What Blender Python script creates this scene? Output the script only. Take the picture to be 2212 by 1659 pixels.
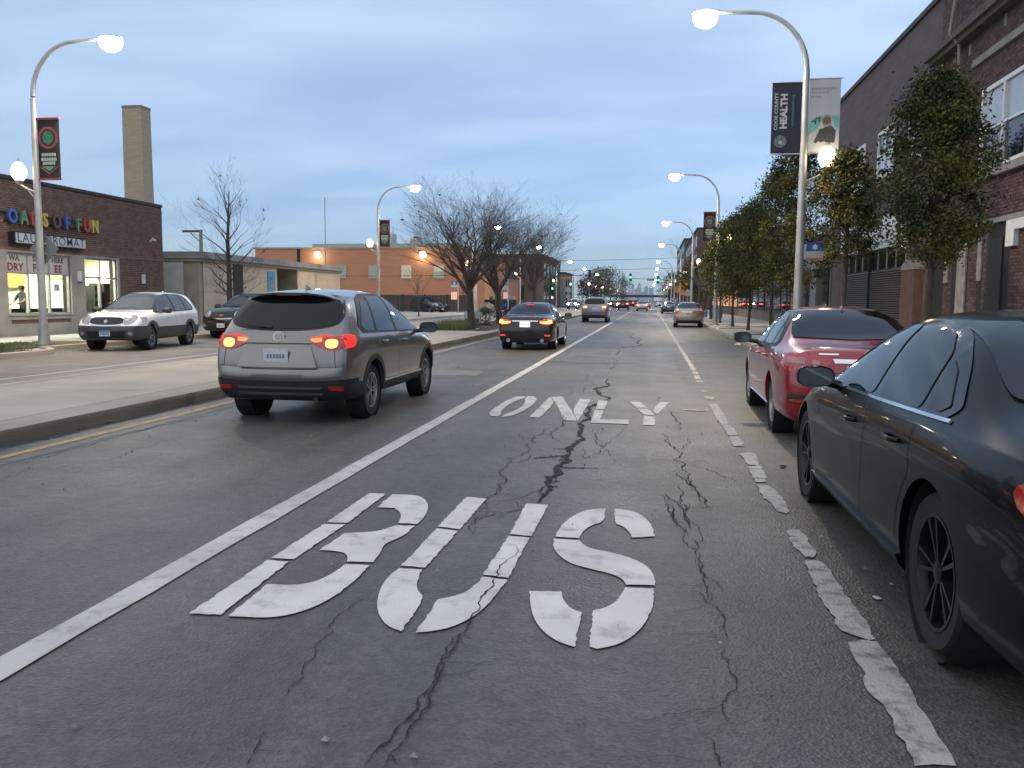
import bpy, bmesh, math, random
from mathutils import Vector, Matrix, geometry
from mathutils.bvhtree import BVHTree
rnd = random.Random(7)
R = math.radians
sc = bpy.context.scene
for _o in list(bpy.data.objects): bpy.data.objects.remove(_o)
col = sc.collection

# ---------------------------------------------------------------- camera
CAM_H = 1.55
cd = bpy.data.cameras.new('camera'); cam = bpy.data.objects.new('camera', cd); col.objects.link(cam)
cd.sensor_width = 36.0; cd.lens = 36.0 * 1850.0 / 2212.0
cd.clip_start = 0.05; cd.clip_end = 60000
cam.matrix_world = Matrix(((0.9872, -0.022476, 0.157894, 0), (0.159334, 0.095866, -0.982559, 0), (0.006948, 0.99514, 0.09822, CAM_H), (0, 0, 0, 1)))
sc.camera = cam

# ---------------------------------------------------------------- sky, sun, exposure
SUN_EL, SUN_AZ = 11.0, 215.0      # dusk: the sun is low behind the camera, veiled by cloud
w = bpy.data.worlds.new('World'); sc.world = w; w.use_nodes = True
nt = w.node_tree; nt.nodes.clear(); N = nt.nodes.new; LK = nt.links.new
out = N('ShaderNodeOutputWorld'); bg = N('ShaderNodeBackground'); LK(bg.outputs[0], out.inputs[0])
sky = N('ShaderNodeTexSky'); sky.sky_type = 'NISHITA'; sky.sun_disc = False
sky.sun_elevation = R(SUN_EL); sky.sun_rotation = R(SUN_AZ); sky.air_density = 1.0; sky.dust_density = 0.0; sky.ozone_density = 3.0
tc = N('ShaderNodeTexCoord'); sep = N('ShaderNodeSeparateXYZ'); LK(tc.outputs['Generated'], sep.inputs[0])
def mth(op, a, b=None, clamp=False):
    m = N('ShaderNodeMath'); m.operation = op; m.use_clamp = clamp
    for i, v in enumerate((a, b)):
        if v is None: continue
        if isinstance(v, (int, float)): m.inputs[i].default_value = v
        else: LK(v, m.inputs[i])
    return m.outputs[0]
zc = mth('ADD', mth('MAXIMUM', sep.outputs[2], 0.0), 0.12)
cmb = N('ShaderNodeCombineXYZ')
LK(mth('DIVIDE', sep.outputs[0], zc), cmb.inputs[0]); LK(mth('DIVIDE', sep.outputs[1], zc), cmb.inputs[1])
def cloud(scale, detail, sx, sy, off):
    mp = N('ShaderNodeMapping'); LK(cmb.outputs[0], mp.inputs[0]); mp.inputs['Scale'].default_value = (sx, sy, 1); mp.inputs['Location'].default_value = off
    mp.inputs['Rotation'].default_value = (0, 0, R(35))
    n = N('ShaderNodeTexNoise'); n.inputs['Scale'].default_value = scale; n.inputs['Detail'].default_value = detail; n.inputs['Roughness'].default_value = 0.52
    n.inputs['Distortion'].default_value = 0.35
    LK(mp.outputs[0], n.inputs['Vector']); return n.outputs['Fac']
c1 = cloud(0.5, 3, 0.75, 1.15, (3.1, 1.7, 0)); c2 = cloud(1.3, 5, 0.7, 1.3, (8.3, 4.2, 0))
mix = mth('ADD', mth('MULTIPLY', c1, 0.65), mth('MULTIPLY', c2, 0.35))
def ramp(fac, stops):
    r = N('ShaderNodeValToRGB'); LK(fac, r.inputs[0]); e = r.color_ramp.elements
    while len(e) < len(stops): e.new(0.5)
    for el, (p, c) in zip(e, stops): el.position = p; el.color = (*c, 1)
    return r.outputs[0]
deck = ramp(mix, [(0.36, (0.295, 0.405, 0.58)), (0.46, (0.37, 0.49, 0.67)), (0.54, (0.47, 0.595, 0.765)), (0.64, (0.575, 0.69, 0.83))])
skyc = N('ShaderNodeMixRGB'); skyc.blend_type = 'MULTIPLY'; skyc.inputs[0].default_value = 1.0
LK(sky.outputs[0], skyc.inputs[1]); skyc.inputs[2].default_value = (0.068, 0.084, 0.118, 1)
cov = mth('MULTIPLY', mth('SUBTRACT', sep.outputs[2], 0.02), 3.2, True)       # near the horizon the deck breaks up to clear blue
cov = mth('ADD', mth('MULTIPLY', cov, 0.50), 0.42)
mx = N('ShaderNodeMixRGB'); LK(cov, mx.inputs[0]); LK(skyc.outputs[0], mx.inputs[1]); LK(deck, mx.inputs[2])
LK(mx.outputs[0], bg.inputs[0]); bg.inputs[1].default_value = 1.0

sd = bpy.data.lights.new('sun', 'SUN'); sun = bpy.data.objects.new('sun', sd); col.objects.link(sun)
sd.energy = 0.75; sd.angle = R(120); sd.color = (1.0, 0.76, 0.46)
_az = R(SUN_AZ); _el = R(62)  # lamp lifted far above the dusk sun, added as broad warm ground fill
sun.rotation_euler = Vector((-math.sin(_az) * math.cos(_el), -math.cos(_az) * math.cos(_el), -math.sin(_el))).to_track_quat('-Z', 'Y').to_euler()
sc.view_settings.view_transform = 'Standard'; sc.view_settings.look = 'None'; sc.view_settings.exposure = 0.57; sc.view_settings.gamma = 1.0
sc.view_settings.use_curve_mapping = False
sc.render.engine = 'CYCLES'
sc.cycles.use_denoising = True
sc.cycles.max_bounces = 6; sc.cycles.transparent_max_bounces = 12; sc.cycles.glossy_bounces = 3; sc.cycles.diffuse_bounces = 3
sc.cycles.caustics_reflective = False; sc.cycles.caustics_refractive = False
sc.cycles.sample_clamp_indirect = 6.0; sc.cycles.blur_glossy = 0.5
# ---------------------------------------------------------------- helpers
class MB:
    def __init__(s): s.v = []; s.f = []
    def add(s, vs, fs):
        b = len(s.v); s.v += [tuple(p) for p in vs]; s.f += [tuple(i + b for i in f) for f in fs]; return s
    def box(s, x0, x1, y0, y1, z0, z1):
        return s.add([(x0,y0,z0),(x1,y0,z0),(x1,y1,z0),(x0,y1,z0),(x0,y0,z1),(x1,y0,z1),(x1,y1,z1),(x0,y1,z1)],
                     [(0,3,2,1),(4,5,6,7),(0,1,5,4),(1,2,6,5),(2,3,7,6),(3,0,4,7)])
    def prism(s, poly, frame, depth):
        # poly 2D, frame(u, v, d) -> point ; d from 0 to depth
        n = len(poly)
        vs = [frame(a, b, 0) for a, b in poly] + [frame(a, b, depth) for a, b in poly]
        fs = [tuple(range(n))[::-1], tuple(range(n, 2 * n))] + [(i, (i + 1) % n, n + (i + 1) % n, n + i) for i in range(n)]
        return s.add(vs, fs)
    def sheet(s, pts): return s.add(pts, [tuple(range(len(pts)))])
    def tube(s, path, rad, n=8, cap=True):
        path = [Vector(p) for p in path]; m = len(path)
        if not isinstance(rad, (list, tuple)): rad = [rad] * m
        ref = Vector((0, 0, 1)); d0 = (path[-1] - path[0]).normalized()
        if abs(d0.z) > 0.9: ref = Vector((0, 1, 0))
        vs = []; fs = []
        for i, p in enumerate(path):
            d = (path[min(i + 1, m - 1)] - path[max(i - 1, 0)]).normalized()
            a = d.cross(ref)
            if a.length < 1e-4: a = d.cross(Vector((1, 0, 0)))
            a.normalize(); b = d.cross(a)
            for k in range(n):
                t = 2 * math.pi * k / n; vs.append(p + (a * math.cos(t) + b * math.sin(t)) * rad[i])
        for i in range(m - 1):
            for k in range(n):
                k2 = (k + 1) % n; fs.append((i * n + k, i * n + k2, (i + 1) * n + k2, (i + 1) * n + k))
        if cap: fs.append(tuple(range(n))[::-1]); fs.append(tuple(range((m - 1) * n, m * n)))
        return s.add(vs, fs)
    def lathe(s, prof, n=20, axis='z', c=(0, 0, 0), cap=True):
        vs = []; fs = []; m = len(prof)
        for r, h in prof:
            for k in range(n):
                t = 2 * math.pi * k / n; a, b = r * math.cos(t), r * math.sin(t)
                p = (a, b, h) if axis == 'z' else ((h, a, b) if axis == 'x' else (a, h, b))
                vs.append((p[0] + c[0], p[1] + c[1], p[2] + c[2]))
        for i in range(m - 1):
            for k in range(n):
                k2 = (k + 1) % n; fs.append((i * n + k, i * n + k2, (i + 1) * n + k2, (i + 1) * n + k))
        if cap: fs.append(tuple(range(n))[::-1]); fs.append(tuple(range((m - 1) * n, m * n)))
        return s.add(vs, fs)
    def build(s, name, mat, parent=None, smooth=False, origin=None, sharp=35, fix=True):
        me = bpy.data.meshes.new(name)
        if origin is not None: ox, oy, oz = origin; vs = [(a - ox, b - oy, c - oz) for a, b, c in s.v]
        else: vs = s.v
        me.from_pydata(vs, [], s.f)
        if fix:
            bm = bmesh.new(); bm.from_mesh(me); bmesh.ops.recalc_face_normals(bm, faces=bm.faces); bm.to_mesh(me); bm.free()
        me.update()
        return link(name, me, mat, parent, smooth, sharp)
def link(name, me, mat, parent=None, smooth=False, sharp=35):
    o = bpy.data.objects.new(name, me); col.objects.link(o)
    if mat is not None and len(me.materials) == 0: me.materials.append(mat)
    if smooth:
        me.polygons.foreach_set('use_smooth', [True] * len(me.polygons)); me.set_sharp_from_angle(angle=R(sharp))
    if parent: o.parent = parent
    return o
def tag(o, label=None, cat=None, group=None, kind=None):
    if label: o['label'] = label
    if cat: o['category'] = cat
    if group: o['group'] = group
    if kind: o['kind'] = kind
    return o
def empty(name, loc=(0, 0, 0), rz=0, label=None, cat=None, group=None):
    o = bpy.data.objects.new(name, None); col.objects.link(o); o.location = loc; o.rotation_euler = (0, 0, rz); o.empty_display_size = 0.2
    return tag(o, label, cat, group)
def copy_tree(o, parent=None):
    c = o.copy(); col.objects.link(c); c.parent = parent
    for ch in list(o.children): copy_tree(ch, c)
    return c
def text_mesh(txt, size, extrude=0.0, align='CENTER', bold=0.0, space=1.0):
    cu = bpy.data.curves.new('t', 'FONT'); cu.body = txt; cu.size = size; cu.extrude = extrude; cu.align_x = align; cu.align_y = 'CENTER'; cu.offset = bold; cu.space_character = space; cu.resolution_u = 3
    o = bpy.data.objects.new('t', cu); col.objects.link(o)
    dg = bpy.context.evaluated_depsgraph_get(); me = bpy.data.meshes.new_from_object(o.evaluated_get(dg))
    bpy.data.objects.remove(o); bpy.data.curves.remove(cu); me.materials.clear(); return me
def put_text(name, txt, size, frame, mat, parent=None, extrude=0.002, bold=0.0, space=1.0, sx=1.0):
    """frame(u, v, d) -> point in parent's space"""
    me = text_mesh(txt, size, extrude, bold=bold, space=space); me.name = name
    for v in me.vertices: v.co = Vector(frame(v.co.x * sx, v.co.y, v.co.z))
    bm = bmesh.new(); bm.from_mesh(me); bmesh.ops.recalc_face_normals(bm, faces=bm.faces); bm.to_mesh(me); bm.free()
    return link(name, me, mat, parent)

# ---------------------------------------------------------------- materials
_mc = {}
def pm(name, c, c2=None, scale=4.0, detail=4, rough=0.6, metal=0.0, bump=0.0, bscale=None, island=0.0, spec=0.5, coat=0.0, emit=None, estr=0.0, stretch=None, ramp_=(0.35, 0.65), rvar=0.0):
    """procedural principled material: two tones mixed by noise, optional bump, per-piece tone"""
    if name in _mc: return _mc[name]
    m = bpy.data.materials.new(name); m.use_nodes = True; t = m.node_tree; n = t.nodes; l = t.links
    b = n['Principled BSDF']; b.inputs['Roughness'].default_value = rough; b.inputs['Metallic'].default_value = metal
    b.inputs['Specular IOR Level'].default_value = spec; b.inputs['Coat Weight'].default_value = coat; b.inputs['Coat Roughness'].default_value = 0.04
    if c2 is None: c2 = tuple(x * 0.82 for x in c)
    co = n.new('ShaderNodeTexCoord'); src = co.outputs['Object']
    if stretch:
        mp = n.new('ShaderNodeMapping'); l.new(src, mp.inputs[0]); mp.inputs['Scale'].default_value = stretch; src = mp.outputs[0]
    no = n.new('ShaderNodeTexNoise'); no.inputs['Scale'].default_value = scale; no.inputs['Detail'].default_value = detail; l.new(src, no.inputs['Vector'])
    rp = n.new('ShaderNodeValToRGB'); rp.color_ramp.elements[0].position = ramp_[0]; rp.color_ramp.elements[1].position = ramp_[1]
    rp.color_ramp.elements[0].color = (*c2, 1); rp.color_ramp.elements[1].color = (*c, 1); l.new(no.outputs['Fac'], rp.inputs[0])
    colr = rp.outputs[0]
    if island:
        g = n.new('ShaderNodeNewGeometry'); mr = n.new('ShaderNodeMapRange'); mr.inputs['To Min'].default_value = 1 - island; mr.inputs['To Max'].default_value = 1 + island
        l.new(g.outputs['Random Per Island'], mr.inputs['Value'])
        mu = n.new('ShaderNodeMixRGB'); mu.blend_type = 'MULTIPLY'; mu.inputs[0].default_value = 1; l.new(colr, mu.inputs[1]); l.new(mr.outputs[0], mu.inputs[2]); colr = mu.outputs[0]
    l.new(colr, b.inputs['Base Color'])
    if rvar:
        mr = n.new('ShaderNodeMapRange'); mr.inputs['To Min'].default_value = rough - rvar; mr.inputs['To Max'].default_value = rough + rvar; l.new(no.outputs['Fac'], mr.inputs['Value']); l.new(mr.outputs[0], b.inputs['Roughness'])
    if bump:
        n2 = n.new('ShaderNodeTexNoise'); n2.inputs['Scale'].default_value = bscale or scale * 6; n2.inputs['Detail'].default_value = 5; l.new(src, n2.inputs['Vector'])
        bp = n.new('ShaderNodeBump'); bp.inputs['Strength'].default_value = bump; bp.inputs['Distance'].default_value = 0.02; l.new(n2.outputs['Fac'], bp.inputs['Height']); l.new(bp.outputs[0], b.inputs['Normal'])
    if emit: b.inputs['Emission Color'].default_value = (*emit, 1); b.inputs['Emission Strength'].default_value = estr
    _mc[name] = m; return m
def glass_mat(name, tint=(0.9, 0.95, 0.93), refl=1.0):
    """thin pane: see-through with mirror reflection growing at grazing angles"""
    if name in _mc: return _mc[name]
    m = bpy.data.materials.new(name); m.use_nodes = True; t = m.node_tree; n = t.nodes; l = t.links; n.remove(n['Principled BSDF'])
    tr = n.new('ShaderNodeBsdfTransparent'); tr.inputs[0].default_value = (*tint, 1); gl = n.new('ShaderNodeBsdfGlossy'); gl.inputs['Roughness'].default_value = 0.02
    lw = n.new('ShaderNodeLayerWeight'); lw.inputs[0].default_value = 0.5; pw_ = n.new('ShaderNodeMath'); pw_.operation = 'POWER'; l.new(lw.outputs['Facing'], pw_.inputs[0]); pw_.inputs[1].default_value = 4.0; fr = n.new('ShaderNodeMath'); fr.operation = 'MULTIPLY_ADD'; l.new(pw_.outputs[0], fr.inputs[0]); fr.inputs[1].default_value = 0.6; fr.inputs[2].default_value = 0.03
    ns = n.new('ShaderNodeTexNoise'); ns.inputs['Scale'].default_value = 3; mrr = n.new('ShaderNodeMapRange'); mrr.inputs['To Min'].default_value = refl * 0.8; mrr.inputs['To Max'].default_value = refl * 1.2; l.new(ns.outputs['Fac'], mrr.inputs['Value'])
    mu = n.new('ShaderNodeMath'); mu.operation = 'MULTIPLY'; mu.use_clamp = True; l.new(fr.outputs[0], mu.inputs[0]); l.new(mrr.outputs[0], mu.inputs[1])
    mi = n.new('ShaderNodeMixShader'); l.new(mu.outputs[0], mi.inputs[0]); l.new(tr.outputs[0], mi.inputs[1]); l.new(gl.outputs[0], mi.inputs[2]); l.new(mi.outputs[0], n['Material Output'].inputs[0])
    _mc[name] = m; return m
def emit_mat(name, c, s, base=(0.8, 0.8, 0.8)):
    return pm(name, base, base, rough=0.4, emit=c, estr=s)
M = dict(
    steel=pm('galvanised_steel', (0.46, 0.46, 0.45), (0.36, 0.36, 0.36), 3, rough=0.45, metal=0.55, bump=0.03),
    black_metal=pm('black_metal', (0.02, 0.02, 0.022), (0.012, 0.012, 0.013), 5, rough=0.4),
    dark=pm('dark_void', (0.012, 0.012, 0.012), (0.008, 0.008, 0.008), 5, rough=0.8),
    conc=pm('concrete_walk', (0.36, 0.34, 0.31), (0.27, 0.255, 0.235), 1.2, 6, rough=0.85, bump=0.12, bscale=60, island=0.06),
    kerb=pm('kerb_concrete', (0.40, 0.355, 0.29), (0.29, 0.255, 0.205), 1.6, 6, rough=0.85, bump=0.2, bscale=30, stretch=(1, 0.4, 2.5)),
    white_trim=pm('white_trim', (0.66, 0.67, 0.68), (0.56, 0.57, 0.58), 3, rough=0.45),
    glass_dark=pm('window_glass_dark', (0.018, 0.02, 0.022), (0.01, 0.011, 0.012), 1.5, rough=0.03, spec=1.0),
    leaf_soil=pm('mulch', (0.07, 0.05, 0.035), (0.035, 0.025, 0.018), 8, 6, rough=0.95, bump=0.8, bscale=40),
    bark=pm('bark', (0.085, 0.065, 0.05), (0.04, 0.03, 0.024), 9, 6, rough=0.9, bump=0.6, bscale=25, stretch=(3, 3, .6)),
)
# ---------------------------------------------------------------- ground, road, median, pavements
def asphalt(name, base=(0.115, 0.110, 0.099), dark=(0.079, 0.076, 0.069)):
    m = bpy.data.materials.new(name); m.use_nodes = True; t = m.node_tree; n = t.nodes; l = t.links; b = n['Principled BSDF']
    co = n.new('ShaderNodeTexCoord'); src = co.outputs['Object']
    def noise(sc_, det, st=None, rg=0.55):
        s_ = src
        if st: mp = n.new('ShaderNodeMapping'); l.new(src, mp.inputs[0]); mp.inputs['Scale'].default_value = st; s_ = mp.outputs[0]
        x = n.new('ShaderNodeTexNoise'); x.inputs['Scale'].default_value = sc_; x.inputs['Detail'].default_value = det; x.inputs['Roughness'].default_value = rg; l.new(s_, x.inputs['Vector']); return x.outputs['Fac']
    def rmp(f, a, b_, c1, c2):
        r = n.new('ShaderNodeValToRGB'); e = r.color_ramp.elements; e[0].position = a; e[1].position = b_; e[0].color = (*c1, 1); e[1].color = (*c2, 1); l.new(f, r.inputs[0]); return r.outputs[0]
    def mul(a, b_, f=1.0, bt='MULTIPLY'):
        x = n.new('ShaderNodeMixRGB'); x.blend_type = bt; x.inputs[0].default_value = f; l.new(a, x.inputs[1]); l.new(b_, x.inputs[2]); return x.outputs[0]
    c = rmp(noise(0.5, 4), 0.3, 0.7, dark, base)
    c = mul(c, rmp(noise(1.0, 3, (1.0, 0.02, 1)), 0.33, 0.67, (0.64, 0.645, 0.65), (1.22, 1.21, 1.19)))      # long wheel-track streaks
    c = mul(c, rmp(noise(0.14, 1), 0.35, 0.65, (0.86, 0.86, 0.87), (1.1, 1.09, 1.07)))
    vo = n.new('ShaderNodeTexVoronoi'); vo.inputs['Scale'].default_value = 70; l.new(src, vo.inputs['Vector'])
    c = mul(c, rmp(vo.outputs['Color'], 0.1, 0.9, (0.72, 0.72, 0.72), (1.28, 1.27, 1.25)))                 # aggregate
    c = mul(c, rmp(noise(11, 2), 0.38, 0.62, (0.86, 0.86, 0.86), (1.09, 1.09, 1.09)))
    c = mul(c, rmp(noise(3.1, 2), 0.62, 0.74, (1, 1, 1), (0.72, 0.71, 0.70)))                                # oil spots
    l.new(c, b.inputs['Base Color'])
    r = n.new('ShaderNodeMapRange'); r.inputs['To Min'].default_value = 0.36; r.inputs['To Max'].default_value = 0.62; l.new(noise(1.3, 2), r.inputs['Value']); l.new(r.outputs[0], b.inputs['Roughness'])
    bp = n.new('ShaderNodeBump'); bp.inputs['Strength'].default_value = 0.35; bp.inputs['Distance'].default_value = 0.010; l.new(vo.outputs['Distance'], bp.inputs['Height'])
    bp2 = n.new('ShaderNodeBump'); bp2.inputs['Strength'].default_value = 0.22; bp2.inputs['Distance'].default_value = 0.03; l.new(noise(6, 3), bp2.inputs['Height']); l.new(bp.outputs[0], bp2.inputs['Normal']); l.new(bp2.outputs[0], b.inputs['Normal'])
    _mc[name] = m; return m
def paint(name, c, under=(0.16, 0.157, 0.15), lo=0.30, hi=0.46, sc_=7.0):
    """road paint worn through to the asphalt in patches"""
    m = bpy.data.materials.new(name); m.use_nodes = True; t = m.node_tree; n = t.nodes; l = t.links; b = n['Principled BSDF']; b.inputs['Roughness'].default_value = 0.6
    co = n.new('ShaderNodeTexCoord'); no = n.new('ShaderNodeTexNoise'); no.inputs['Scale'].default_value = sc_; no.inputs['Detail'].default_value = 8; no.inputs['Roughness'].default_value = 0.62; l.new(co.outputs['Object'], no.inputs['Vector'])
    rp = n.new('ShaderNodeValToRGB'); e = rp.color_ramp.elements; e[0].position = lo; e[1].position = hi; e[0].color = (*under, 1); e[1].color = (*c, 1); l.new(no.outputs['Fac'], rp.inputs[0])
    n2 = n.new('ShaderNodeTexNoise'); n2.inputs['Scale'].default_value = 1.6; n2.inputs['Detail'].default_value = 5; l.new(co.outputs['Object'], n2.inputs['Vector'])
    r2 = n.new('ShaderNodeValToRGB'); e = r2.color_ramp.elements; e[0].position = 0.3; e[1].position = 0.7; e[0].color = (0.78, 0.78, 0.78, 1); e[1].color = (1.05, 1.05, 1.05, 1); l.new(n2.outputs['Fac'], r2.inputs[0])
    mu = n.new('ShaderNodeMixRGB'); mu.blend_type = 'MULTIPLY'; mu.inputs[0].default_value = 1; l.new(rp.outputs[0], mu.inputs[1]); l.new(r2.outputs[0], mu.inputs[2]); l.new(mu.outputs[0], b.inputs['Base Color'])
    vo = n.new('ShaderNodeTexVoronoi'); vo.inputs['Scale'].default_value = 75; l.new(co.outputs['Object'], vo.inputs['Vector'])
    bp = n.new('ShaderNodeBump'); bp.inputs['Strength'].default_value = 0.35; bp.inputs['Distance'].default_value = 0.008; l.new(vo.outputs['Distance'], bp.inputs['Height']); l.new(bp.outputs[0], b.inputs['Normal'])
    _mc[name] = m; return m
M['asph'] = asphalt('asphalt_worn'); M['asph2'] = asphalt('asphalt_gutter', (0.085, 0.088, 0.09), (0.06, 0.062, 0.065)); M['asph3'] = asphalt('asphalt_far_side', (0.20, 0.182, 0.165), (0.14, 0.128, 0.116))
M['white'] = paint('road_paint_white', (0.68, 0.645, 0.60), under=(0.36, 0.345, 0.32), lo=0.26, hi=0.48, sc_=5); M['line'] = paint('road_paint_line', (0.56, 0.53, 0.495), under=(0.26, 0.255, 0.245), lo=0.28, hi=0.48)
M['worn'] = paint('road_paint_old', (0.45, 0.425, 0.39), lo=0.34, hi=0.52, sc_=9); M['yellow'] = paint('road_paint_yellow', (0.50, 0.29, 0.08), lo=0.36, hi=0.56)
M['crack'] = pm('crack_dark', (0.022, 0.021, 0.02), (0.012, 0.012, 0.011), 20, rough=0.95)
M['earth'] = pm('earth', (0.10, 0.095, 0.07), (0.07, 0.07, 0.05), 0.05, 6, rough=0.95)
g = MB().sheet([(-7900, -60, -0.09), (7900, -60, -0.09), (7900, 15900, -0.09), (-7900, 15900, -0.09)]).build('ground', M['earth']); tag(g, kind='structure')
road = MB()
road.sheet([(-18.2, -14, 0), (3.5, -14, 0), (3.5, 2600, 0), (-18.2, 2600, 0)])
road = road.build('road', M['asph']); tag(road, kind='structure')
cross = MB().sheet([(-90, 141, -0.006), (90, 141, -0.006), (90, 158, -0.006), (-90, 158, -0.006)]).build('cross_street', M['asph']); tag(cross, kind='structure')
fs = MB().sheet([(-17.4, -14, 0.004), (-10.0, -14, 0.004), (-10.0, 139, 0.004), (-17.4, 139, 0.004)]).build('far_carriageway', M['asph3'], road)
gut = MB(); yy = -14.0; pts = []
while yy < 140: pts.append((-5.85 + rnd.uniform(-0.03, 0.03), yy)); yy += 0.8
for a, b in zip(pts, pts[1:]): gut.sheet([(-6.62, a[1], 0.004), (a[0], a[1], 0.004), (b[0], b[1], 0.004), (-6.62, b[1], 0.004)])
gut.build('gutter_strip', M['asph2'], road)

def strip(x, wd, y0, y1, z, jit, step):
    m = MB(); y = y0; L = []
    while y < y1: L.append((x - wd / 2 + rnd.uniform(-jit, jit), x + wd / 2 + rnd.uniform(-jit, jit), y)); y += step
    for a, b in zip(L, L[1:]): m.sheet([(a[0], a[2], z), (a[1], a[2], z), (b[1], b[2], z), (b[0], b[2], z)])
    return m
strip(-2.64, 0.17, -3, 62, 0.008, 0.006, 0.5).build('lane_line', M['line'], road)
strip(-2.64, 0.15, 66, 135, 0.008, 0.006, 2).build('lane_line', M['worn'], road)
strip(-6.12, 0.12, -3, 132, 0.009, 0.008, 0.5).build('yellow_edge_line', M['yellow'], road)
strip(-11.86, 0.10, 2, 90, 0.009, 0.01, 0.6).build('far_side_line', M['line'], road)
strip(0.98, 0.11, 19.4, 64, 0.008, 0.014, 0.4).build('parking_line', M['worn'], road)
strip(0.98, 0.11, 66, 135, 0.008, 0.014, 2).build('parking_line', M['worn'], road)
for _y in (136.6, 139.2): MB().box(-6.2, 3.2, _y, _y + 0.4, 0.004, 0.009).build('crosswalk_line', M['worn'], road)
BUS={'B':[[(-2.18,6.435),(-2.043,6.443),(-2.034,5.537),(-2.181,5.529)],[(-2.181,5.482),(-2.032,5.496),(-2.058,4.69),(-2.203,4.693)],[(-2.203,4.643),(-2.067,4.638),(-2.04,3.774),(-2.2,3.763)],[(-1.989,6.436),(-1.805,6.444),(-1.71,6.357),(-1.623,6.164),(-1.579,5.976),(-1.553,5.774),(-1.552,5.6),(-1.696,5.6),(-1.707,5.73),(-1.76,5.889),(-1.837,6.004),(-1.972,6.002)],[(-1.694,5.533),(-1.555,5.546),(-1.559,5.316),(-1.597,5.188),(-1.629,5.079),(-1.595,4.92),(-1.577,4.719),(-1.733,4.7),(-1.756,4.786),(-1.811,4.87),(-1.884,4.893),(-1.981,4.892),(-1.963,5.283),(-1.855,5.322),(-1.751,5.379)],[(-1.723,4.653),(-1.58,4.66),(-1.571,4.375),(-1.589,4.116),(-1.646,3.922),(-1.731,3.813),(-1.829,3.772),(-1.999,3.771),(-2.015,4.239),(-1.868,4.249),(-1.78,4.316),(-1.736,4.464)]],'U':[[(-1.391,6.462),(-1.228,6.424),(-1.234,5.515),(-1.399,5.562)],[(-1.395,5.511),(-1.239,5.476),(-1.251,4.672),(-1.397,4.684)],[(-1.398,4.636),(-1.258,4.633),(-1.232,4.416),(-1.187,4.279),(-1.121,4.186),(-1.114,3.73),(-1.197,3.778),(-1.283,3.911),(-1.341,4.06),(-1.391,4.262),(-1.413,4.469)],[(-0.901,6.327),(-0.732,6.318),(-0.74,5.444),(-0.886,5.466)],[(-0.886,5.417),(-0.748,5.406),(-0.748,4.582),(-0.897,4.608)],[(-0.893,4.573),(-0.749,4.547),(-0.771,4.238),(-0.806,4.014),(-0.879,3.835),(-0.97,3.756),(-1.044,3.727),(-1.051,4.176),(-0.972,4.24),(-0.915,4.349)]],'S':[[(-0.297,6.289),(-0.289,5.893),(-0.367,5.796),(-0.415,5.636),(-0.425,5.448),(-0.583,5.461),(-0.581,5.67),(-0.538,5.951),(-0.465,6.164),(-0.379,6.258)],[(-0.231,6.286),(-0.1,6.257),(-0.007,6.088),(0.046,5.82),(0.059,5.581),(-0.085,5.53),(-0.114,5.693),(-0.16,5.815),(-0.217,5.872)],[(-0.586,5.407),(-0.422,5.407),(-0.39,5.309),(-0.328,5.22),(-0.2,5.168),(-0.075,5.071),(0.015,4.938),(0.055,4.76),(0.057,4.6),(-0.099,4.58),(-0.115,4.663),(-0.167,4.742),(-0.286,4.812),(-0.424,4.892),(-0.514,5.041),(-0.573,5.219)],[(-0.104,4.537),(0.05,4.545),(0.05,4.33),(0.019,4.078),(-0.038,3.877),(-0.115,3.745),(-0.202,3.687),(-0.237,3.709),(-0.25,4.16),(-0.183,4.214),(-0.131,4.335)],[(-0.604,4.385),(-0.436,4.408),(-0.414,4.283),(-0.364,4.164),(-0.304,4.122),(-0.301,3.689),(-0.388,3.74),(-0.473,3.86),(-0.537,4.028),(-0.576,4.217)]]}
ONLY={'O':[[(-1.954,13.53),(-2.086,13.454),(-2.16,12.965),(-2.166,12.149),(-2.154,11.515),(-2.118,11.269),(-2.052,11.088),(-1.963,11.076),(-1.963,11.386),(-2.017,11.545),(-2.036,12.083),(-2.026,12.677),(-1.976,13.072),(-1.927,13.171)],[(-1.919,13.561),(-1.812,13.539),(-1.717,13.174),(-1.678,12.55),(-1.702,11.878),(-1.748,11.432),(-1.811,11.14),(-1.916,11.054),(-1.912,11.347),(-1.861,11.579),(-1.816,11.945),(-1.817,12.42),(-1.851,12.821),(-1.913,13.13)]],'N':[[(-1.561,13.502),(-1.386,12.778),(-1.414,11.066),(-1.549,11.116)],[(-1.551,13.527),(-1.364,13.592),(-1.065,11.926),(-0.894,10.857),(-1.07,10.91),(-1.381,12.779)],[(-1.062,13.364),(-0.89,13.314),(-0.89,10.888),(-1.061,11.927)]],'L':[[(-0.764,13.211),(-0.62,13.157),(-0.619,12.113),(-0.746,12.14)],[(-0.747,12.049),(-0.621,12.023),(-0.615,11.067),(-0.239,11.116),(-0.243,10.706),(-0.718,10.749)]],'Y':[[(-0.281,13.126),(-0.135,13.137),(-0.023,12.427),(-0.172,12.395)],[(-0.159,12.305),(-0.011,12.337),(0.084,11.759),(0.079,11.625),(-0.063,11.694)],[(-0.062,11.562),(0.083,11.529),(0.088,10.678),(-0.064,10.687)],[(0.172,13.163),(0.318,13.195),(0.121,11.733),(0.041,12.166)]]}
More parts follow.
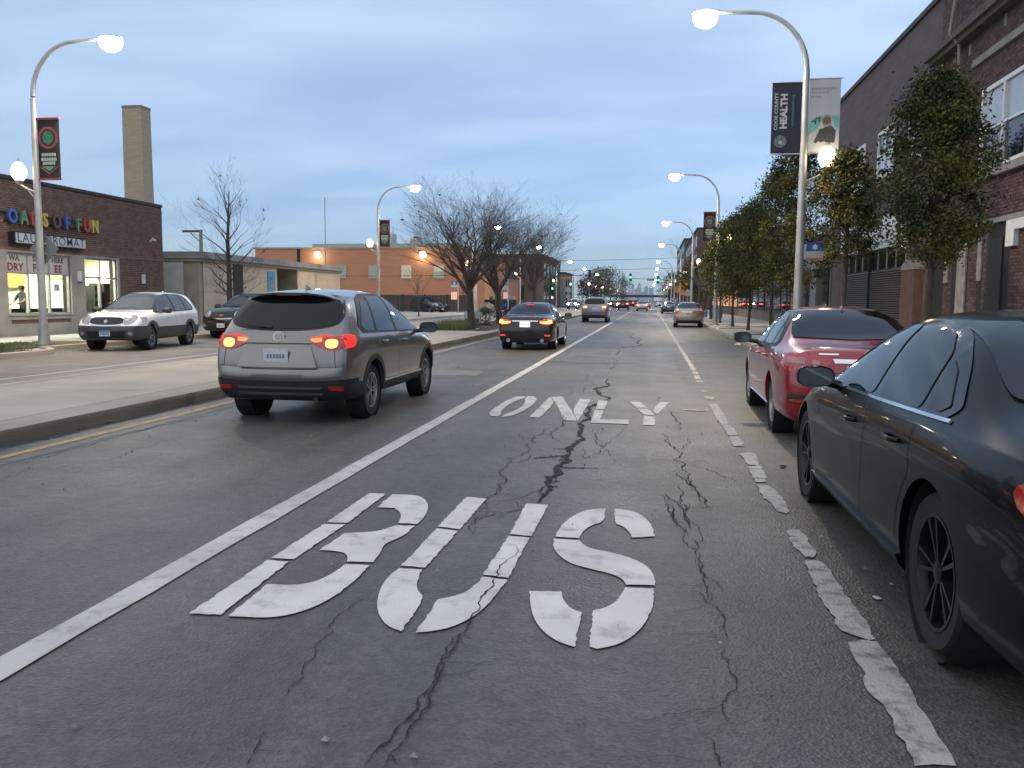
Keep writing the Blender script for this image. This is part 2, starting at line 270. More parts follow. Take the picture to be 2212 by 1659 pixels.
DASH=[[(0.923,19.141),(1.031,19.081),(1.023,18.417),(0.922,18.393)],[(0.915,18.116),(1.025,18.142),(1.019,17.291),(0.899,17.263)],[(0.901,16.986),(1.041,17.019),(1.033,16.683),(0.893,16.65)],[(0.896,15.106),(0.997,15.076),(0.996,14.89),(0.889,14.892)],[(0.872,14.142),(1.036,14.085),(1.019,13.695),(0.893,13.733)],[(0.472,12.387),(0.832,12.319),(0.83,12.212),(0.472,12.259)],[(0.892,13.075),(1.011,13.183),(1.022,12.201),(1.026,11.234),(0.988,10.908),(0.908,10.892),(0.878,11.43),(0.889,12.172)],[(0.913,10.837),(1.017,10.915),(1.035,10.474),(1.032,10.101),(0.922,10.042),(0.911,10.385)],[(0.916,9.97),(1.026,10.04),(1.034,9.643),(1.02,9.343),(0.907,9.29),(0.906,9.562)],[(0.915,8.863),(1.004,8.956),(1.085,8.897),(1.066,8.537),(1.043,8.243),(0.938,8.262),(0.946,8.556)],[(0.924,8.164),(1.06,8.239),(1.045,7.827),(1.018,7.51),(0.925,7.459),(0.914,7.66),(0.926,7.95)],[(0.924,7.362),(1.017,7.348),(1.049,7.109),(1.062,6.772),(1.048,6.461),(1.015,6.383),(0.956,6.444),(0.952,6.543),(0.938,6.749),(0.909,6.852),(0.91,7.112)],[(0.936,5.876),(0.982,5.936),(1.034,5.924),(1.048,5.755),(1.036,5.598),(1.049,5.418),(1.005,5.28),(0.96,5.298),(0.927,5.485),(0.929,5.693)],[(0.946,5.212),(1.025,5.237),(1.051,5.151),(1.054,4.909),(1.051,4.688),(1.055,4.511),(1.063,4.371),(1.068,4.196),(1.056,4.023),(1.023,4.007),(0.975,4.047),(0.922,4.108),(0.909,4.189),(0.931,4.28),(0.911,4.437),(0.915,4.637),(0.927,4.944)],[(0.92,3.96),(0.994,4.006),(1.052,3.993),(1.066,3.813),(1.059,3.662),(1.063,3.495),(1.055,3.3),(1.048,3.126),(1.044,2.93),(0.905,2.906),(0.911,3.012),(0.911,3.174),(0.918,3.302),(0.899,3.408),(0.889,3.523),(0.917,3.686),(0.91,3.803)]]
CRACKS=[(0.05,[(-0.734,50.464),(-0.763,36.171),(-0.783,28.647),(-0.793,24.257)]),(0.03,[(-0.796,23.697),(-0.831,21.799),(-0.837,19.235),(-0.849,18.365),(-0.808,16.855)]),(0.06,[(-0.808,16.855),(-0.799,16.349),(-0.781,15.422),(-0.804,14.326),(-0.795,12.546),(-0.802,11.807),(-0.797,10.998),(-0.791,9.906),(-0.795,9.109),(-0.798,8.428),(-0.809,7.916),(-0.811,7.392),(-0.807,6.994),(-0.804,6.693),(-0.789,6.418)]),(0.05,[(-0.852,15.406),(-0.701,15.267)]),(0.035,[(-0.86,12.63),(-0.731,12.659),(-0.76,12.361)]),(0.022,[(-0.795,7.584),(-0.801,7.045),(-0.811,6.617),(-0.794,6.323)]),(0.022,[(-0.807,5.231),(-0.809,4.86),(-0.825,4.533),(-0.832,4.208),(-0.817,3.799),(-0.828,3.562),(-0.827,3.328),(-0.827,3.121),(-0.808,2.939),(-0.818,2.807),(-0.832,2.701),(-0.833,2.604)]),(0.02,[(-0.817,3.799),(-0.867,3.583),(-0.849,3.349),(-0.835,3.231),(-0.846,2.972),(-0.872,2.834),(-0.897,2.707),(-0.903,2.592)]),(0.01,[(-1.43,4.255),(-1.458,4.057),(-1.484,3.841),(-1.427,3.659),(-1.419,3.456),(-1.373,3.207),(-1.378,3.068),(-1.371,2.982)]),(0.01,[(-1.335,2.753),(-1.301,2.603),(-1.29,2.525)]),(0.012,[(-1.257,7.38),(-1.191,6.87),(-1.225,6.494),(-1.212,5.933),(-1.194,5.588),(-1.089,5.416)]),(0.01,[(-0.849,6.232),(-0.973,6.053),(-1.136,6.022),(-1.204,5.72)]),(0.01,[(-0.795,6.405),(-0.972,6.542),(-1.118,6.694)]),(0.03,[(0.251,12.394),(0.325,11.711),(0.354,11.242),(0.407,10.957),(0.398,10.407),(0.361,10.465)]),(0.03,[(0.174,10.106),(0.224,9.816),(0.232,9.318),(0.306,8.93),(0.252,8.418),(0.357,8.147),(0.382,7.697),(0.384,7.42),(0.415,6.986),(0.442,6.601),(0.45,6.348)]),(0.02,[(0.306,8.93),(0.383,9.245),(0.453,9.69)]),(0.02,[(0.404,8.197),(0.528,8.024),(0.661,7.68),(0.775,7.43)]),(0.02,[(0.28,7.823),(0.34,7.346),(0.385,7.163)]),(0.02,[(0.144,6.934),(0.178,6.712),(0.246,6.511),(0.282,6.22),(0.296,5.994),(0.319,5.786)]),(0.018,[(0.268,7.203),(0.267,6.785),(0.304,6.47),(0.282,6.22)]),(0.016,[(0.177,6.657),(0.158,6.342),(0.187,6.063),(0.204,5.89)]),(0.012,[(0.276,7.794),(0.365,7.271),(0.428,6.9),(0.427,6.396)]),(0.014,[(0.169,6.943),(0.197,6.431),(0.268,5.862),(0.328,5.386),(0.318,4.923),(0.341,4.618),(0.343,4.421)]),(0.012,[(0.17,6.618),(0.172,6.157),(0.243,5.853),(0.252,5.49),(0.315,5.318),(0.317,4.984),(0.336,4.836),(0.392,4.731),(0.413,4.546)]),(0.012,[(0.273,6.693),(0.297,6.086),(0.367,5.708),(0.312,5.353)]),(0.014,[(0.252,4.596),(0.311,4.426),(0.37,4.316),(0.386,4.116),(0.395,3.876)]),(0.015,[(0.362,3.832),(0.363,3.671),(0.381,3.495),(0.371,3.387),(0.324,3.293),(0.304,3.194),(0.322,3.12)]),(0.012,[(0.246,2.975),(0.256,2.876),(0.266,2.795)]),(0.018,[(-0.883,18.357),(-1.157,18.086),(-1.172,16.427),(-1.032,15.511),(-1.179,14.631),(-1.287,13.727)]),(0.014,[(-1.032,15.511),(-1.068,14.266),(-1.083,13.773)]),(0.014,[(-1.1,12.009),(-1.114,12.674),(-1.054,13.104)]),(0.022,[(-1.222,11.546),(-1.079,10.789),(-1.09,10.228),(-1.121,9.9),(-1.096,9.603),(-0.947,9.238),(-0.781,8.957)]),(0.022,[(-1.073,10.434),(-1.22,10.006),(-1.276,9.565),(-1.208,9.131),(-1.282,8.907),(-1.202,8.531),(-1.24,8.34),(-1.345,8.142),(-1.297,7.9),(-1.305,7.548),(-1.211,7.21),(-1.193,6.826),(-1.177,6.621),(-1.216,6.417)]),(0.016,[(-1.202,8.531),(-1.137,8.184),(-1.213,7.958),(-1.311,7.938)]),(0.014,[(-1.268,9.509),(-1.351,9.321),(-1.437,9.532),(-1.454,9.769)]),(0.014,[(-1.001,10.115),(-1.128,10.22)]),(0.016,[(-0.611,10.328),(-0.559,9.483),(-0.482,9.069),(-0.503,8.578),(-0.595,8.292),(-0.703,8.447)]),(0.014,[(-0.71,8.921),(-0.622,8.648),(-0.58,8.295)]),(0.014,[(-1.13,8.737),(-1.009,8.57),(-0.946,8.309),(-0.834,8.158)]),(0.012,[(-0.977,8.046),(-0.869,7.905)]),(0.02,[(-0.826,6.928),(-0.924,6.67),(-0.999,6.486),(-1.097,6.386)]),(0.018,[(-0.888,6.243),(-1.014,6.046),(-1.13,5.906),(-1.187,5.671)]),(0.012,[(-0.529,14.139),(-0.63,14.624),(-0.717,14.737)]),(0.02,[(-1.358,23.891),(-1.02,23.3),(-0.571,22.649),(-0.15,22.272),(0.176,22.121),(0.226,23.305)]),(0.016,[(-0.03,14.01),(0.126,14.287),(0.288,14.574),(0.389,14.347)]),(0.016,[(0.125,14.045),(0.108,13.361)]),(0.01,[(-0.215,14.21),(-0.264,11.111),(-0.309,10.006),(-0.316,8.348),(-0.332,8.011)]),(0.03,[(-5.786,6.81),(-5.756,7.214),(-5.767,7.719),(-5.812,8.438),(-5.814,9.204),(-5.777,9.899),(-5.789,11.119)]),(0.015,[(-5.387,6.334),(-5.406,6.597),(-5.631,6.95)]),(0.015,[(-5.347,6.737),(-5.249,6.862),(-5.189,7.094),(-5.053,7.236),(-5.034,7.51),(-5.131,7.714),(-5.117,7.987),(-5.16,8.416),(-5.11,8.582)]),(0.012,[(-5.06,6.64),(-4.96,6.761),(-5.053,6.954)]),(0.012,[(-4.765,8.497),(-4.698,8.746),(-4.527,8.945)])]
def chaikin(p, it=2):
    for _ in range(it):
        q = []
        for i in range(len(p)):
            a, b = p[i], p[(i + 1) % len(p)]
            q += [(a[0] * .75 + b[0] * .25, a[1] * .75 + b[1] * .25), (a[0] * .25 + b[0] * .75, a[1] * .25 + b[1] * .75)]
        p = q
    return p
def round_poly(p, ang=50):
    """soften shallow corners only, so drawn curves stay curves and stencil ends stay square"""
    for _ in range(2):
        q = []
        for i in range(len(p)):
            a, b, c = Vector(p[i - 1]), Vector(p[i]), Vector(p[(i + 1) % len(p)])
            if math.degrees((b - a).angle(c - b, 0)) < ang: q += [tuple(b.lerp(a, .25)), tuple(b.lerp(c, .25))]
            else: q.append(tuple(b))
        p = q
    return p
def rough_edge(p, amp, step):
    q = []
    for i in range(len(p)):
        a, b = Vector(p[i]), Vector(p[(i + 1) % len(p)]); n = max(1, int((b - a).length / step)); nr = Vector((-(b - a).y, (b - a).x)); nr = nr.normalized() if nr.length > 0 else nr
        for k in range(n): q.append(tuple(a.lerp(b, k / n) + nr * (rnd.uniform(-amp, amp) if k else 0)))
    return q
for ch, polys in BUS.items():
    m = MB()
    for p in polys: m.sheet([(x, y, 0.008) for x, y in rough_edge(round_poly(p), 0.006, 0.03)])
    m.build('painted_letter', M['white'], road)
for ch, polys in ONLY.items():
    m = MB()
    for p in polys: m.sheet([(x, y, 0.008) for x, y in rough_edge(round_poly(p, 40), 0.008, 0.06)])
    m.build('painted_letter', M['line'], road)
for p in DASH: MB().sheet([(x, y, 0.008) for x, y in rough_edge(p, 0.012, 0.05)]).build('worn_dash', M['worn'], road)
def crack_mesh(m, w, pts, lvl=0, cz=0.0062):
    P = [Vector(p) for p in pts]
    for it in range(3):                                   # fractal wander
        Q = [P[0]]
        for a, b in zip(P, P[1:]):
            d = b - a; nrm = Vector((-d.y, d.x)); Q += [(a + b) / 2 + nrm * rnd.uniform(-0.12, 0.12), b]
        P = Q
    vs = []; n = len(P)
    for i, p in enumerate(P):
        d = (P[min(i + 1, n - 1)] - P[max(i - 1, 0)]); d.normalize(); nrm = Vector((-d.y, d.x))
        ww = w * 0.5 * rnd.uniform(0.25, 1.35) * min(1, 0.25 + 2.2 * min(i, n - 1 - i) / n * 2)
        s_ = rnd.uniform(0.3, 0.7); vs += [(*(p - nrm * ww * 2 * s_), cz), (*(p + nrm * ww * 2 * (1 - s_)), cz)]
    m.add(vs, [(2 * i, 2 * i + 1, 2 * i + 3, 2 * i + 2) for i in range(n - 1)])
    if lvl < 1:
        for i in range(3, n - 3):
            if rnd.random() < 0.10:
                d = (P[i + 1] - P[i]).normalized(); s_ = rnd.choice((-1, 1)); L = rnd.uniform(0.06, 0.30) * (1 + P[i].y / 30)
                q = [P[i]]; dd = d * rnd.uniform(-0.6, 0.6) + Vector((-d.y, d.x)) * s_
                for k in range(3): q.append(q[-1] + (dd + Vector((rnd.uniform(-.5, .5), rnd.uniform(-.5, .5)))) * L / 3)
                crack_mesh(m, w * 0.45, q, 1, cz)
for wd, pts in CRACKS:
    m = MB(); crack_mesh(m, wd * (1.15 if wd >= .045 else .42) + 0.001, pts, 0, 0.0105 if wd == 0.022 else 0.0062); m.build('crack', M['crack'], road, fix=False)
for px_, py_, sx_, sy_, mt_ in ((-1.6, 21.3, 2.6, .7, 'asph2'), (.2, 30.5, 1.6, 2.2, 'asph'), (-13.2, 24.8, 1.8, .9, 'asph2'), (2.2, 33, 1.6, 3.0, 'asph2'), (-4.2, 17.5, 1.5, 1.3, 'asph3')):
    MB().sheet([(x, y, 0.0052) for x, y in rough_edge([(px_ - sx_ / 2, py_ - sy_ / 2), (px_ + sx_ / 2, py_ - sy_ / 2 + .1), (px_ + sx_ / 2 - .08, py_ + sy_ / 2), (px_ - sx_ / 2 + .05, py_ + sy_ / 2 - .06)], .02, .12)]).build('asphalt_patch', pm('patch_' + mt_, *{'asph': ((.13, .127, .12), (.10, .098, .093)), 'asph2': ((.10, .099, .096), (.075, .074, .072)), 'asph3': ((.17, .165, .155), (.135, .13, .123))}[mt_], 6, 5, rough=.55, bump=.5, bscale=70), road)
# potholes, loose grit and small litter on the road
spot = MB()
for k in range(260):
    x, y = rnd.uniform(-5.6, 3.0), rnd.uniform(2.5, 26); r = rnd.uniform(0.004, 0.016)
    spot.add([(x - r, y - r * .6, 0.014), (x + r, y - r * .8, 0.014), (x + r * .8, y + r, 0.014), (x - r * .7, y + r * .9, 0.014), (x, y, 0.014 + r)], [(0, 1, 4), (1, 2, 4), (2, 3, 4), (3, 0, 4)])
tag(spot.build('grit', pm('grit', (0.3, 0.28, 0.25), (0.05, 0.045, 0.04), 3, island=0.6)), 'loose grit scattered over the asphalt', 'grit', kind='stuff')
def litter(x, y, s, c, label, z=0.0):
    m = MB(); k = 7
    vs = [(s * rnd.uniform(.5, 1) * math.cos(6.283 * i / k), s * rnd.uniform(.5, 1) * math.sin(6.283 * i / k), rnd.uniform(0.008, s * .5)) for i in range(k)] + [(0, 0, s * .6)]
    m.add(vs, [(i, (i + 1) % k, k) for i in range(k)]); o = m.build('litter', pm('litter_%02d' % int(sum(c) * 30), c, rough=0.7)); o.location = (x, y, z); tag(o, label, 'litter')
litter(1.2, 4.6, 0.035, (0.6, 0.6, 0.58), 'small white scrap on the asphalt beside the black sedan')
litter(1.55, 9.0, 0.05, (0.5, 0.48, 0.45), 'pale scrap on the asphalt behind the red sedan')
litter(1.25, 8.2, 0.05, (0.03, 0.025, 0.02), 'dark leaf lying beside the worn dashed line')
litter(-7.6, 37.6, 0.14, (0.75, 0.62, 0.55), 'pale crumpled bag at the edge of the planted median bed', 0.18)
litter(3.05, 31.0, 0.16, (0.6, 0.58, 0.56), 'white crumpled litter by the kerb ahead of the red sedan')

def kerb_run(name, path, mat, parent, h=0.15, wd=0.18, side=1, face=None):
    """swept kerb: battered face, rounded nose, flat top; side=+1 puts the top to the left of the path"""
    prof = [(0.0, -0.02), (0.012, h * .6), (0.02, h * .88), (0.045, h), (wd, h), (wd, -0.02)]
    m = MB(); n = len(path); rows = []
    for i, p in enumerate(path):
        p = Vector(p); a = Vector(path[max(i - 1, 0)]); b = Vector(path[min(i + 1, n - 1)]); d = (b - a).normalized(); nr = Vector((-d.y, d.x)) * side
        rows.append([(p.x + nr.x * o, p.y + nr.y * o, z) for o, z in prof])
    k = len(prof)
    m.add([v for r_ in rows for v in r_], [(i * k + j, i * k + j + 1, (i + 1) * k + j + 1, (i + 1) * k + j) for i in range(n - 1) for j in range(k - 1)] + [tuple(range(k))[::-1], tuple(range((n - 1) * k, n * k))])
    o = m.build(name, mat, parent, True, sharp=40)
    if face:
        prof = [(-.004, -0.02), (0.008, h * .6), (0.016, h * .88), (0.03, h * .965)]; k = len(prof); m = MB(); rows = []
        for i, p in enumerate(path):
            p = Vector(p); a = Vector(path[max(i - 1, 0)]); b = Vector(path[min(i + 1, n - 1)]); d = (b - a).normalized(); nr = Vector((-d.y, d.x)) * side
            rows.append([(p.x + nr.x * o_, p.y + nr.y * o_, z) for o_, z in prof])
        m.add([v for r_ in rows for v in r_], [(i * k + j, i * k + j + 1, (i + 1) * k + j + 1, (i + 1) * k + j) for i in range(n - 1) for j in range(k - 1)]); m.build('brown_face', face, o, True)
    return o
def ys(a, b, st):
    r_ = [a]
    while r_[-1] + st < b: r_.append(r_[-1] + st)
    return r_ + [b]
# median: broad kerb caps both sides and poured slabs between, planted bed further on
median = MB().box(-10.0, -6.75, -14, 134, -0.03, 0.12).build('median', M['conc']); tag(median, kind='structure')
kface = pm('kerb_face_brown', (0.17, 0.14, 0.105), (0.09, 0.075, 0.058), 1.3, 6, rough=0.9, bump=0.3, bscale=18, stretch=(1, .35, 2))  # face overlay, a darker brown than the kerb top
tc_ = pm('median_concrete', (0.42, 0.37, 0.30), (0.33, 0.29, 0.235), 0.7, 7, rough=0.9, bump=0.15, bscale=45)
for a, b in zip(ys(-14, 134, 9.1), ys(-14, 134, 9.1)[1:]):
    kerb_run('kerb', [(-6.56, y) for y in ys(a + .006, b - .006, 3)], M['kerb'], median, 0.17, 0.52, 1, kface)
    kerb_run('kerb', [(-10.14, y) for y in ys(a + .006, b - .006, 3)], M['kerb'], median, 0.17, 0.30, -1)
for a, b in zip(ys(-14, 36.9, 3.65), ys(-14, 36.9, 3.65)[1:]): MB().box(-9.82, -7.11, a + .008, b - .008, 0.10, 0.168).build('slab', tc_, median)
MB().box(-9.82, -7.11, 36.92, 66, 0.10, 0.163).build('planting_bed', M['leaf_soil'], median)
MB().box(-9.82, -7.11, 66.02, 134, 0.10, 0.168).build('slab', tc_, median)
# right pavement
pr = MB().box(3.45, 40, -14, 139, -0.03, 0.135).build('pavement_right', M['conc']); tag(pr, kind='structure')
for a, b in zip(ys(-14, 139, 9), ys(-14, 139, 9)[1:]): kerb_run('kerb', [(3.32, y) for y in ys(a + .006, b - .006, 4.5)], M['kerb'], pr, 0.15, 0.17, -1)
sl = []
for i, y in enumerate(ys(13, 61, 1.5)[:-1]):
    for j, x in enumerate((5.0, 6.58)):
        MB().box(x + .006, x + 1.57, y + .006, y + 1.494, 0.10, 0.15 + rnd.uniform(-.003, .003)).build('slab', M['conc'], pr)
    if not (i % 5 == 1): MB().box(3.50, 4.99, y + .006, y + 1.494, 0.10, 0.15 + rnd.uniform(-.003, .003)).build('slab', M['conc'], pr)
    else: MB().box(3.50, 4.99, y + .006, y + 1.494, 0.10, 0.142).build('tree_pit', M['leaf_soil'], pr)
MB().box(3.5, 8.2, 61.2, 139, 0.10, 0.15).build('far_slab', M['conc'], pr)
# left pavement: a built-out grass verge, then the walk along the shop fronts
pl = MB()
edge = [(-15.62, -14), (-15.62, 19.6), (-15.7, 20.4), (-15.95, 21.0), (-16.35, 21.35), (-16.72, 21.6), (-16.78, 22.2), (-16.78, 139)]
for a, b in zip(edge, edge[1:]): pl.add([(-90, a[1], 0.10), (a[0] - .1, a[1], 0.10), (b[0] - .1, b[1], 0.10), (-90, b[1], 0.10)], [(0, 1, 2, 3)])
pl = pl.build('pavement_left', M['conc']); tag(pl, kind='structure')
kerb_run('kerb', edge[:7], M['kerb'], pl, 0.15, 0.17, 1)
for a, b in zip(ys(22.2, 139, 9), ys(22.2, 139, 9)[1:]): kerb_run('kerb', [(-16.78, a + .006), (-16.78, b - .006)], M['kerb'], pl, 0.15, 0.17, 1)
walk = pm('walk_concrete', (0.42, 0.41, 0.37), (0.33, 0.32, 0.29), 1.5, 5, rough=0.85, bump=0.1, bscale=50, island=0.05)
for y in ys(8, 41, 1.5)[:-1]:
    for x in (-21.7, -20.3): MB().box(x, x + 1.38, y + .006, y + 1.494, 0.06, 0.15 + rnd.uniform(-.003, .003)).build('slab', walk, pl)
MB().box(-18.9, -16.97, 24.5, 139, 0.06, 0.146).build('verge_slab', M['conc'], pl)
MB().box(-60, -19.0, 61, 139, 0.06, 0.148).build('forecourt_slab', M['conc'], pl)
MB().box(-18.88, -15.8, 16.0, 20.2, 0.06, 0.13).box(-18.88, -16.96, 20.2, 24.3, 0.06, 0.13).build('verge_soil', pm('verge_soil', (0.10, 0.095, 0.05), (0.05, 0.055, 0.025), 3, 6, rough=0.95, bump=0.5, bscale=30), pl)
def grass(name, label, x0, x1, y0, y1, z, n, h, c1, c2, keep=lambda x, y: True):
    m = MB()
    for _ in range(n):
        x, y = rnd.uniform(x0, x1), rnd.uniform(y0, y1)
        if not keep(x, y): continue
        a = rnd.uniform(0, 6.283); hh = h * rnd.uniform(.4, 1.2); wd = rnd.uniform(.006, .014); lx, ly = rnd.uniform(-.6, .6) * hh, rnd.uniform(-.6, .6) * hh
        m.add([(x - wd * math.cos(a), y - wd * math.sin(a), z), (x + wd * math.cos(a), y + wd * math.sin(a), z), (x + lx, y + ly, z + hh)], [(0, 1, 2)])
    return tag(m.build(name, pm(name + '_blade', c1, c2, 0.8, island=0.35, rough=0.7), fix=False), label, 'grass', kind='stuff')
def vk(x, y): return x < (-15.85 if y < 20 else -15.85 - (y - 20) * 0.7) and rnd.random() < 0.55 + 0.45 * math.sin(x * 2.1 + y * 1.3)
grass('verge_grass', 'thin patchy grass on the verge round the lamp post', -18.85, -15.8, 16.2, 24.3, 0.13, 16000, 0.09, (0.085, 0.105, 0.035), (0.13, 0.12, 0.05), vk)
grass('bed_grass', 'tall tuft of green grass at the near end of the planted median', -9.7, -8.3, 37.3, 41.5, 0.165, 5200, 0.42, (0.10, 0.15, 0.03), (0.16, 0.17, 0.05))
# ---------------------------------------------------------------- buildings
def bricks(name, mat, parent, X, out, y0, y1, z0, z1, holes=(), bl=0.203, bh=0.062, j=0.016, pr=0.012):
    """courses of single bricks standing proud of the mortar, in running bond; holes = (ya, yb, za, zb)"""
    m = MB(); z = z0; row = 0
    while z + bh <= z1 + 1e-6:
        y = y0 - (bl + j) * (0.5 if row % 2 else 0.0)
        while y < y1:
            a, b = max(y, y0), min(y + bl, y1)
            hit = any(a < hb and b > ha and z < hd and z + bh > hc for ha, hb, hc, hd in holes)
            if not hit and b - a > .03:
                p = pr + rnd.uniform(-.002, .002)
                x0, x1 = X, X + out * p
                m.add([(x0, a, z), (x0, b, z), (x0, b, z + bh), (x0, a, z + bh), (x1, a, z), (x1, b, z), (x1, b, z + bh), (x1, a, z + bh)],
                      [(4, 5, 6, 7), (0, 4, 7, 3), (1, 2, 6, 5), (3, 7, 6, 2), (0, 1, 5, 4)])
            y += bl + j
        z += bh + j; row += 1
    o = m.build(name, mat, parent); tag(o, kind='stuff'); return o
def pane_window(parent, X, out, y0, y1, z0, z1, fm, gm, fw=0.07, cols=1, sash=True, dep=0.05, gms=None):
    wn = MB(); w_ = fw
    x0, x1 = sorted((X - out * .06, X + out * dep))
    wn.box(x0, x1, y0, y0 + w_, z0, z1); wn.box(x0, x1, y1 - w_, y1, z0, z1); wn.box(x0, x1, y0 + w_, y1 - w_, z1 - w_, z1); wn.box(x0, x1, y0 + w_, y1 - w_, z0, z0 + w_)
    cw = (y1 - y0 - w_) / cols
    for k in range(1, cols): wn.box(x0, x1, y0 + cw * k, y0 + cw * k + w_, z0 + w_, z1 - w_)
    wo = wn.build('window', fm, parent)
    zm = (z0 + z1) / 2; k_ = 0
    for k in range(cols):
        a, b = y0 + cw * k + w_, y0 + cw * (k + 1)
        if sash: xs0, xs1 = sorted((X - out * .04, X + out * dep * .6)); MB().box(xs0, xs1, a, b, zm - .03, zm + .03).build('sash_rail', fm, wo)
        for (c, d) in (((z0 + w_, zm - .03), (zm + .03, z1 - w_)) if sash else ((z0 + w_, z1 - w_),)):
            g_ = (gms[k_ % len(gms)] if gms else gm); k_ += 1
            xs0, xs1 = sorted((X - out * .03, X - out * .018)); MB().box(xs0, xs1, a, b, c, d).build('pane', g_, wo)
    return wo
M['brick_l'] = pm('brick_brown', (0.20, 0.125, 0.095), (0.15, 0.093, 0.07), 3, rough=0.85, island=0.16, bump=0.2, bscale=60)
M['brick_r'] = pm('brick_dark_red', (0.095, 0.052, 0.046), (0.06, 0.034, 0.032), 3, rough=0.8, island=0.45, bump=0.2, bscale=60)
M['mortar_l'] = pm('mortar_brown', (0.05, 0.036, 0.03), (0.035, 0.026, 0.022), 8, rough=0.95, bump=0.3); M['mortar_r'] = pm('mortar_dark', (0.055, 0.045, 0.042), (0.04, 0.033, 0.03), 8, rough=0.95, bump=0.3)
M['lime'] = pm('limestone', (0.36, 0.33, 0.295), (0.27, 0.25, 0.225), 1.3, 6, rough=0.85, bump=0.15, bscale=25); M['alu'] = pm('shopfront_frame', (0.42, 0.42, 0.40), (0.34, 0.34, 0.33), 3, rough=0.4, metal=0.3)
M['coping'] = pm('coping_dark', (0.05, 0.04, 0.036), (0.03, 0.026, 0.024), 4, rough=0.7); M['roofing'] = pm('roofing', (0.10, 0.10, 0.10), (0.07, 0.07, 0.07), 1, rough=0.9)
M['store_glass'] = glass_mat('store_glass')

# --- laundromat
XL = -21.9
b = empty('laundromat_building', (XL, 28, 0.1), 0, 'brown brick laundromat with lit shop windows on the far pavement', 'building'); O = b.location.copy()
def part(mb, name, mat, par, smooth=False): return mb.build(name, mat, par, smooth, origin=O)
W1 = (26.5, 29.8, 0.88, 3.05); W2 = (30.6, 32.7, 0.88, 3.05); W0 = (20.4, 25.6, 0.88, 3.05)
wl = MB(); wx0, wx1 = XL - .32, XL
cuts = [W0, W1, W2]
yprev = 14.0
for (a, c, z0, z1) in cuts: wl.box(wx0, wx1, yprev, a, .1, 5.6); wl.box(wx0, wx1, a, c, .1, z0); wl.box(wx0, wx1, a, c, z1, 5.6); yprev = c
wl.box(wx0, wx1, yprev, 36.2, .1, 5.6); wl.box(-38, wx0, 35.9, 36.2, .1, 5.6); wl.box(-38, wx0, 14, 14.3, .1, 5.6); wl.box(-38, -37.7, 14.3, 35.9, .1, 5.6)
part(wl, 'wall', M['mortar_l'], b); part(MB().box(-37.7, wx0, 14.3, 35.9, 5.2, 5.3), 'roof', M['roofing'], b)
br = bricks('bricks', M['brick_l'], b, XL, 1, 14.0, 36.2, 3.26, 5.55, []); 
for v in br.data.vertices: v.co -= Vector(O)
br = bricks('bricks', M['brick_l'], b, XL, 1, 32.86, 36.2, .15, 3.24, [])
for v in br.data.vertices: v.co -= Vector(O)
part(MB().box(XL - .34, XL + .04, 13.98, 36.23, 5.56, 5.68), 'coping', M['coping'], b)
part(MB().box(XL + .004, XL + .03, 14, 36.2, 5.28, 5.33), 'brick_band', M['brick_l'], b); part(MB().box(XL + .004, XL + .03, 14, 36.2, 3.15, 3.25), 'lintel_band', M['brick_l'], b)
ls = MB(); lx = XL + .07
for a, c in ((14, 20.4), (25.6, 26.5), (29.8, 30.6), (32.7, 32.84)): ls.box(XL - .02, lx, a, c, .12, 3.14)
for a, c in ((20.4, 25.6), (26.5, 29.8), (30.6, 32.7)): ls.box(XL - .02, lx, a, c, .12, .58); ls.box(XL - .02, lx, a, c, .72, .86); ls.box(XL - .02, lx, a, a + .08, .58, .72); ls.box(XL - .02, lx, c - .08, c, .58, .72); ls.box(XL - .02, lx, a, c, 3.06, 3.14); ls.box(XL - .02, lx + .05, a - .03, c + .03, .861, .90)
part(ls, 'stone_facing', M['lime'], b)
for a, c in ((20.48, 25.52), (26.58, 29.72), (30.68, 32.62)): part(MB().box(XL, XL + .02, a, c, .59, .645).box(XL, XL + .02, a, c, .655, .71), 'brick_inlay', M['brick_l'], b)
def shop_window(y0, y1, cols, ztr, solid=None):
    fr = MB(); x0, x1 = XL - .12, XL - .02; w_ = .05
    fr.box(x0, x1, y0, y0 + w_, .90, 3.05); fr.box(x0, x1, y1 - w_, y1, .90, 3.05); fr.box(x0, x1, y0 + w_, y1 - w_, 3.0, 3.05); fr.box(x0, x1, y0 + w_, y1 - w_, .90, .95); fr.box(x0 + .003, x1 - .003, y0 + w_, y1 - w_, ztr - .03, ztr + .03)
    cw = (y1 - y0) / cols
    for k in range(1, cols): fr.box(x0 - .002, x1 + .004, y0 + cw * k - .035, y0 + cw * k + .035, .95, 3.0)
    fo = part(fr, 'shop_window', M['alu'], b)
    for k in range(cols):
        a, c = y0 + cw * k + .036, y0 + cw * (k + 1) - .036
        part(MB().box(XL - .075, XL - .065, a, c, .95, ztr - .03), 'pane', M['store_glass'], fo)
        if solid: part(MB().box(XL - .06, XL - .045, a, c, ztr + .03, 3.0), 'sign_panel', solid, fo)
        else: part(MB().box(XL - .075, XL - .065, a, c, ztr + .03, 3.0), 'pane', M['store_glass'], fo)
    return fo
pw = pm('panel_white', (0.52, 0.49, 0.47), (0.44, 0.42, 0.40), 2, rough=0.5); red_p = pm('sign_dark_red', (0.20, 0.025, 0.03), rough=0.5); brn_p = pm('sign_brown', (0.16, 0.08, 0.07), rough=0.5)
fo = shop_window(26.5, 29.8, 3, 2.36, pw); shop_window(30.6, 32.7, 2, 2.30); shop_window(20.4, 25.6, 4, 2.36, pw)
def FL(y, z, x=XL - .043): return lambda u, v, d: (x + d - O[0], y + u - O[1], z + v - O[2])
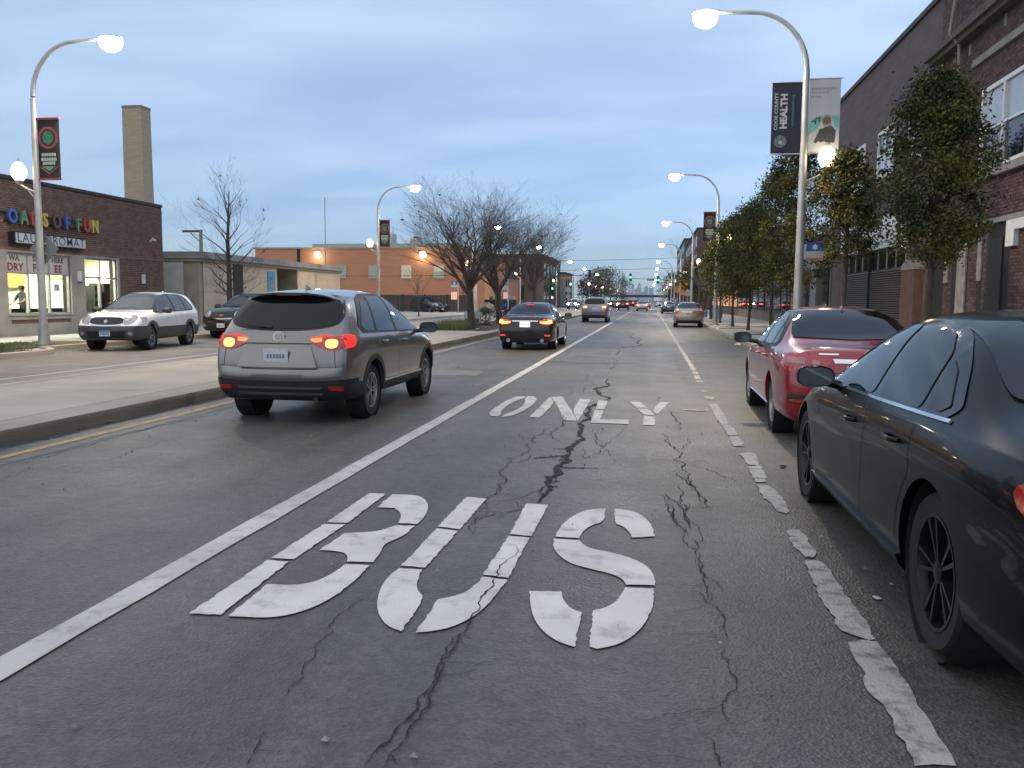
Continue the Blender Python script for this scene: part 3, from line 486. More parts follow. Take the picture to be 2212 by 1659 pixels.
for tx, y, z, s_, mt in (('WA', 26.98, 2.87, .27, brn_p), ('SH', 28.05, 2.87, .27, brn_p), ('HERE', 29.20, 2.87, .25, brn_p), ('DRY', 27.02, 2.55, .37, red_p), ('FR', 28.10, 2.55, .38, red_p), ('EE', 29.22, 2.55, .38, red_p)):
    put_text('sign_lettering', tx, s_, FL(y, z), mt, fo, .002, .012, 1.12)
for y in (25.95, 30.2, 34.45):                                       # frosted wall lamps, unlit
    o_ = part(MB().box(XL + .075, XL + .17, y - .07, y + .07, 2.12, 2.52), 'wall_lamp', M['white_trim'], b); part(MB().box(XL + .074, XL + .18, y - .075, y + .075, 2.08, 2.117), 'wall_lamp_cap', M['dark'], o_)
cm = empty('security_camera', (XL + .02, 35.2, 4.0), 0, 'small white camera on the brown brick wall', 'camera'); MB().box(0, .05, -.04, .04, -.05, .05).tube([(.04, 0, 0), (.18, 0, .06)], .02, 6).build('bracket', M['white_trim'], cm); MB().tube([(.16, -.09, .10), (.20, .1, .02)], .05, 10).build('camera_body', M['white_trim'], cm, True)
# interior seen through the panes
ix0, ix1 = -26.2, XL - .33
part(MB().box(ix0, ix1, 18, 35.8, .12, .16), 'shop_floor', pm('lino', (.35, .34, .3), rough=.5), b); part(MB().box(ix0, ix1, 18, 35.8, 3.35, 3.42), 'shop_ceiling', pm('tile_ceiling', (.75, .74, .66), rough=.8), b)
wy = pm('wall_yellow', (.74, .72, .58), (.70, .68, .54), 2, rough=.7); wg = pm('wall_green', (.62, .64, .50), (.56, .59, .46), 2, rough=.7)
part(MB().box(ix0 - .1, ix0, 18, 35.8, 1.95, 3.35).box(ix0, ix1, 35.7, 35.8, 1.95, 3.35).box(ix0, ix1, 17.9, 18, .16, 3.35), 'shop_wall_upper', wy, b); part(MB().box(ix0 - .1, ix0, 18, 35.8, .16, 1.948).box(ix0, ix1, 35.7, 35.8, .16, 1.948), 'shop_wall_lower', wg, b)
part(MB().box(ix0 + .004, ix0 + .05, 34.3, 35.2, .16, 2.35), 'shop_door', pm('door_orange', (.72, .36, .07), (.6, .3, .05), 2, rough=.5), b); part(MB().box(ix0 + .004, ix0 + .3, 31.4, 32.5, 1.9, 2.5), 'wall_cupboard', pm('cupboard_orange', (.6, .3, .07), rough=.5), b)
part(MB().box(-24.4, -22.5, 31.30, 31.34, .16, 2.2), 'glass_screen', pm('screen_green', (.45, .58, .50), rough=.3), b)
for k_, y in enumerate((20.5, 23.5, 26.5, 29.5, 32.3, 34.6)):
    ft = empty('fluorescent_lamp', (-23.6, y, 3.34), 0, None, 'lamp', 'lamps on the laundromat ceiling'); ft['label'] = 'lit ceiling lamp inside the laundromat, %s from the left' % ('first', 'second', 'third', 'fourth', 'fifth', 'last')[k_]
    MB().box(-.65, .65, -.16, .16, -.05, 0).build('housing', M['white_trim'], ft); MB().box(-.6, .6, -.12, .12, -.075, -.052).build('diffuser', emit_mat('fluorescent', (1.0, .97, .72), 9), ft)
    ld = bpy.data.lights.new('fluorescent_light', 'AREA'); ld.shape = 'RECTANGLE'; ld.size = 1.2; ld.size_y = .25; ld.energy = 250; ld.color = (1.0, .95, .76); lo = bpy.data.objects.new('fluorescent_light', ld); col.objects.link(lo); lo.parent = ft; lo.location = (0, 0, -.09)
wsh = pm('washer_steel', (.32, .33, .33), (.25, .26, .26), 5, rough=.35, metal=.6)
for k, y in enumerate((27.9, 28.6, 29.3, 30.0, 30.7)):
    t_ = empty('washing_machine', (-23.0, y, .16), 0, None, 'washing machine', 'washers behind the wide laundromat window'); t_['label'] = 'steel front loading washer behind the wide laundromat window, %s from the left' % ('first', 'second', 'third', 'fourth', 'last')[k]
    MB().box(-.35, .35, -.32, .32, 0, .92).build('cabinet', wsh, t_); MB().lathe([(.2, .355), (.2, .39), (.15, .41), (.001, .41)], 18, 'x', (0, 0, .52)).build('door', M['dark'], t_, True); MB().box(-.30, .352, -.30, .30, .80, .93).build('control_panel', M['dark'], t_)
for k, (y, lb) in enumerate(((32.85, 'dark vending machine behind the narrow laundromat window, the one with snack rows'), (33.45, 'plain black cabinet beside the vending machine inside the laundromat'), (34.25, 'dark change machine at the right end of the laundromat window'))):
    t_ = empty('vending_machine', (-23.2, y, .16), 0, lb, 'vending machine'); h = (1.85, 1.95, 1.75)[k]; MB().box(-.35, .35, -.22, .22, 0, h).build('cabinet', M['dark'], t_)
    if k != 1:
        for r_ in range(5): MB().box(.352, .37, -.18, .18, .35 + r_ * .28, .52 + r_ * .28).build('shelf_row', pm('snack_row_%d' % (r_ % 3), ((.3, .2, .1), (.25, .08, .06), (.3, .3, .2))[r_ % 3], (.08, .06, .04), 22, rough=.5), t_)
part(MB().box(-22.25, -22.24, 29.35, 29.65, 1.75, 2.0), 'notice', M['plate_w'] if 'plate_w' in M else M['white_trim'], b)
# person inside: dark clothes, arms forward over a machine
pe = empty('person', (-22.72, 28.35, .16), 0, 'person in dark clothes leaning over a machine inside the laundromat', 'person')
bmn = bpy.data.meshes.new('figure'); J = dict(pel=(0, 0, .95), spn=(.02, -.05, 1.2), chs=(.03, -.10, 1.42), nck=(.03, -.13, 1.54), hd=(.03, -.17, 1.63), ht=(.03, -.18, 1.76), ls=(.2, -.10, 1.44), le=(.24, -.30, 1.2), lh=(.18, -.55, 1.12), lf=(.18, -.63, 1.10), rs=(-.15, -.10, 1.44), re=(-.2, -.28, 1.2), rh=(-.14, -.52, 1.10), rf=(-.14, -.60, 1.08), lk=(.10, .02, .52), la=(.10, .06, .09), lt=(.10, -.09, .04), rk=(-.10, 0, .52), ra=(-.11, .05, .09), rt=(-.11, -.10, .04), lhp=(.10, 0, .88), rhp=(-.10, 0, .88))
E_ = [('pel', 'spn'), ('spn', 'chs'), ('chs', 'nck'), ('nck', 'hd'), ('hd', 'ht'), ('chs', 'ls'), ('ls', 'le'), ('le', 'lh'), ('lh', 'lf'), ('chs', 'rs'), ('rs', 're'), ('re', 'rh'), ('rh', 'rf'), ('pel', 'lhp'), ('lhp', 'lk'), ('lk', 'la'), ('la', 'lt'), ('pel', 'rhp'), ('rhp', 'rk'), ('rk', 'ra'), ('ra', 'rt')]
RD = dict(pel=.15, spn=.14, chs=.15, nck=.06, hd=.10, ht=.07, ls=.075, le=.05, lh=.038, lf=.03, rs=.075, re=.05, rh=.038, rf=.03, lk=.065, la=.045, lt=.04, rk=.065, ra=.045, rt=.04, lhp=.10, rhp=.10)
kk = list(J); bmn.from_pydata([J[k] for k in kk], [(kk.index(a), kk.index(c)) for a, c in E_], [])
to = bpy.data.objects.new('figure', bmn); col.objects.link(to); to.modifiers.new('k', 'SKIN'); md = to.modifiers.new('s', 'SUBSURF'); md.levels = 2
for i, k in enumerate(kk): bmn.skin_vertices[0].data[i].radius = (RD[k], RD[k]); bmn.skin_vertices[0].data[i].use_root = (k == 'pel')
fm_ = bpy.data.meshes.new_from_object(to.evaluated_get(bpy.context.evaluated_depsgraph_get())); bpy.data.objects.remove(to)
skin = pm('skin_tone', (.35, .2, .13), rough=.6); cloth = pm('dark_clothes', (.03, .03, .035), rough=.85)
fm_.materials.clear(); fm_.materials.append(cloth); fm_.materials.append(skin)
for p in fm_.polygons:
    c = p.center; p.use_smooth = True
    if c.z > 1.53 or (c.y < -.28 and c.z < 1.3): p.material_index = 1
link('body', fm_, None, pe); MB().lathe([(.02, 1.79), (.09, 1.77), (.118, 1.70), (.115, 1.64)], 14, 'z', (.03, -.165, 0)).build('hair', pm('hair_dark', (.02, .016, .014), rough=.8), pe, True)

# --- signs on the laundromat
ls_ = empty('channel_letter_sign', (XL + .02, 28.75, 4.0), 0, 'rainbow coloured channel letters high on the brick wall', 'sign')
cols_ = dict(r=(.42, .06, .06), b=(.05, .12, .42), g=(.10, .26, .14), y=(.55, .42, .08), n=(.10, .05, .045))
for ch, y, c in (('L', 26.35, 'r'), ('O', 27.0, 'b'), ('A', 27.55, 'g'), ('D', 28.08, 'r'), ('S', 28.62, 'y'), ('O', 29.22, 'n'), ('F', 29.82, 'b'), ('F', 30.48, 'g'), ('U', 30.95, 'r'), ('N', 31.45, 'y')):
    put_text('letter', ch, .66, lambda u, v, d, y=y: (.13 + d, y - 29.0 + u, .27 + v), pm('letter_' + c, cols_[c], rough=.35, coat=.3), ls_, .05, .022, 1, .82)
MB().box(.02, .07, -3.0, 2.75, .12, .15).box(.02, .07, -3.0, 2.75, .38, .41).build('mounting_rail', M['dark'], ls_)
bs = empty('box_sign', (XL + .02, 28.58, 3.36), 0, 'long white light box sign with blue capitals under the rainbow letters', 'sign')
MB().box(0, .24, -1.92, 1.9, 0, .40).build('case', M['dark'], bs); MB().box(.2415, .25, -1.85, 1.86, .03, .37).build('face', pm('sign_face', (.50, .52, .56), (.44, .46, .5), 2, rough=.4), bs)
put_text('lettering', 'LAUNDROMAT', .46, lambda u, v, d: (.253 + d, u, .20 + v), pm('sign_blue', (.04, .05, .14), rough=.4), bs, .002, .002, 1.14, 1.04)

# --- buff chimney
ck = empty('chimney_stack', (-29.0, 45.2, .1), 0, 'tall square buff brick chimney rising behind the laundromat roof', 'chimney'); O = ck.location.copy()
tan = pm('buff_brick', (.42, .34, .23), (.36, .29, .195), 2, 5, rough=.9, bump=.12, bscale=30, stretch=(1, 1, 4))
part(MB().add([(-29.2, 44.55, .1), (-27.95, 44.55, .1), (-27.95, 45.6, .1), (-29.2, 45.6, .1), (-29.15, 44.6, 11.95), (-28.0, 44.6, 11.95), (-28.0, 45.5, 11.95), (-29.15, 45.5, 11.95)], [(0, 1, 5, 4), (1, 2, 6, 5), (2, 3, 7, 6), (3, 0, 4, 7), (4, 5, 6, 7)]), 'shaft', tan, ck)
part(MB().box(-29.17, -27.98, 44.58, 45.52, 11.95, 12.08), 'cap', pm('cap_stone', (.26, .215, .155), rough=.9), ck)

# --- low tan building
XL = -21.7
b = empty('low_tan_building', (XL, 48, .1), 0, 'low tan shop with ribbed siding and a flat grey fascia past the laundromat', 'building'); O = b.location.copy()
sid = pm('siding_tan', (.60, .49, .355), (.52, .42, .30), 1.2, rough=.7, island=.05); wt = pm('block_wall_tan', (.36, .315, .24), (.27, .235, .18), 1.5, 6, rough=.9, bump=.25, bscale=14)
part(MB().box(-34, XL - .05, 39.05, 47.88, .1, 3.42).box(-34, XL - .05, 50.8, 58.2, .1, 3.42).box(-34, -24.5, 47.88, 50.8, .1, 3.42), 'wall', wt, b)
sd_ = MB()
for a, c in ((39.4, 42.45), (43.55, 46.5), (46.5, 47.86), (50.82, 58.2)):
    z = .2
    while z < 3.36: sd_.add([(XL - .05, a, z), (XL - .05, c, z), (XL - .005, c, z), (XL - .005, a, z), (XL - .045, a, z + .115), (XL - .045, c, z + .115)], [(3, 2, 5, 4), (0, 1, 2, 3)]); z += .115
tag(part(sd_, 'siding_boards', sid, b), kind='stuff')
part(MB().box(-34.1, XL + .22, 38.9, 58.3, 3.43, 3.76), 'fascia', pm('fascia_grey', (.29, .275, .25), (.22, .21, .195), 1.2, 5, rough=.8, bump=.08), b); part(MB().box(-34.05, XL + .10, 38.95, 58.25, 3.30, 3.42), 'soffit_board', pm('fascia_tan', (.34, .30, .24), rough=.8), b)
part(MB().box(XL - .04, XL + .02, 42.48, 43.52, .2, 3.26), 'dark_panel', pm('dark_brick_panel', (.035, .028, .024), (.022, .018, .016), 8, rough=.8, bump=.3), b)
part(MB().box(-25.2, -22.55, 38.99, 39.04, 1.25, 3.28), 'boarded_panel', pm('board_pale', (.56, .55, .49), (.47, .46, .41), 2, rough=.7), b); part(MB().box(-25.2, -23.9, 38.98, 39.035, .72, 1.2).box(-23.85, -22.55, 38.98, 39.035, .72, 1.2), 'block_panel', pm('block_grey', (.30, .29, .27), rough=.9), b); part(MB().box(-24.2, -22.6, 38.97, 39.03, .15, .70), 'low_opening', M['dark'], b)
part(MB().box(XL - .015, XL + .03, 46.55, 47.5, 2.0, 3.03), 'hanging_sign', pm('sign_sky_blue', (.05, .30, .60), (.04, .24, .5), 2, rough=.5), b)
part(MB().prism([(.22 * math.cos(t), .34 * math.sin(t)) for t in [6.283 * i / 20 for i in range(20)]], lambda u, v, d: (XL + .032 + d, 47.02 + u, 2.42 + v), .008), 'oval_emblem', pm('emblem_gold', (.35, .33, .24), (.08, .09, .07), 9, rough=.5), b)
part(MB().tube([(-25, 53.2, 3.76), (-25, 53.2, 3.95)], .3, 12), 'roof_vent', M['steel'], b)

# --- orange school-like block
b = empty('orange_building', (-40, 115, .1), 0, 'long orange brick block with small upper windows beyond the black fence', 'building'); O = b.location.copy()
org = pm('brick_orange', (.50, .225, .12), (.45, .20, .105), .5, 6, rough=.9, bump=.12, bscale=10, stretch=(1, 1, 6)); gw = pm('lit_curtain', (.55, .5, .36), (.4, .33, .2), 3, rough=.6, emit=(1, .75, .4), estr=.12)
part(MB().box(-55.4, -25.5, 115, 150, .1, 8.42), 'wall', org, b); part(MB().box(-25.5, -22.4, 115.4, 146, .1, 4.6), 'wing_wall', org, b); part(MB().box(-55.6, -25.3, 114.85, 150.1, 8.42, 8.62), 'coping', M['lime'], b); part(MB().box(-25.45, -22.25, 115.25, 146.1, 4.6, 4.74), 'coping', M['lime'], b)
part(MB().box(-48.5, -27, 119, 140, 8.62, 9.35), 'parapet_wall', pm('parapet_buff', (.42, .40, .33), rough=.9), b)
for i, x in enumerate((-43.5, -38.8, -34.1, -29.5)):
    f_ = part(MB().box(x, x + 1.6, 114.93, 115.05, 4.25, 6.2), 'window', M['lime'], b); part(MB().box(x + .1, x + 1.5, 114.9, 114.925, 5.25, 6.1), 'pane', (pm('blind_pale', (.42, .42, .32), (.34, .36, .28), 2), gw)[i >= 2], f_); part(MB().box(x + .1, x + 1.5, 114.9, 114.925, 4.35, 5.2), 'pane', (pm('blind_pale', (.4, .4, .3)), gw)[i == 2], f_)
for y in (118.5, 122.5, 126.5, 130.5, 134.5, 138.5):
    f_ = part(MB().box(-22.45, -22.34, y, y + 3, .8, 2.1), 'window', M['lime'], b); part(MB().box(-22.338, -22.325, y + .12, y + 1.45, .9, 2.0).box(-22.338, -22.325, y + 1.55, y + 2.88, .9, 2.0), 'pane', M['glass_dark'], f_)
part(MB().box(-49.1, -48.7, 114.86, 115.0, 6.3, 8.4), 'downpipe', M['dark'], b)
for k, (x, lb) in enumerate(((-46.0, 'lit flood lamp high on the orange wall near the flagpole'), (-30.9, 'lit flood lamp high on the orange wall behind the bare median trees'))):
    fl = empty('flood_lamp', (x, 114.9, 7.6), 0, lb, 'lamp'); MB().box(-.3, .3, -.25, .08, -.2, .3).build('housing', M['dark'], fl); MB().lathe([(.02, -.42), (.36, -.38), (.46, -.25)], 14, 'y', (0, 0, -.05)).build('lens', emit_mat('flood_lens', (1, .93, .6), 14), fl, True)
    ld = bpy.data.lights.new('flood_light', 'POINT'); ld.energy = 110; ld.shadow_soft_size = .3; ld.color = (1, .85, .5); lo = bpy.data.objects.new('flood_light', ld); col.objects.link(lo); lo.parent = fl; lo.location = (0, -.7, -.2)
for k, (x, y, sx, sy, h, lb) in enumerate(((-38.2, 122, 2.2, 2, 1.6, 'grey rooftop air unit on the orange block, larger of two'), (-34.4, 124, 1.4, 1.6, 1.1, 'grey rooftop air unit on the orange block, smaller of two'))):
    u = empty('rooftop_unit', (x, y, 9.35), 0, lb, 'air unit'); MB().box(-sx / 2, sx / 2, -sy / 2, sy / 2, 0, h).build('casing', M['steel'], u); MB().lathe([(.4, h), (.4, h + .2), (.3, h + .22)], 12).build('fan_cowl', M['dark'], u); MB().tube([(sx * .4, 0, h), (sx * .4, 0, h + 1.0)], .09, 8).build('vent_pipe', M['white_trim'], u)

# --- right: near dark brick building
XR = 8.2
def RF(y, z, x, O): return lambda u, v, d: (x - d - O[0], y - u - O[1], z + v - O[2])
b = empty('dark_brick_building', (XR, 22, .1), 0, 'dark red brick building with white sash windows at the right edge', 'building'); O = b.location.copy()
part(MB().box(XR, 24, 12, 27.45, .1, 11.4), 'wall', M['mortar_r'], b)
wins = [(20.95, 23.80, 4.80, 6.86), (15.2, 18.2, 4.80, 6.86)]; doors = [(21.7, 22.95, .15, 3.42), (23.3, 23.55, .15, 3.3), (24.3, 25.5, .15, 3.2), (26.2, 27.1, .15, 3.2), (18.5, 20.6, .15, 3.3)]
br = bricks('bricks', M['brick_r'], b, XR, -1, 14.5, 27.45, .15, 11.3, wins + doors + [(12, 28, 3.46, 3.6), (12, 28, 7.6, 7.8), (12, 28, 8.4, 8.75), (12, 24.6, 4.58, 4.8)])
for v in br.data.vertices: v.co -= Vector(O)
st_ = pm('stone_trim', (.25, .23, .21), (.17, .16, .15), 2, 5, rough=.85, bump=.2)
part(MB().box(XR - .07, XR, 14, 27.5, 3.47, 3.59), 'string_course', st_, b); part(MB().box(XR - .10, XR, 14, 24.6, 7.61, 7.79), 'string_course', st_, b); part(MB().box(XR - .16, XR, 14, 24.2, 4.60, 4.79), 'window_sill', st_, b)
part(MB().box(XR - .42, XR, 14, 27.7, 8.55, 8.74).box(XR - .3, XR, 14, 27.6, 8.42, 8.548), 'cornice', pm('cornice_dark', (.085, .075, .068), (.06, .053, .05), 2, rough=.85), b)
shade = pm('window_blind', (.36, .40, .42), (.30, .34, .36), 1.5, rough=.08, coat=.5); 
for a, c, z0, z1 in wins: pane_window(b, XR - .03 - O[0], -1, a - O[1], c - O[1], z0 - O[2], z1 - O[2], M['white_trim'], M['glass_dark'], .10, 2, True, .05, [M['glass_dark'], shade, pm('blind_low', (.17, .17, .15), (.12, .12, .11), 2, rough=.1), shade])
for i, (a, c, z0, z1) in enumerate(doors):
    d_ = part(MB().box(XR - .004, XR + .02, a, c, z0, z1), 'doorway', M['dark'], b)
part(MB().box(XR - .05, XR, 22.0, 22.85, .15, 3.1), 'door', pm('door_black', (.016, .015, .015), rough=.5), b)
lightp = pm('side_light', (.30, .29, .28), (.16, .16, .155), 5, rough=.4)
for a, c, z0, z1 in ((23.3, 23.55, 2.1, 3.2), (25.75, 26.05, 2.1, 2.8), (24.35, 25.0, .5, 3.1)): part(MB().box(XR - .05, XR - .01, a, c, z0, z1), 'side_light', lightp, b)
part(MB().box(XR - .12, XR, 21.2, 21.66, 2.85, 3.45).box(XR - .12, XR, 18.4, 21.2, 3.22, 3.45), 'portal_trim', M['white_trim'], b)
part(MB().tube([(XR - .22, 25.3, 11), (XR - .46, 25.3, 8.7), (XR - .22, 25.25, 8.4), (XR - .18, 25.2, 6.8)], .045, 8), 'downpipe', st_, b)
for y, z in ((22.6, 8.1), (26.1, 8.0), (24.9, 8.05)): part(MB().box(XR - .04, XR, y, y + .14, z, z + .28), 'stone_inset', st_, b)

# --- mauve building with boarded shop
b = empty('mauve_building', (XR, 34, .1), 0, 'two storey mauve brick building with a long white shop fascia', 'building'); O = b.location.copy()
mv = pm('mauve_brick', (.115, .090, .092), (.088, .070, .072), .9, 6, rough=.9, bump=.3, bscale=9, stretch=(1, 1, 5))
part(MB().box(XR + .02, 24, 27.47, 41.6, .1, 10.4), 'wall', mv, b); part(MB().box(XR - .06, 24.1, 27.47, 41.7, 10.4, 10.56), 'coping', M['coping'], b)
for a, c in ((28.4, 30.3), (32.15, 34.2), (36.2, 38.0)):
    pane_window(b, XR - O[0], -1, a - O[1], c - O[1], 6.03 - O[2], 7.75 - O[2], M['white_trim'], shade, .12, 2, True, .03, [shade, M['glass_dark']]); part(MB().box(XR - .12, XR + .02, a - .15, c + .15, 5.86, 6.0), 'window_sill', st_, b)
for i, (a, c) in enumerate(((29.75, 31.6), (31.62, 33.5), (33.52, 35.4), (35.42, 37.3), (37.32, 39.2))): part(MB().box(XR - .16, XR + .018, a, c - .01, 3.45, 4.55), 'fascia_panel', pm('fascia_white', (.62, .64, .66), (.54, .56, .58), 1, rough=.35), b)
for i in range(8):
    a = 29.8 + i * 1.17; f_ = part(MB().box(XR - .03, XR + .018, a, a + .12, 2.72, 3.44), 'transom_post', (pm('post_tan', (.33, .26, .2), rough=.7), st_)[i % 2], b); part(MB().box(XR - .01, XR + .018, a + .13, a + 1.16, 2.75, 3.42), 'transom_pane', M['glass_dark'], b)
mesh_g = pm('roller_grille', (.12, .115, .105), (.06, .058, .055), 14, 4, rough=.6, metal=.2, stretch=(1, 4, 1)); mesh_b = pm('roller_grille_rust', (.095, .075, .058), (.05, .042, .035), 14, 4, rough=.7, stretch=(1, 4, 1))
for a, c, mt in ((29.85, 34.35, mesh_b), (34.5, 39.15, mesh_g)):
    gp = MB(); z = .2
    while z < 2.68: gp.add([(XR - .02, a, z), (XR - .02, c, z), (XR - .06, c, z + .03), (XR - .06, a, z + .03), (XR - .02, c, z + .075), (XR - .02, a, z + .075)], [(0, 1, 2, 3), (3, 2, 4, 5)]); z += .08
    tag(part(gp, 'shutter_slats', mt, b), kind='stuff')
part(MB().box(XR - .10, XR + .01, 34.38, 34.48, .15, 3.44), 'shop_post', M['dark'], b); part(MB().box(XR - .25, XR + .01, 28.1, 29.5, .15, 2.55), 'entrance_pier', pm('pier_brown', (.14, .078, .05), (.10, .056, .037), 3, rough=.8, bump=.2), b)
part(MB().prism([(.72 * math.cos(t), .30 * math.sin(t)) for t in [math.pi * i / 12 for i in range(13)]], lambda u, v, d: (XR - .27 + d, 28.8 + u, 2.56 + v), .28), 'arched_cap', st_, b)

# --- further right: low shop row and taller blocks
def low_block(name, label, y0, y1, h, mat, n, x=XR, x1=24, sill=.9, top=3.0, glass=None, par=.35, group=None):
    global O
    b = empty(name, (x, (y0 + y1) / 2, .1), 0, label, 'building', group); O = b.location.copy()
    part(MB().box(x, x1, y0, y1, .1, h), 'wall', mat, b); part(MB().box(x - .12, x1 + .1, y0, y1, h, h + .15), 'coping', M['coping'], b)
    cw = (y1 - y0) / n
    for k in range(n):
        a, c = y0 + k * cw + .4, y0 + (k + 1) * cw - .4; f_ = part(MB().box(x - .06, x - .002, a, c, sill, top), 'shop_window', M['dark'], b); part(MB().box(x - .075, x - .062, a + .1, c - .1, sill + .1, top - .1), 'pane', glass or M['glass_dark'], f_)
    part(MB().box(x - .2, x - .003, y0 + .2, y1 - .2, top + .15, top + .75), 'fascia', st_, b); return b
grey_r = pm('render_grey', (.13, .125, .115), (.09, .088, .08), 1, 6, rough=.9, bump=.15); red_r = pm('brick_far_red', (.14, .075, .06), (.10, .055, .045), .7, 6, rough=.9, bump=.1)
bb = low_block('grey_shop_building', 'low grey rendered shop past the mauve building with a pale blue door', 41.7, 60, 4.7, grey_r, 5); part(MB().box(XR - .09, XR - .004, 44.9, 46.5, .15, 3.1), 'door', pm('door_blue_grey', (.20, .25, .30), (.16, .2, .24), 2, rough=.6), bb)
low_block('brown_shop_building', 'low brown brick shop behind the street trees', 60.2, 84, 4.6, pm('brick_far_brown', (.17, .13, .10), (.12, .095, .075), .8, 6, rough=.9), 6)
low_block('red_shop_building', 'low red brick shop with lit glazing further down the right pavement', 84.2, 118, 5.2, red_r, 8, glass=pm('shop_lit', (.3, .2, .1), (.12, .08, .04), 1.2, rough=.3, emit=(1, .5, .18), estr=.25))
def tall_block(name, label, x, x1, y0, y1, h, mat, floors, face, nw, group=None):
    global O
    b = empty(name, (x, (y0 + y1) / 2, .1), 0, label, 'building', group); O = b.location.copy()
    xa, xb = sorted((x, x1)); part(MB().box(xa, xb, y0, y1, .1, h), 'wall', mat, b); part(MB().box(xa - .2, xb + .2, y0 - .2, y1 + .2, h, h + .4), 'cornice', M['coping'], b)
    fh = (h - 1.2) / floors; cw = (y1 - y0) / nw; dw = abs(x1 - x) / 5
    for f_ in range(floors):
        z = 1.0 + f_ * fh
        for k in range(nw):
            a = y0 + k * cw + cw * .25; xx = sorted((x + face * .02, x + face * .05)); part(MB().box(xx[0], xx[1], a, a + cw * .5, z + fh * .15, z + fh * .75), 'window', M['glass_dark'], b)
        for k in range(4):
            a = xa + (k + .7) * dw; part(MB().box(a, a + dw * .45, y0 - .05, y0 - .02, z + fh * .15, z + fh * .75), 'window', M['glass_dark'], b)
tall_block('brick_block', 'four storey dark brick block beyond the junction on the right', XR, 26, 162, 215, 14.5, red_r, 4, -1, 9)
tall_block('grey_block', 'tall grey block far down the right side of the street', XR, 24, 225, 290, 17, grey_r, 5, -1, 8)
tall_block('brown_hall', 'brown flat roofed hall beyond the junction on the left', -20.5, -42, 164, 196, 9.8, pm('hall_brown', (.11, .088, .07), (.08, .066, .054), .4, 5, rough=.9), 2, 1, 6)
tall_block('pale_block', 'pale narrow block past the brown hall', -19.5, -30, 197, 215, 7.5, pm('pale_render', (.34, .32, .29), rough=.9), 2, 1, 3)

# --- black fence and hedge on the left
fn = empty('black_fence', (-27.5, 89, .12), 0, 'long black slatted fence in front of the orange block', 'fence'); k = 0
x = -36.0
while x < -20.5:
    MB().box(x + 27.5 - .05, x + 27.5 + .05, -.05, .05, 0, 1.95).build('post', M['black_metal'], fn)
    sl_ = MB()
    for i in range(16): sl_.box(x + 27.5 + .06 + i * .148, x + 27.5 + .06 + i * .148 + .125, -.02, .02, .08, 1.85)
    tag(sl_.build('pickets', M['black_metal'], fn), kind='stuff'); MB().box(x + 27.5 + .05, x + 27.5 + 2.39, -.035, -.021, .3, .36).build('rail', M['black_metal'], fn); MB().box(x + 27.5 + .05, x + 27.5 + 2.39, -.035, -.021, 1.6, 1.66).build('rail', M['black_metal'], fn)
    x += 2.44
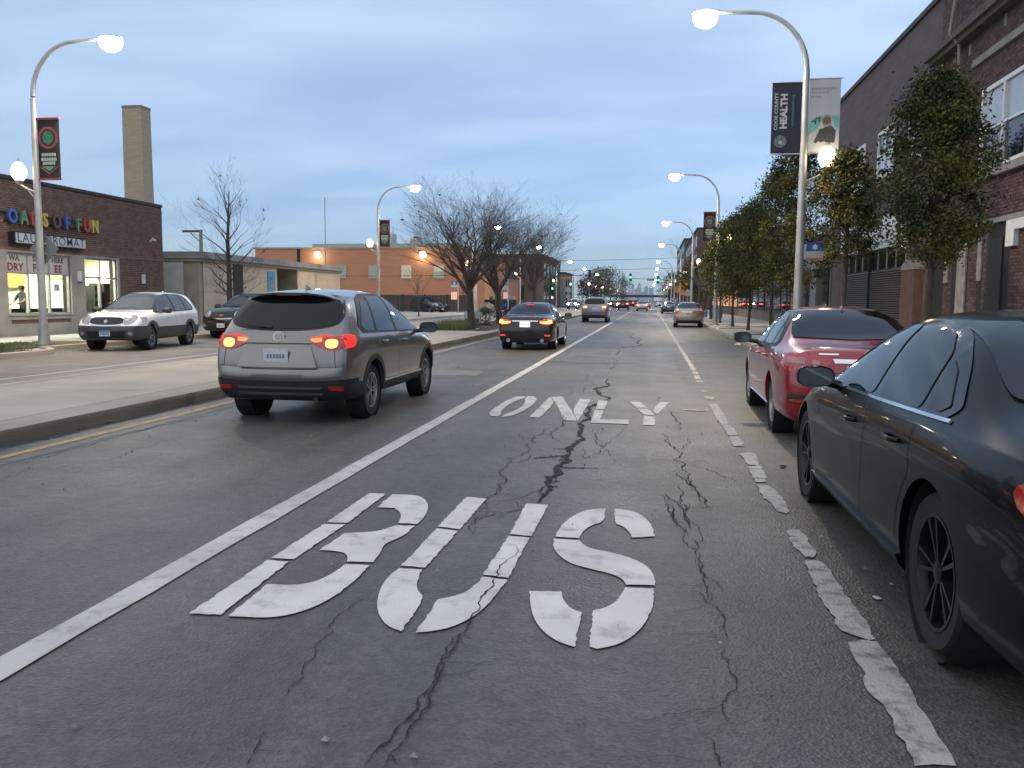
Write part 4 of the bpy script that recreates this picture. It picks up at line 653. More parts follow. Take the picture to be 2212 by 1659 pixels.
# ---------------------------------------------------------------- lamps, banners, signs, signals
M['lamp_lit'] = emit_mat('lamp_lens', (1.0, .93, .78), 70.0); M['globe_lit'] = emit_mat('globe_lens', (1.0, .74, .40), 2.6)
ENERGY = 1900.0
def street_lamp(x, y, side, label, near=True, light=True, globe=True, arm=2.42, z0=.14):
    """tapered steel pole, quarter-bend arm over the road, cobra head, acorn globe on the pavement side; side=+1 arm towards +x"""
    t = empty('street_lamp', (x, y, z0), 0, label, 'street lamp', 'tall street lamps along both pavements'); n = 14 if near else 8; s_ = side
    MB().tube([(0, 0, 0), (0, 0, .05)], .24, n).tube([(0, 0, .05), (0, 0, .5)], [.17, .14], n).build('base', M['steel'], t, True)
    MB().tube([(0, 0, .3), (0, 0, 4.5), (0, 0, 7.0)], [.115, .095, .075], n).build('pole', M['steel'], t, True)
    P = [(0, 0, 6.98)] + [(s_ * (1.35 - 1.35 * math.cos(a)), 0, 7.05 + 1.45 * math.sin(a)) for a in [R(i * 9) for i in range(11)]] + [(s_ * arm * .92, 0, 8.545)]
    MB().tube(P, [.075] + [.07 - .002 * i for i in range(11)] + [.042], n).build('arm', M['steel'], t, True)
    hx = s_ * arm
    hd = MB()
    rows = []
    for u, w_, zt_, zb_ in ((-.30, .05, .05, -.03), (-.2, .10, .08, -.05), (.05, .16, .10, -.06), (.28, .14, .07, -.05), (.40, .04, .02, -.02)):
        rows.append([(hx + s_ * u, w_ * math.cos(a), 8.54 + (zt_ if math.sin(a) > 0 else -zb_) * math.sin(a)) for a in [6.283 * i / 10 for i in range(10)]])
    hd.add([p for r_ in rows for p in r_], [(i * 10 + j, i * 10 + (j + 1) % 10, (i + 1) * 10 + (j + 1) % 10, (i + 1) * 10 + j) for i in range(4) for j in range(10)]); hd.build('lamp_head', M['steel'], t, True)
    MB().lathe([(.30, .02), (.31, -.09), (.25, -.22), (.14, -.29), (.001, -.31)], 16, 'z', (hx + s_ * .06, 0, 8.50)).build('lens', M['lamp_lit'], t, True)
    if light:
        ld = bpy.data.lights.new('lamp_light', 'SPOT'); ld.energy = ENERGY; ld.spot_size = R(150); ld.spot_blend = .7; ld.shadow_soft_size = .2; ld.color = (1, .77, .52)
        lo = bpy.data.objects.new('lamp_light', ld); col.objects.link(lo); lo.parent = t; lo.location = (hx + s_ * .06, 0, 8.12)
    if globe:
        gx = -s_ * .56
        MB().tube([(0, 0, 4.35), (gx * .55, 0, 4.48), (gx, 0, 4.62)], .03, 8).tube([(0, 0, 4.1), (gx * .6, 0, 4.5)], .02, 6).lathe([(.05, 4.60), (.11, 4.66), (.12, 4.72)], 12, 'z', (gx, 0, 0)).build('bracket', M['steel'], t, True)
        g_ = MB().lathe([(.11, 4.72), (.17, 4.80), (.215, 4.92), (.21, 5.02), (.165, 5.12), (.10, 5.20), (.05, 5.24)], 16, 'z', (gx, 0, 0)).build('globe', M['globe_lit'], t, True)
        MB().lathe([(.055, 5.24), (.06, 5.27), (.02, 5.32), (.001, 5.40)], 10, 'z', (gx, 0, 0)).build('finial', M['steel'], g_, True)
        if light:
            ld = bpy.data.lights.new('globe_light', 'POINT'); ld.energy = 14; ld.shadow_soft_size = .23; ld.color = (1, .78, .48); lo = bpy.data.objects.new('globe_light', ld); col.objects.link(lo); lo.parent = t; lo.location = (gx * 1.0, -.30, 4.95)
    return t
LY = [22.5, 53.8, 83.6, 115, 160, 195, 240]; RY = [22.6, 50.5, 80.4, 112, 160, 195, 240, 290, 340, 400]
LN = ['street lamp on the grass verge in front of the laundromat', 'street lamp in front of the orange block, with dark banner', 'street lamp seen through the bare median trees, nearer one', 'street lamp seen through the bare median trees, farther one', 'left street lamp just past the junction', 'left street lamp beside the brown hall', 'farthest street lamp on the left side']
RN = ['street lamp over the red sedan, carrying navy and white banners', 'street lamp by the tan sedan with dark banner in the tree crown', 'right street lamp level with the bare trees, third from the camera', 'last right street lamp before the junction', 'first right street lamp past the junction', 'second right street lamp past the junction', 'third right street lamp past the junction', 'fourth right street lamp past the junction', 'fifth right street lamp past the junction', 'farthest street lamp on the right side']
for i, y in enumerate(LY): street_lamp(-17.45, y, 1, LN[i], i < 2, i < 5, True)
for i, y in enumerate(RY): street_lamp(3.66, y, -1, RN[i], i < 2, i < 6, True)

def sheet_frame(x0, y, z): return lambda u, v, d: (x0 + u, y - d, z + v)
def dark_banner(px, y, side, label, zc=6.0):
    """black banner with red hems, toothed red ring round a green disc, three pale lines and a green point"""
    t = empty('banner', (px, y, 4.9), 0, label, 'banner', 'dark neighbourhood banners on the lamp posts'); x0 = .10 if side > 0 else -.80
    w_, h = .68, 1.64; f = sheet_frame(x0, -.01, .0)
    bl = pm('banner_black', (.028, .022, .022), (.02, .016, .016), 2, rough=.8); rd = pm('banner_red', (.36, .075, .08), rough=.8); gr = pm('banner_green', (.06, .26, .14), (.03, .13, .075), 7, rough=.8); pa = pm('banner_pale', (.42, .50, .42), rough=.8)
    m = MB(); n = 8
    for i in range(n): m.add([(x0 + w_ * i / n, .02 * math.sin(i * .8), 0), (x0 + w_ * (i + 1) / n, .02 * math.sin((i + 1) * .8), 0), (x0 + w_ * (i + 1) / n, .02 * math.sin((i + 1) * .8), h), (x0 + w_ * i / n, .02 * math.sin(i * .8), h)], [(0, 1, 2, 3)])
    m.build('cloth', bl, t); F = lambda u, v, d: (x0 + u, -.028 - d, v)
    MB().box(x0 - .02, x0 + w_ + .02, -.03, .03, h - .005, h + .05).build('hem', rd, t); MB().box(x0 - .02, x0 + w_ + .02, -.03, .03, -.05, .005).build('hem', rd, t); MB().tube([(0, 0, h + .03), (x0 + (w_ if side > 0 else 0), 0, h + .03)], .015, 6).tube([(0, 0, -.02), (x0 + (w_ if side > 0 else 0), 0, -.02)], .015, 6).build('banner_arm', M['steel'], t)
    c = (w_ / 2, h * .69)
    ring = [(c[0] + (.30 + .02 * (i % 2)) * math.cos(6.283 * i / 40), c[1] + (.30 + .02 * (i % 2)) * math.sin(6.283 * i / 40)) for i in range(40)]
    MB().prism(ring, F, .003).build('ring', rd, t); MB().prism([(c[0] + .235 * math.cos(6.283 * i / 28), c[1] + .235 * math.sin(6.283 * i / 28)) for i in range(28)], lambda u, v, d: (x0 + u, -.032 - d, v), .003).build('ring_inside', bl, t)
    MB().prism([(c[0] + (.165 + .02 * math.sin(i * 2.3)) * math.cos(6.283 * i / 24), c[1] + (.19 + .02 * math.cos(i * 1.7)) * math.sin(6.283 * i / 24)) for i in range(24)], lambda u, v, d: (x0 + u, -.036 - d, v), .003).build('emblem', gr, t)
    for k, (z, a) in enumerate(((.66, .225), (.53, .24), (.42, .20))):
        wd = MB()
        for q in range(6): wd.box(x0 + w_ / 2 - a + q * a / 3 + .006, x0 + w_ / 2 - a + (q + 1) * a / 3 - .006, -.034, -.029, z - .045, z + .045)
        wd.build('line_of_writing', pa, t)
    MB().prism([(.06, .345), (w_ / 2, .16), (w_ - .06, .345), (w_ - .06, .30), (w_ / 2, .11), (.06, .30)], F, .003).build('point_outline', rd, t); MB().prism([(.13, .335), (w_ / 2, .20), (w_ - .13, .335)], F, .003).build('point', pm('banner_mint', (.12, .38, .26), rough=.8), t)
dark_banner(-17.45, 22.5, 1, 'dark banner with green emblem on the lamp post before the laundromat')
dark_banner(-17.45, 53.8, 1, 'dark banner with green emblem on the lamp post before the orange block')
dark_banner(3.66, 50.5, -1, 'dark banner with green emblem rising from the tree crown on the right')
# navy health banner and white portrait banner on the near right post
t = empty('banner', (3.66, 22.6, 5.22), 0, 'navy banner with white upright lettering on the near right lamp post', 'banner')
navy = pm('banner_navy', (.022, .030, .055), (.016, .022, .042), 1.5, rough=.75); wht = pm('banner_print', (.55, .56, .58), rough=.8)
MB().box(-.80, -.09, -.012, .012, 0, 1.70).build('cloth', navy, t); MB().tube([(0, 0, 1.72), (-.84, 0, 1.72)], .018, 6).tube([(0, 0, -.02), (-.84, 0, -.02)], .018, 6).build('banner_arm', M['steel'], t)
VU = lambda x, z: (lambda u, v, d: (x - v, -.016 - d, z + u))
put_text('lettering', 'HEALTH', .225, VU(-.505, 1.02), wht, t, .001, .010, 1.0, 1.02); put_text('lettering', 'COOK COUNTY', .115, VU(-.69, 1.02), wht, t, .001, .002, 1.0, 1.05); put_text('lettering', 'cookcountyhealth.org', .095, VU(-.30, 1.02), pm('banner_teal', (.12, .30, .28), rough=.8), t, .001, 0, 1.0, .92)
sl = [(-.575 + .15 * math.cos(6.283 * i / 26), .29 + .15 * math.sin(6.283 * i / 26)) for i in range(26)]; MB().prism(sl, lambda u, v, d: (u, -.014 - d, v), .003).build('seal', pm('seal_grey', (.20, .22, .24), (.09, .10, .12), 16, rough=.8), t)
MB().prism([(-.62, .23), (-.585, .25), (-.57, .22), (-.53, .24), (-.54, .31), (-.57, .29), (-.60, .31)], lambda u, v, d: (u, -.018 - d, v), .002).build('seal_figure', wht, t)
t = empty('banner', (3.66, 22.6, 5.24), 0, 'white banner with a printed portrait on the near right lamp post', 'banner')
MB().box(.09, .82, -.012, .012, 0, 1.74).build('cloth', pm('banner_white', (.50, .51, .52), (.45, .46, .47), 1.5, rough=.75), t); MB().tube([(0, 0, 1.76), (.86, 0, 1.76)], .018, 6).tube([(0, 0, -.02), (.86, 0, -.02)], .018, 6).build('banner_arm', M['steel'], t)
PF = lambda k: (lambda u, v, d: (u, -.013 - .002 * k - d, v)); tealm = pm('print_teal', (.16, .46, .42), rough=.8); gray = pm('print_grey', (.36, .37, .38), rough=.8); dk = pm('print_dark', (.075, .075, .08), (.05, .05, .05), 9, rough=.8); sk = pm('print_skin', (.20, .12, .09), rough=.8); pb = pm('print_beard', (.33, .30, .28), rough=.8)
MB().prism([(.10, .42), (.10, .62), (.17, .78), (.33, .86), (.45, .84), (.30, .55)], PF(0), .002).prism([(.62, .86), (.80, .86), (.80, .58), (.72, .60)], PF(0), .002).build('print_shape', tealm, t)
MB().prism([(.22, .24), (.28, .20), (.33, .26), (.40, .22), (.46, .25), (.56, .21), (.72, .22), (.74, .50), (.66, .60), (.55, .66), (.44, .56), (.36, .55)], PF(1), .002).build('print_coat', dk, t)
MB().prism([(.52 + .105 * math.cos(6.283 * i / 18), .74 + .155 * math.sin(6.283 * i / 18)) for i in range(18)], PF(2), .002).build('print_head', sk, t); MB().prism([(.43, .68), (.47, .60), (.56, .60), (.61, .70), (.52, .655)], PF(3), .002).build('print_beard', pb, t); MB().prism([(.42, .78), (.45, .87), (.52, .90), (.60, .87), (.63, .76), (.59, .83), (.50, .84)], PF(3), .002).build('print_hair', pb, t)
MB().prism([(.24, .82), (.36, .84), (.35, .72), (.32, .72), (.325, .80), (.24, .785)], PF(3), .002).prism([(.16, .75), (.27, .77), (.265, .66), (.235, .66), (.235, .735), (.16, .72)], PF(3), .002).build('print_mark', dk, t)
for k, (z, a, s_) in enumerate(((1.52, .60, .05), (1.43, .44, .045), (1.33, .26, .045))):
    wd = MB()
    for q in range(int(a / .08)): wd.box(.13 + q * .085, .13 + q * .085 + .072, -.017, -.0125, z - s_ * .5, z + s_ * .5)
    wd.build('line_of_writing', gray, t)

def pole_sign(name, label, x, y, h, builder, z0=.15, r=.03, cat='sign', face=-1):
    t = empty(name, (x, y, z0), 0, label, cat); MB().tube([(0, 0, 0), (0, 0, h)], r, 8).build('post', M['steel'], t, True); builder(t); return t
def bus_plate(t, zc, x, s=1.0):
    y = -.05
    MB().box(x - .205 * s, x + .205 * s, y, y + .012, zc, zc + .215 * s).build('blue_field', pm('bus_blue', (.025, .075, .30), rough=.5), t); MB().box(x - .205 * s, x + .205 * s, y, y + .012, zc - .16 * s, zc - .002).build('white_field', pm('bus_white', (.45, .42, .41), rough=.5), t); MB().box(x - .205 * s, x + .205 * s, y, y + .012, zc - .235 * s, zc - .162 * s).build('red_field', pm('bus_red', (.30, .06, .05), (.40, .2, .17), 24, rough=.5), t)
    star = [(x + (.085 if i % 2 == 0 else .045) * s * math.sin(6.283 * i / 12), zc + .107 * s + (.085 if i % 2 == 0 else .045) * s * math.cos(6.283 * i / 12)) for i in range(12)]
    MB().prism(star, lambda u, v, d: (u, y - .002 - d, v), .003).build('star', M['white_trim'], t)
    for r_ in range(2):
        wd = MB()
        for q in range(5): wd.box(x + (-.17 + q * .068) * s, x + (-.17 + q * .068 + .055) * s, y - .003, y - .001, zc - (.06 + r_ * .05) * s, zc - (.035 + r_ * .05) * s)
        wd.build('line_of_writing', gray, t)
t = empty('bus_stop_sign', (3.66, 22.6, 2.7), 0, 'blue white and red bus stop plate clamped to the near right lamp post', 'sign'); bus_plate(t, .10, .36, 1.0); MB().box(.08, .18, -.036, -.02, -.1, .28).build('clamp', M['steel'], t)
t = empty('road_sign', (-17.45, 22.5, 2.92), 0, 'grey back of a diamond road sign on the lamp post before the laundromat', 'sign')
MB().prism([(0, -.47), (.47, 0), (0, .47), (-.47, 0)], lambda u, v, d: (u + .03, .13 + d, v), .006).build('plate', pm('sign_back', (.24, .245, .25), (.19, .195, .2), 4, rough=.5, metal=.3), t); MB().box(-.12, .12, .09, .128, -.16, -.12).box(-.12, .12, .09, .128, .12, .16).build('clamp', M['steel'], t)
# bus stop post on the far pavement, with a lit pink panel
def far_bus(t): bus_plate(t, 2.9, -.4, 1.6); MB().box(-.75, -.1, -.06, -.03, 1.35, 2.15).build('pink_panel', pm('panel_pink', (.55, .28, .24), rough=.5, emit=(1, .55, .45), estr=.3), t)
pole_sign('bus_stop_sign', 'bus stop post with blue plate and pink panel before the black fence', -20.0, 88.4, 3.4, far_bus, r=.06)
def far_bus2(t): MB().box(-.75, 0, -.06, -.03, 2.6, 3.1).build('white_field', pm('bus_white', (.45, .42, .41)), t); MB().box(-.6, 0, -.06, -.03, 1.5, 2.3).build('pink_panel', pm('panel_pink', (.55, .28, .24)), t); MB().box(-.75, 0, -.06, -.03, .5, 1.0).build('blue_field', pm('bus_blue', (.025, .075, .30)), t)
pole_sign('bus_stop_sign', 'second bus stop post with pink panel just left of the black sedan roof', -17.6, 106, 3.6, far_bus2, r=.08)
# yard sign on the median
t = empty('yard_sign', (-8.62, 41.2, .16), R(8), 'white and purple yard sign leaning behind the first median tree', 'sign'); t.scale = (.62, 1, .72); MB().tube([(-.42, 0, 0), (-.42, 0, .35)], .012, 6).tube([(.42, 0, 0), (.42, 0, .35)], .012, 6).build('wire_frame', M['steel'], t)
MB().box(-.62, .62, -.01, .01, .30, 1.10).build('panel', pm('yard_white', (.55, .53, .55), rough=.6), t); MB().box(-.55, .55, -.014, -.011, .36, .64).build('lower_band', pm('yard_purple', (.13, .11, .17), rough=.6), t); put_text('lettering', 'IN', .34, lambda u, v, d: (.36 + u, -.013 - d, .86 + v), pm('yard_grey', (.25, .24, .30)), t, .001)
# yellow school diamonds and small plates near the junction
ylw = pm('sign_amber', (.55, .25, .03), (.45, .2, .025), 4, rough=.5)
def dia(z, s): 
    def f(t): MB().prism([(0, -s), (s, 0), (0, s), (-s, 0)], lambda u, v, d: (u, -.05 - d, z + v), .01).build('plate', ylw, t)
    return f
def dia2(t): dia(3.55, .62)(t); MB().box(-.45, .45, -.06, -.045, 2.1, 2.75).build('lower_plate', ylw, t); MB().prism([(-.12, -.25), (.02, -.25), (.05, 0), (.2, .05), (.05, .15), (.0, .3), (-.12, .1)], lambda u, v, d: (u, -.064 - d, 3.55 + v), .004).build('symbol', M['dark'], t)
pole_sign('road_sign', 'amber diamond sign with a lower plate by the right kerb before the junction', 4.1, 112.5, 3.9, dia2, r=.05); pole_sign('road_sign', 'plain amber diamond sign left of the taller amber pair', 3.9, 132, 3.6, dia(3.05, .68), r=.05)
def parking(t): MB().box(-.23, .23, -.06, -.045, 1.9, 2.6).build('plate', pm('plate_grey', (.35, .35, .37)), t)
pole_sign('parking_sign', 'small pale parking plate on a post between the trees and the tan sedan', 4.0, 97, 2.7, parking)
def xing(t): MB().prism([(0, -.55), (.55, 0), (0, .55), (-.55, 0)], lambda u, v, d: (u, -.05 - d, 3.2 + v), .01).build('plate', pm('sign_pale', (.40, .40, .38)), t); MB().box(-.4, .4, -.06, -.045, 1.7, 2.4).build('lower_plate', pm('sign_pale', (.40, .40, .38)), t)
pole_sign('road_sign', 'pale diamond sign on the left past the junction near the white oncoming car', -15.2, 160, 3.9, xing, r=.06)

# signals
def signal_head(par, x, y, z, lit, s=1.0):
    h = empty('signal_head', (x, y, z)); h.parent = par
    MB().box(-.19 * s, .19 * s, -.12, .14, -.55 * s, .55 * s).build('housing', M['black_metal'], h)
    for k, zz in enumerate((.36, 0, -.36)):
        on = lit == k; MB().lathe([(.14 * s, -.12), (.14 * s, -.16), (.09 * s, -.18), (.001, -.185)], 14, 'y', (0, 0, zz * s), cap=False).build('lens', emit_mat('signal_green', (.05, 1.0, .24), 4, (.02, .3, .2)) if on else M['dark'], h, True); MB().tube([(0, -.12, zz * s + .15 * s), (0, -.34, zz * s + .13 * s)], .15 * s, 10, cap=False).build('visor', M['black_metal'], h) if False else None
t = empty('traffic_signal', (3.9, 150, .15), 0, 'signal mast on the right of the junction with two green heads over the road', 'traffic signal')
MB().tube([(0, 0, 0), (0, 0, 6.2)], [.16, .12], 10).build('mast', M['steel'], t, True); MB().tube([(0, 0, 4.95), (-3.5, 0, 5.05), (-7.6, 0, 5.15)], [.09, .07, .05], 8).build('mast_arm', M['steel'], t, True); MB().box(-4.65, -3.35, -.03, .03, 4.78, 5.18).build('street_name_plate', pm('name_plate_amber', (.42, .20, .07), rough=.5), t)
signal_head(t, -7.45, -.1, 5.35, 1, 1.15); signal_head(t, -2.75, -.1, 4.9, 1, 1.15)
t = empty('traffic_signal', (-16.6, 143, .15), 0, 'signal mast on the left of the junction, arm ending in a dark head', 'traffic signal')
MB().tube([(0, 0, 0), (0, 0, 6.2)], [.16, .12], 10).build('mast', M['black_metal'], t, True); MB().tube([(0, 0, 5.2), (3, 0, 5.4), (6.6, 0, 5.55)], [.09, .07, .05], 8).build('mast_arm', M['black_metal'], t, True); MB().box(1.6, 3.4, -.03, .03, 5.02, 5.3).build('street_name_plate', pm('name_plate_amber', (.42, .20, .07)), t); signal_head(t, 6.5, 0, 5.75, 9, 1.1); signal_head(t, .35, -.2, 2.9, 0, 1.0)
MB().lathe([(.15, -.32), (.13, -.36), (.001, -.37)], 12, 'y', (.35, 0, 1.75)).build('walk_lamp', emit_mat('walk_white', (1, .95, .85), 4), t, True)
# overhead wires across the junction and along the left
for k, (a, b_, sag, lb) in enumerate((((-34, 152, 8.6), (14, 152, 9.4), .5, 'upper overhead wire crossing the junction'), ((-34, 153, 6.9), (14, 153, 7.6), .4, 'lower overhead wire crossing the junction'), ((-56, 108, 4.6), (-24, 108, 4.6), .15, 'cable strung in front of the orange block'))):
    m = MB(); m.tube([(a[0] + (b_[0] - a[0]) * i / 20, a[1] + (b_[1] - a[1]) * i / 20, a[2] + (b_[2] - a[2]) * i / 20 - sag * 4 * (i / 20) * (1 - i / 20)) for i in range(21)], .03, 5); tag(m.build('overhead_wire', M['black_metal']), lb, 'wire')
# flag pole, utility pole, bollard lamp, tubs
t = empty('flagpole', (-39.1, 100, .12), 0, 'tall thin bare flagpole in front of the orange block', 'flagpole'); MB().tube([(0, 0, 0), (0, 0, 13.3)], [.14, .05], 8).build('pole', M['steel'], t, True); MB().lathe([(.02, 13.3), (.12, 13.4), (.02, 13.55)], 8).build('finial', M['steel'], t, True)
t = empty('utility_pole', (-36.5, 66, .1), 0, 'wooden utility pole with crossarm behind the low tan shop', 'utility pole'); MB().tube([(0, 0, 0), (0, 0, 6.95)], [.18, .14], 8).build('pole', pm('pole_wood', (.26, .22, .17), rough=.9), t); MB().box(-1.6, .15, -.06, .06, 6.75, 6.92).build('crossarm', M['bark'], t); MB().tube([(-.9, 0, 6.7), (0, 0, 5.9)], .04, 6).build('brace', M['bark'], t)
t = empty('lamp_standard', (-17.77, 86.4, .13), 0, 'short pale post beside a boulder past the median trees', 'post'); MB().tube([(0, 0, 0), (0, 0, 3.4)], [.24, .2], 10).build('post', M['lime'], t, True); MB().tube([(0, 0, 3.4), (0, 0, 3.6)], .26, 10).build('cap', M['lime'], t)
o_ = MB().lathe([(.2, 0), (.72, .12), (.8, .5), (.6, .85), (.25, 1.0), (.001, 1.02)], 12)
for i, v in enumerate(o_.v): o_.v[i] = tuple(c * (1 + .12 * math.sin(i * 1.7 + j)) for j, c in enumerate(v))
o_ = o_.build('boulder', pm('boulder_stone', (.13, .11, .10), (.09, .08, .07), 3, rough=.9, bump=.4), None, True); o_.location = (-16.4, 86, .12); tag(o_, 'rounded dark boulder beside the short pale post', 'boulder')
for k, (x, y, lb) in enumerate(((5.5, 70.8, 'blue plastic tub on the pavement between tree trunks'), (4.6, 75.2, 'blue plastic tub nearest the tan sedan'), (5.4, 77, 'pale blue tub behind the other two tubs'))):
    t = empty('plastic_tub', (x, y, .15), 0, lb, 'tub', 'blue tubs on the right pavement'); t.scale = (.5, .5, .5); MB().lathe([(.34, 0), (.46, 1.0)], 14).build('drum', pm('tub_blue', (.05, .18, .45), rough=.4), t, True); MB().lathe([(.49, .97), (.49, 1.04), (.44, 1.05), (.43, .97)], 14).build('rim', pm('tub_rim', (.12, .28, .55), rough=.4), t)
# ---------------------------------------------------------------- trees and shrubs
def limb(m, p, d, L, r, depth, maxd, spread, up, tips, seg=4, n=5, rng=rnd, wig=.12, kids=(2, 4)):
    """one tapering branch that splits; records tip points"""
    pts = [p.copy()]; rad = [r]; d = d.normalized()
    for i in range(seg):
        d = (d + Vector((rng.uniform(-wig, wig), rng.uniform(-wig, wig), rng.uniform(-wig, wig) + up))).normalized()
        p = p + d * (L / seg); pts.append(p.copy()); rad.append(max(r * (1 - .55 * (i + 1) / seg), .0035))
    m.tube(pts, rad, max(3, n - depth), cap=False)
    if depth >= maxd: tips.append((pts[-1], d)); return
    k = rng.randint(*kids)
    for j in range(k):
        t = rng.uniform(.35, 1.0) if j else 1.0
        i = min(seg, max(1, int(round(t * seg)))); a = rng.uniform(0, 6.283)
        side = Vector((math.cos(a), math.sin(a), rng.uniform(-.2, .4))); dd = (d * (1 - spread) + side * spread * (1.0 if j else .5)).normalized()
        limb(m, pts[i], dd, L * rng.uniform(.58, .82), rad[i] * rng.uniform(.55, .75), depth + 1, maxd, spread, up, tips, max(2, seg - 1), n, rng, wig, kids)
def bare_tree(x, y, h, label, seed, z0=.16, maxd=6, spread=.42, trunk=.17, fork=.28, first=(5, 7), leaves=0, kids=(2, 3), cat='tree', lift=.05, group='bare street trees'):
    rg = random.Random(seed); t = empty('bare_tree', (x, y, z0), 0, label, cat, group)
    tr = MB(); hf = h * fork; lean = Vector((rg.uniform(-.05, .05), rg.uniform(-.05, .05), 0))
    pts = [Vector((0, 0, 0)), Vector((0, 0, .25)), lean * hf * .5 + Vector((0, 0, hf * .5)), lean * hf + Vector((0, 0, hf))]
    tr.tube(pts, [trunk * 1.25, trunk, trunk * .88, trunk * .8], 10); tr.build('trunk', M['bark'], t, True)
    m = MB(); tips = []; nf = rg.randint(*first); base = pts[-1]
    for j in range(nf):
        a = 6.283 * j / nf + rg.uniform(-.35, .35); el = rg.uniform(.8, 1.4) if j else 1.5
        d = Vector((math.cos(a) * math.cos(el), math.sin(a) * math.cos(el), math.sin(el)))
        limb(m, base - Vector((0, 0, rg.uniform(0, hf * .22))), d, (h - hf) * rg.uniform(.33, .43), trunk * .5, 1, maxd, spread, lift, tips, 4, 7, rg, .13, kids)
    m.build('branches', pm('twig_bark', (.115, .09, .072), (.065, .05, .04), 9, 5, rough=.9), t, True, fix=False)
    if leaves:
        lm = MB()
        for _ in range(leaves):
            p, d = rg.choice(tips); leaf_quad(lm, p + Vector((rg.uniform(-.1, .1), rg.uniform(-.1, .1), rg.uniform(-.15, .05))), rg.uniform(.05, .10), rg)
        tag(lm.build('dead_leaves', pm('leaf_brown', (.10, .06, .03), (.05, .035, .02), 2, island=.4, rough=.8), t, fix=False), kind='stuff')
    return t
def leaf_quad(m, p, s, rg):
    a = Vector((rg.gauss(0, 1), rg.gauss(0, 1), rg.gauss(0, 1))).normalized(); b_ = a.cross(Vector((rg.gauss(0, 1), rg.gauss(0, 1), rg.gauss(0, 1)))).normalized(); c = a.cross(b_) * s * .12
    m.add([p - a * s, p - b_ * s * .55 + c, p + a * s, p + b_ * s * .55 + c], [(0, 1, 2, 3)])
def leafy_tree(x, y, top, r, crown0, label, seed, nclump=95, per=62, leaf=.06, yellow=0.0, z0=.14, trunk=.075, group='leafy street trees on the right pavement'):
    rg = random.Random(seed); t = empty('street_tree', (x, y, z0), 0, label, 'tree', group); H = top - z0; c0 = crown0 - z0
    MB().tube([(0, 0, 0), (.0, 0, .2), (rg.uniform(-.04, .04), rg.uniform(-.04, .04), c0 * .6), (rg.uniform(-.06, .06), 0, c0 + (H - c0) * .4), (0, 0, H * .93)], [trunk * 1.35, trunk, trunk * .85, trunk * .5, .012], 8).build('trunk', M['bark'], t, True)
    m = MB(); tips = []
    for j in range(16):
        z = c0 * .9 + (H - c0) * .75 * j / 16; a = j * 2.4; limb(m, Vector((0, 0, z)), Vector((math.cos(a), math.sin(a), .9)), r * rg.uniform(.6, .9) * (1 - .5 * j / 16), .022, 3, 5, .4, .04, tips, 3, 6, rg)
    m.build('branches', M['bark'], t, True, fix=False)
    g1 = MB(); g2 = MB(); g3 = MB()
    for _ in range(nclump):
        u = rg.random() ** .8; prof = math.sin(math.pi * (.09 + .86 * u)) ** .7 * (1.04 - .30 * u)       # egg outline, widest low
        a = rg.uniform(0, 6.283); rr = r * prof * (rg.random() ** .42) * rg.uniform(.88, 1.12); c = Vector((rr * math.cos(a), rr * math.sin(a), c0 + (H - c0) * u))
        cs = rg.uniform(.16, .34) * (r / 1.1) ** .5; yl = rg.random(); tgt = g3 if yl < yellow else (g2 if yl < yellow + .6 else g1)
        for _2 in range(int(per * rg.uniform(.6, 1.4))):
            q = c + Vector((rg.gauss(0, cs * .55), rg.gauss(0, cs * .55), rg.gauss(0, cs * .45))); leaf_quad(tgt, q, leaf * rg.uniform(.6, 1.3), rg)
    for g_, mt in ((g1, pm('leaf_dark', (.052, .066, .026), (.034, .046, .019), 1.5, island=.35, rough=.8, spec=.15)), (g2, pm('leaf_olive', (.108, .106, .034), (.074, .076, .026), 1.5, island=.35, rough=.8, spec=.15)), (g3, pm('leaf_gold', (.20, .155, .035), (.12, .095, .025), 1.5, island=.35, rough=.8, spec=.15))):
        if g_.f: tag(g_.build('crown', mt, t, fix=False), kind='stuff')
    return t
leafy_tree(4.85, 16.2, 5.45, 1.02, 2.3, 'dark leafy tree hiding the dark brick building, nearest on the right', 11, 190, 100, .040, .0)
leafy_tree(4.7, 22.3, 5.2, .82, 2.6, 'leafy tree just right of the banner lamp post', 12, 130, 78, .044, .05)
leafy_tree(4.75, 29.6, 6.9, 1.35, 2.0, 'tallest leafy tree directly behind the banner lamp post', 13, 170, 78, .050, .05)
leafy_tree(4.9, 36.5, 6.6, 1.55, 1.9, 'leafy tree with a golden patch left of the banner lamp post', 14, 180, 74, .054, .13)
leafy_tree(4.7, 43.0, 6.0, 1.6, 1.8, 'dark leafy tree in the middle of the right hand row', 15, 150, 66, .062, .02)
leafy_tree(4.5, 49.0, 6.2, 1.7, 1.7, 'dark leafy tree wrapped round the second right lamp post', 16, 150, 62, .066, .03)
leafy_tree(4.4, 56.5, 5.6, 1.5, 1.8, 'farthest leafy tree of the near right row', 17, 120, 60, .07, .04)
leafy_tree(4.9, 108.0, 6.5, 1.9, 2.0, 'golden leaved tree near the amber signs', 18, 70, 30, .15, .6)
bare_tree(4.6, 68, 6.8, 'bare tree on the right pavement just past the leafy row', 21, .14, 5, kids=(2, 3), trunk=.12)
bare_tree(4.6, 77, 7.6, 'bare tree on the right pavement before the blue sedan', 22, .14, 5, kids=(2, 3), trunk=.13)
bare_tree(4.8, 90, 9.8, 'tall bare tree with brown twigs arching over the right pavement', 23, .14, 5, kids=(2, 4), trunk=.16)
bare_tree(-8.35, 39.8, 7.0, 'first bare tree in the median bed, beside the yard sign', 31, .16, 5, .46, .19, .27, (9, 10), 70, (3, 5), lift=.015)
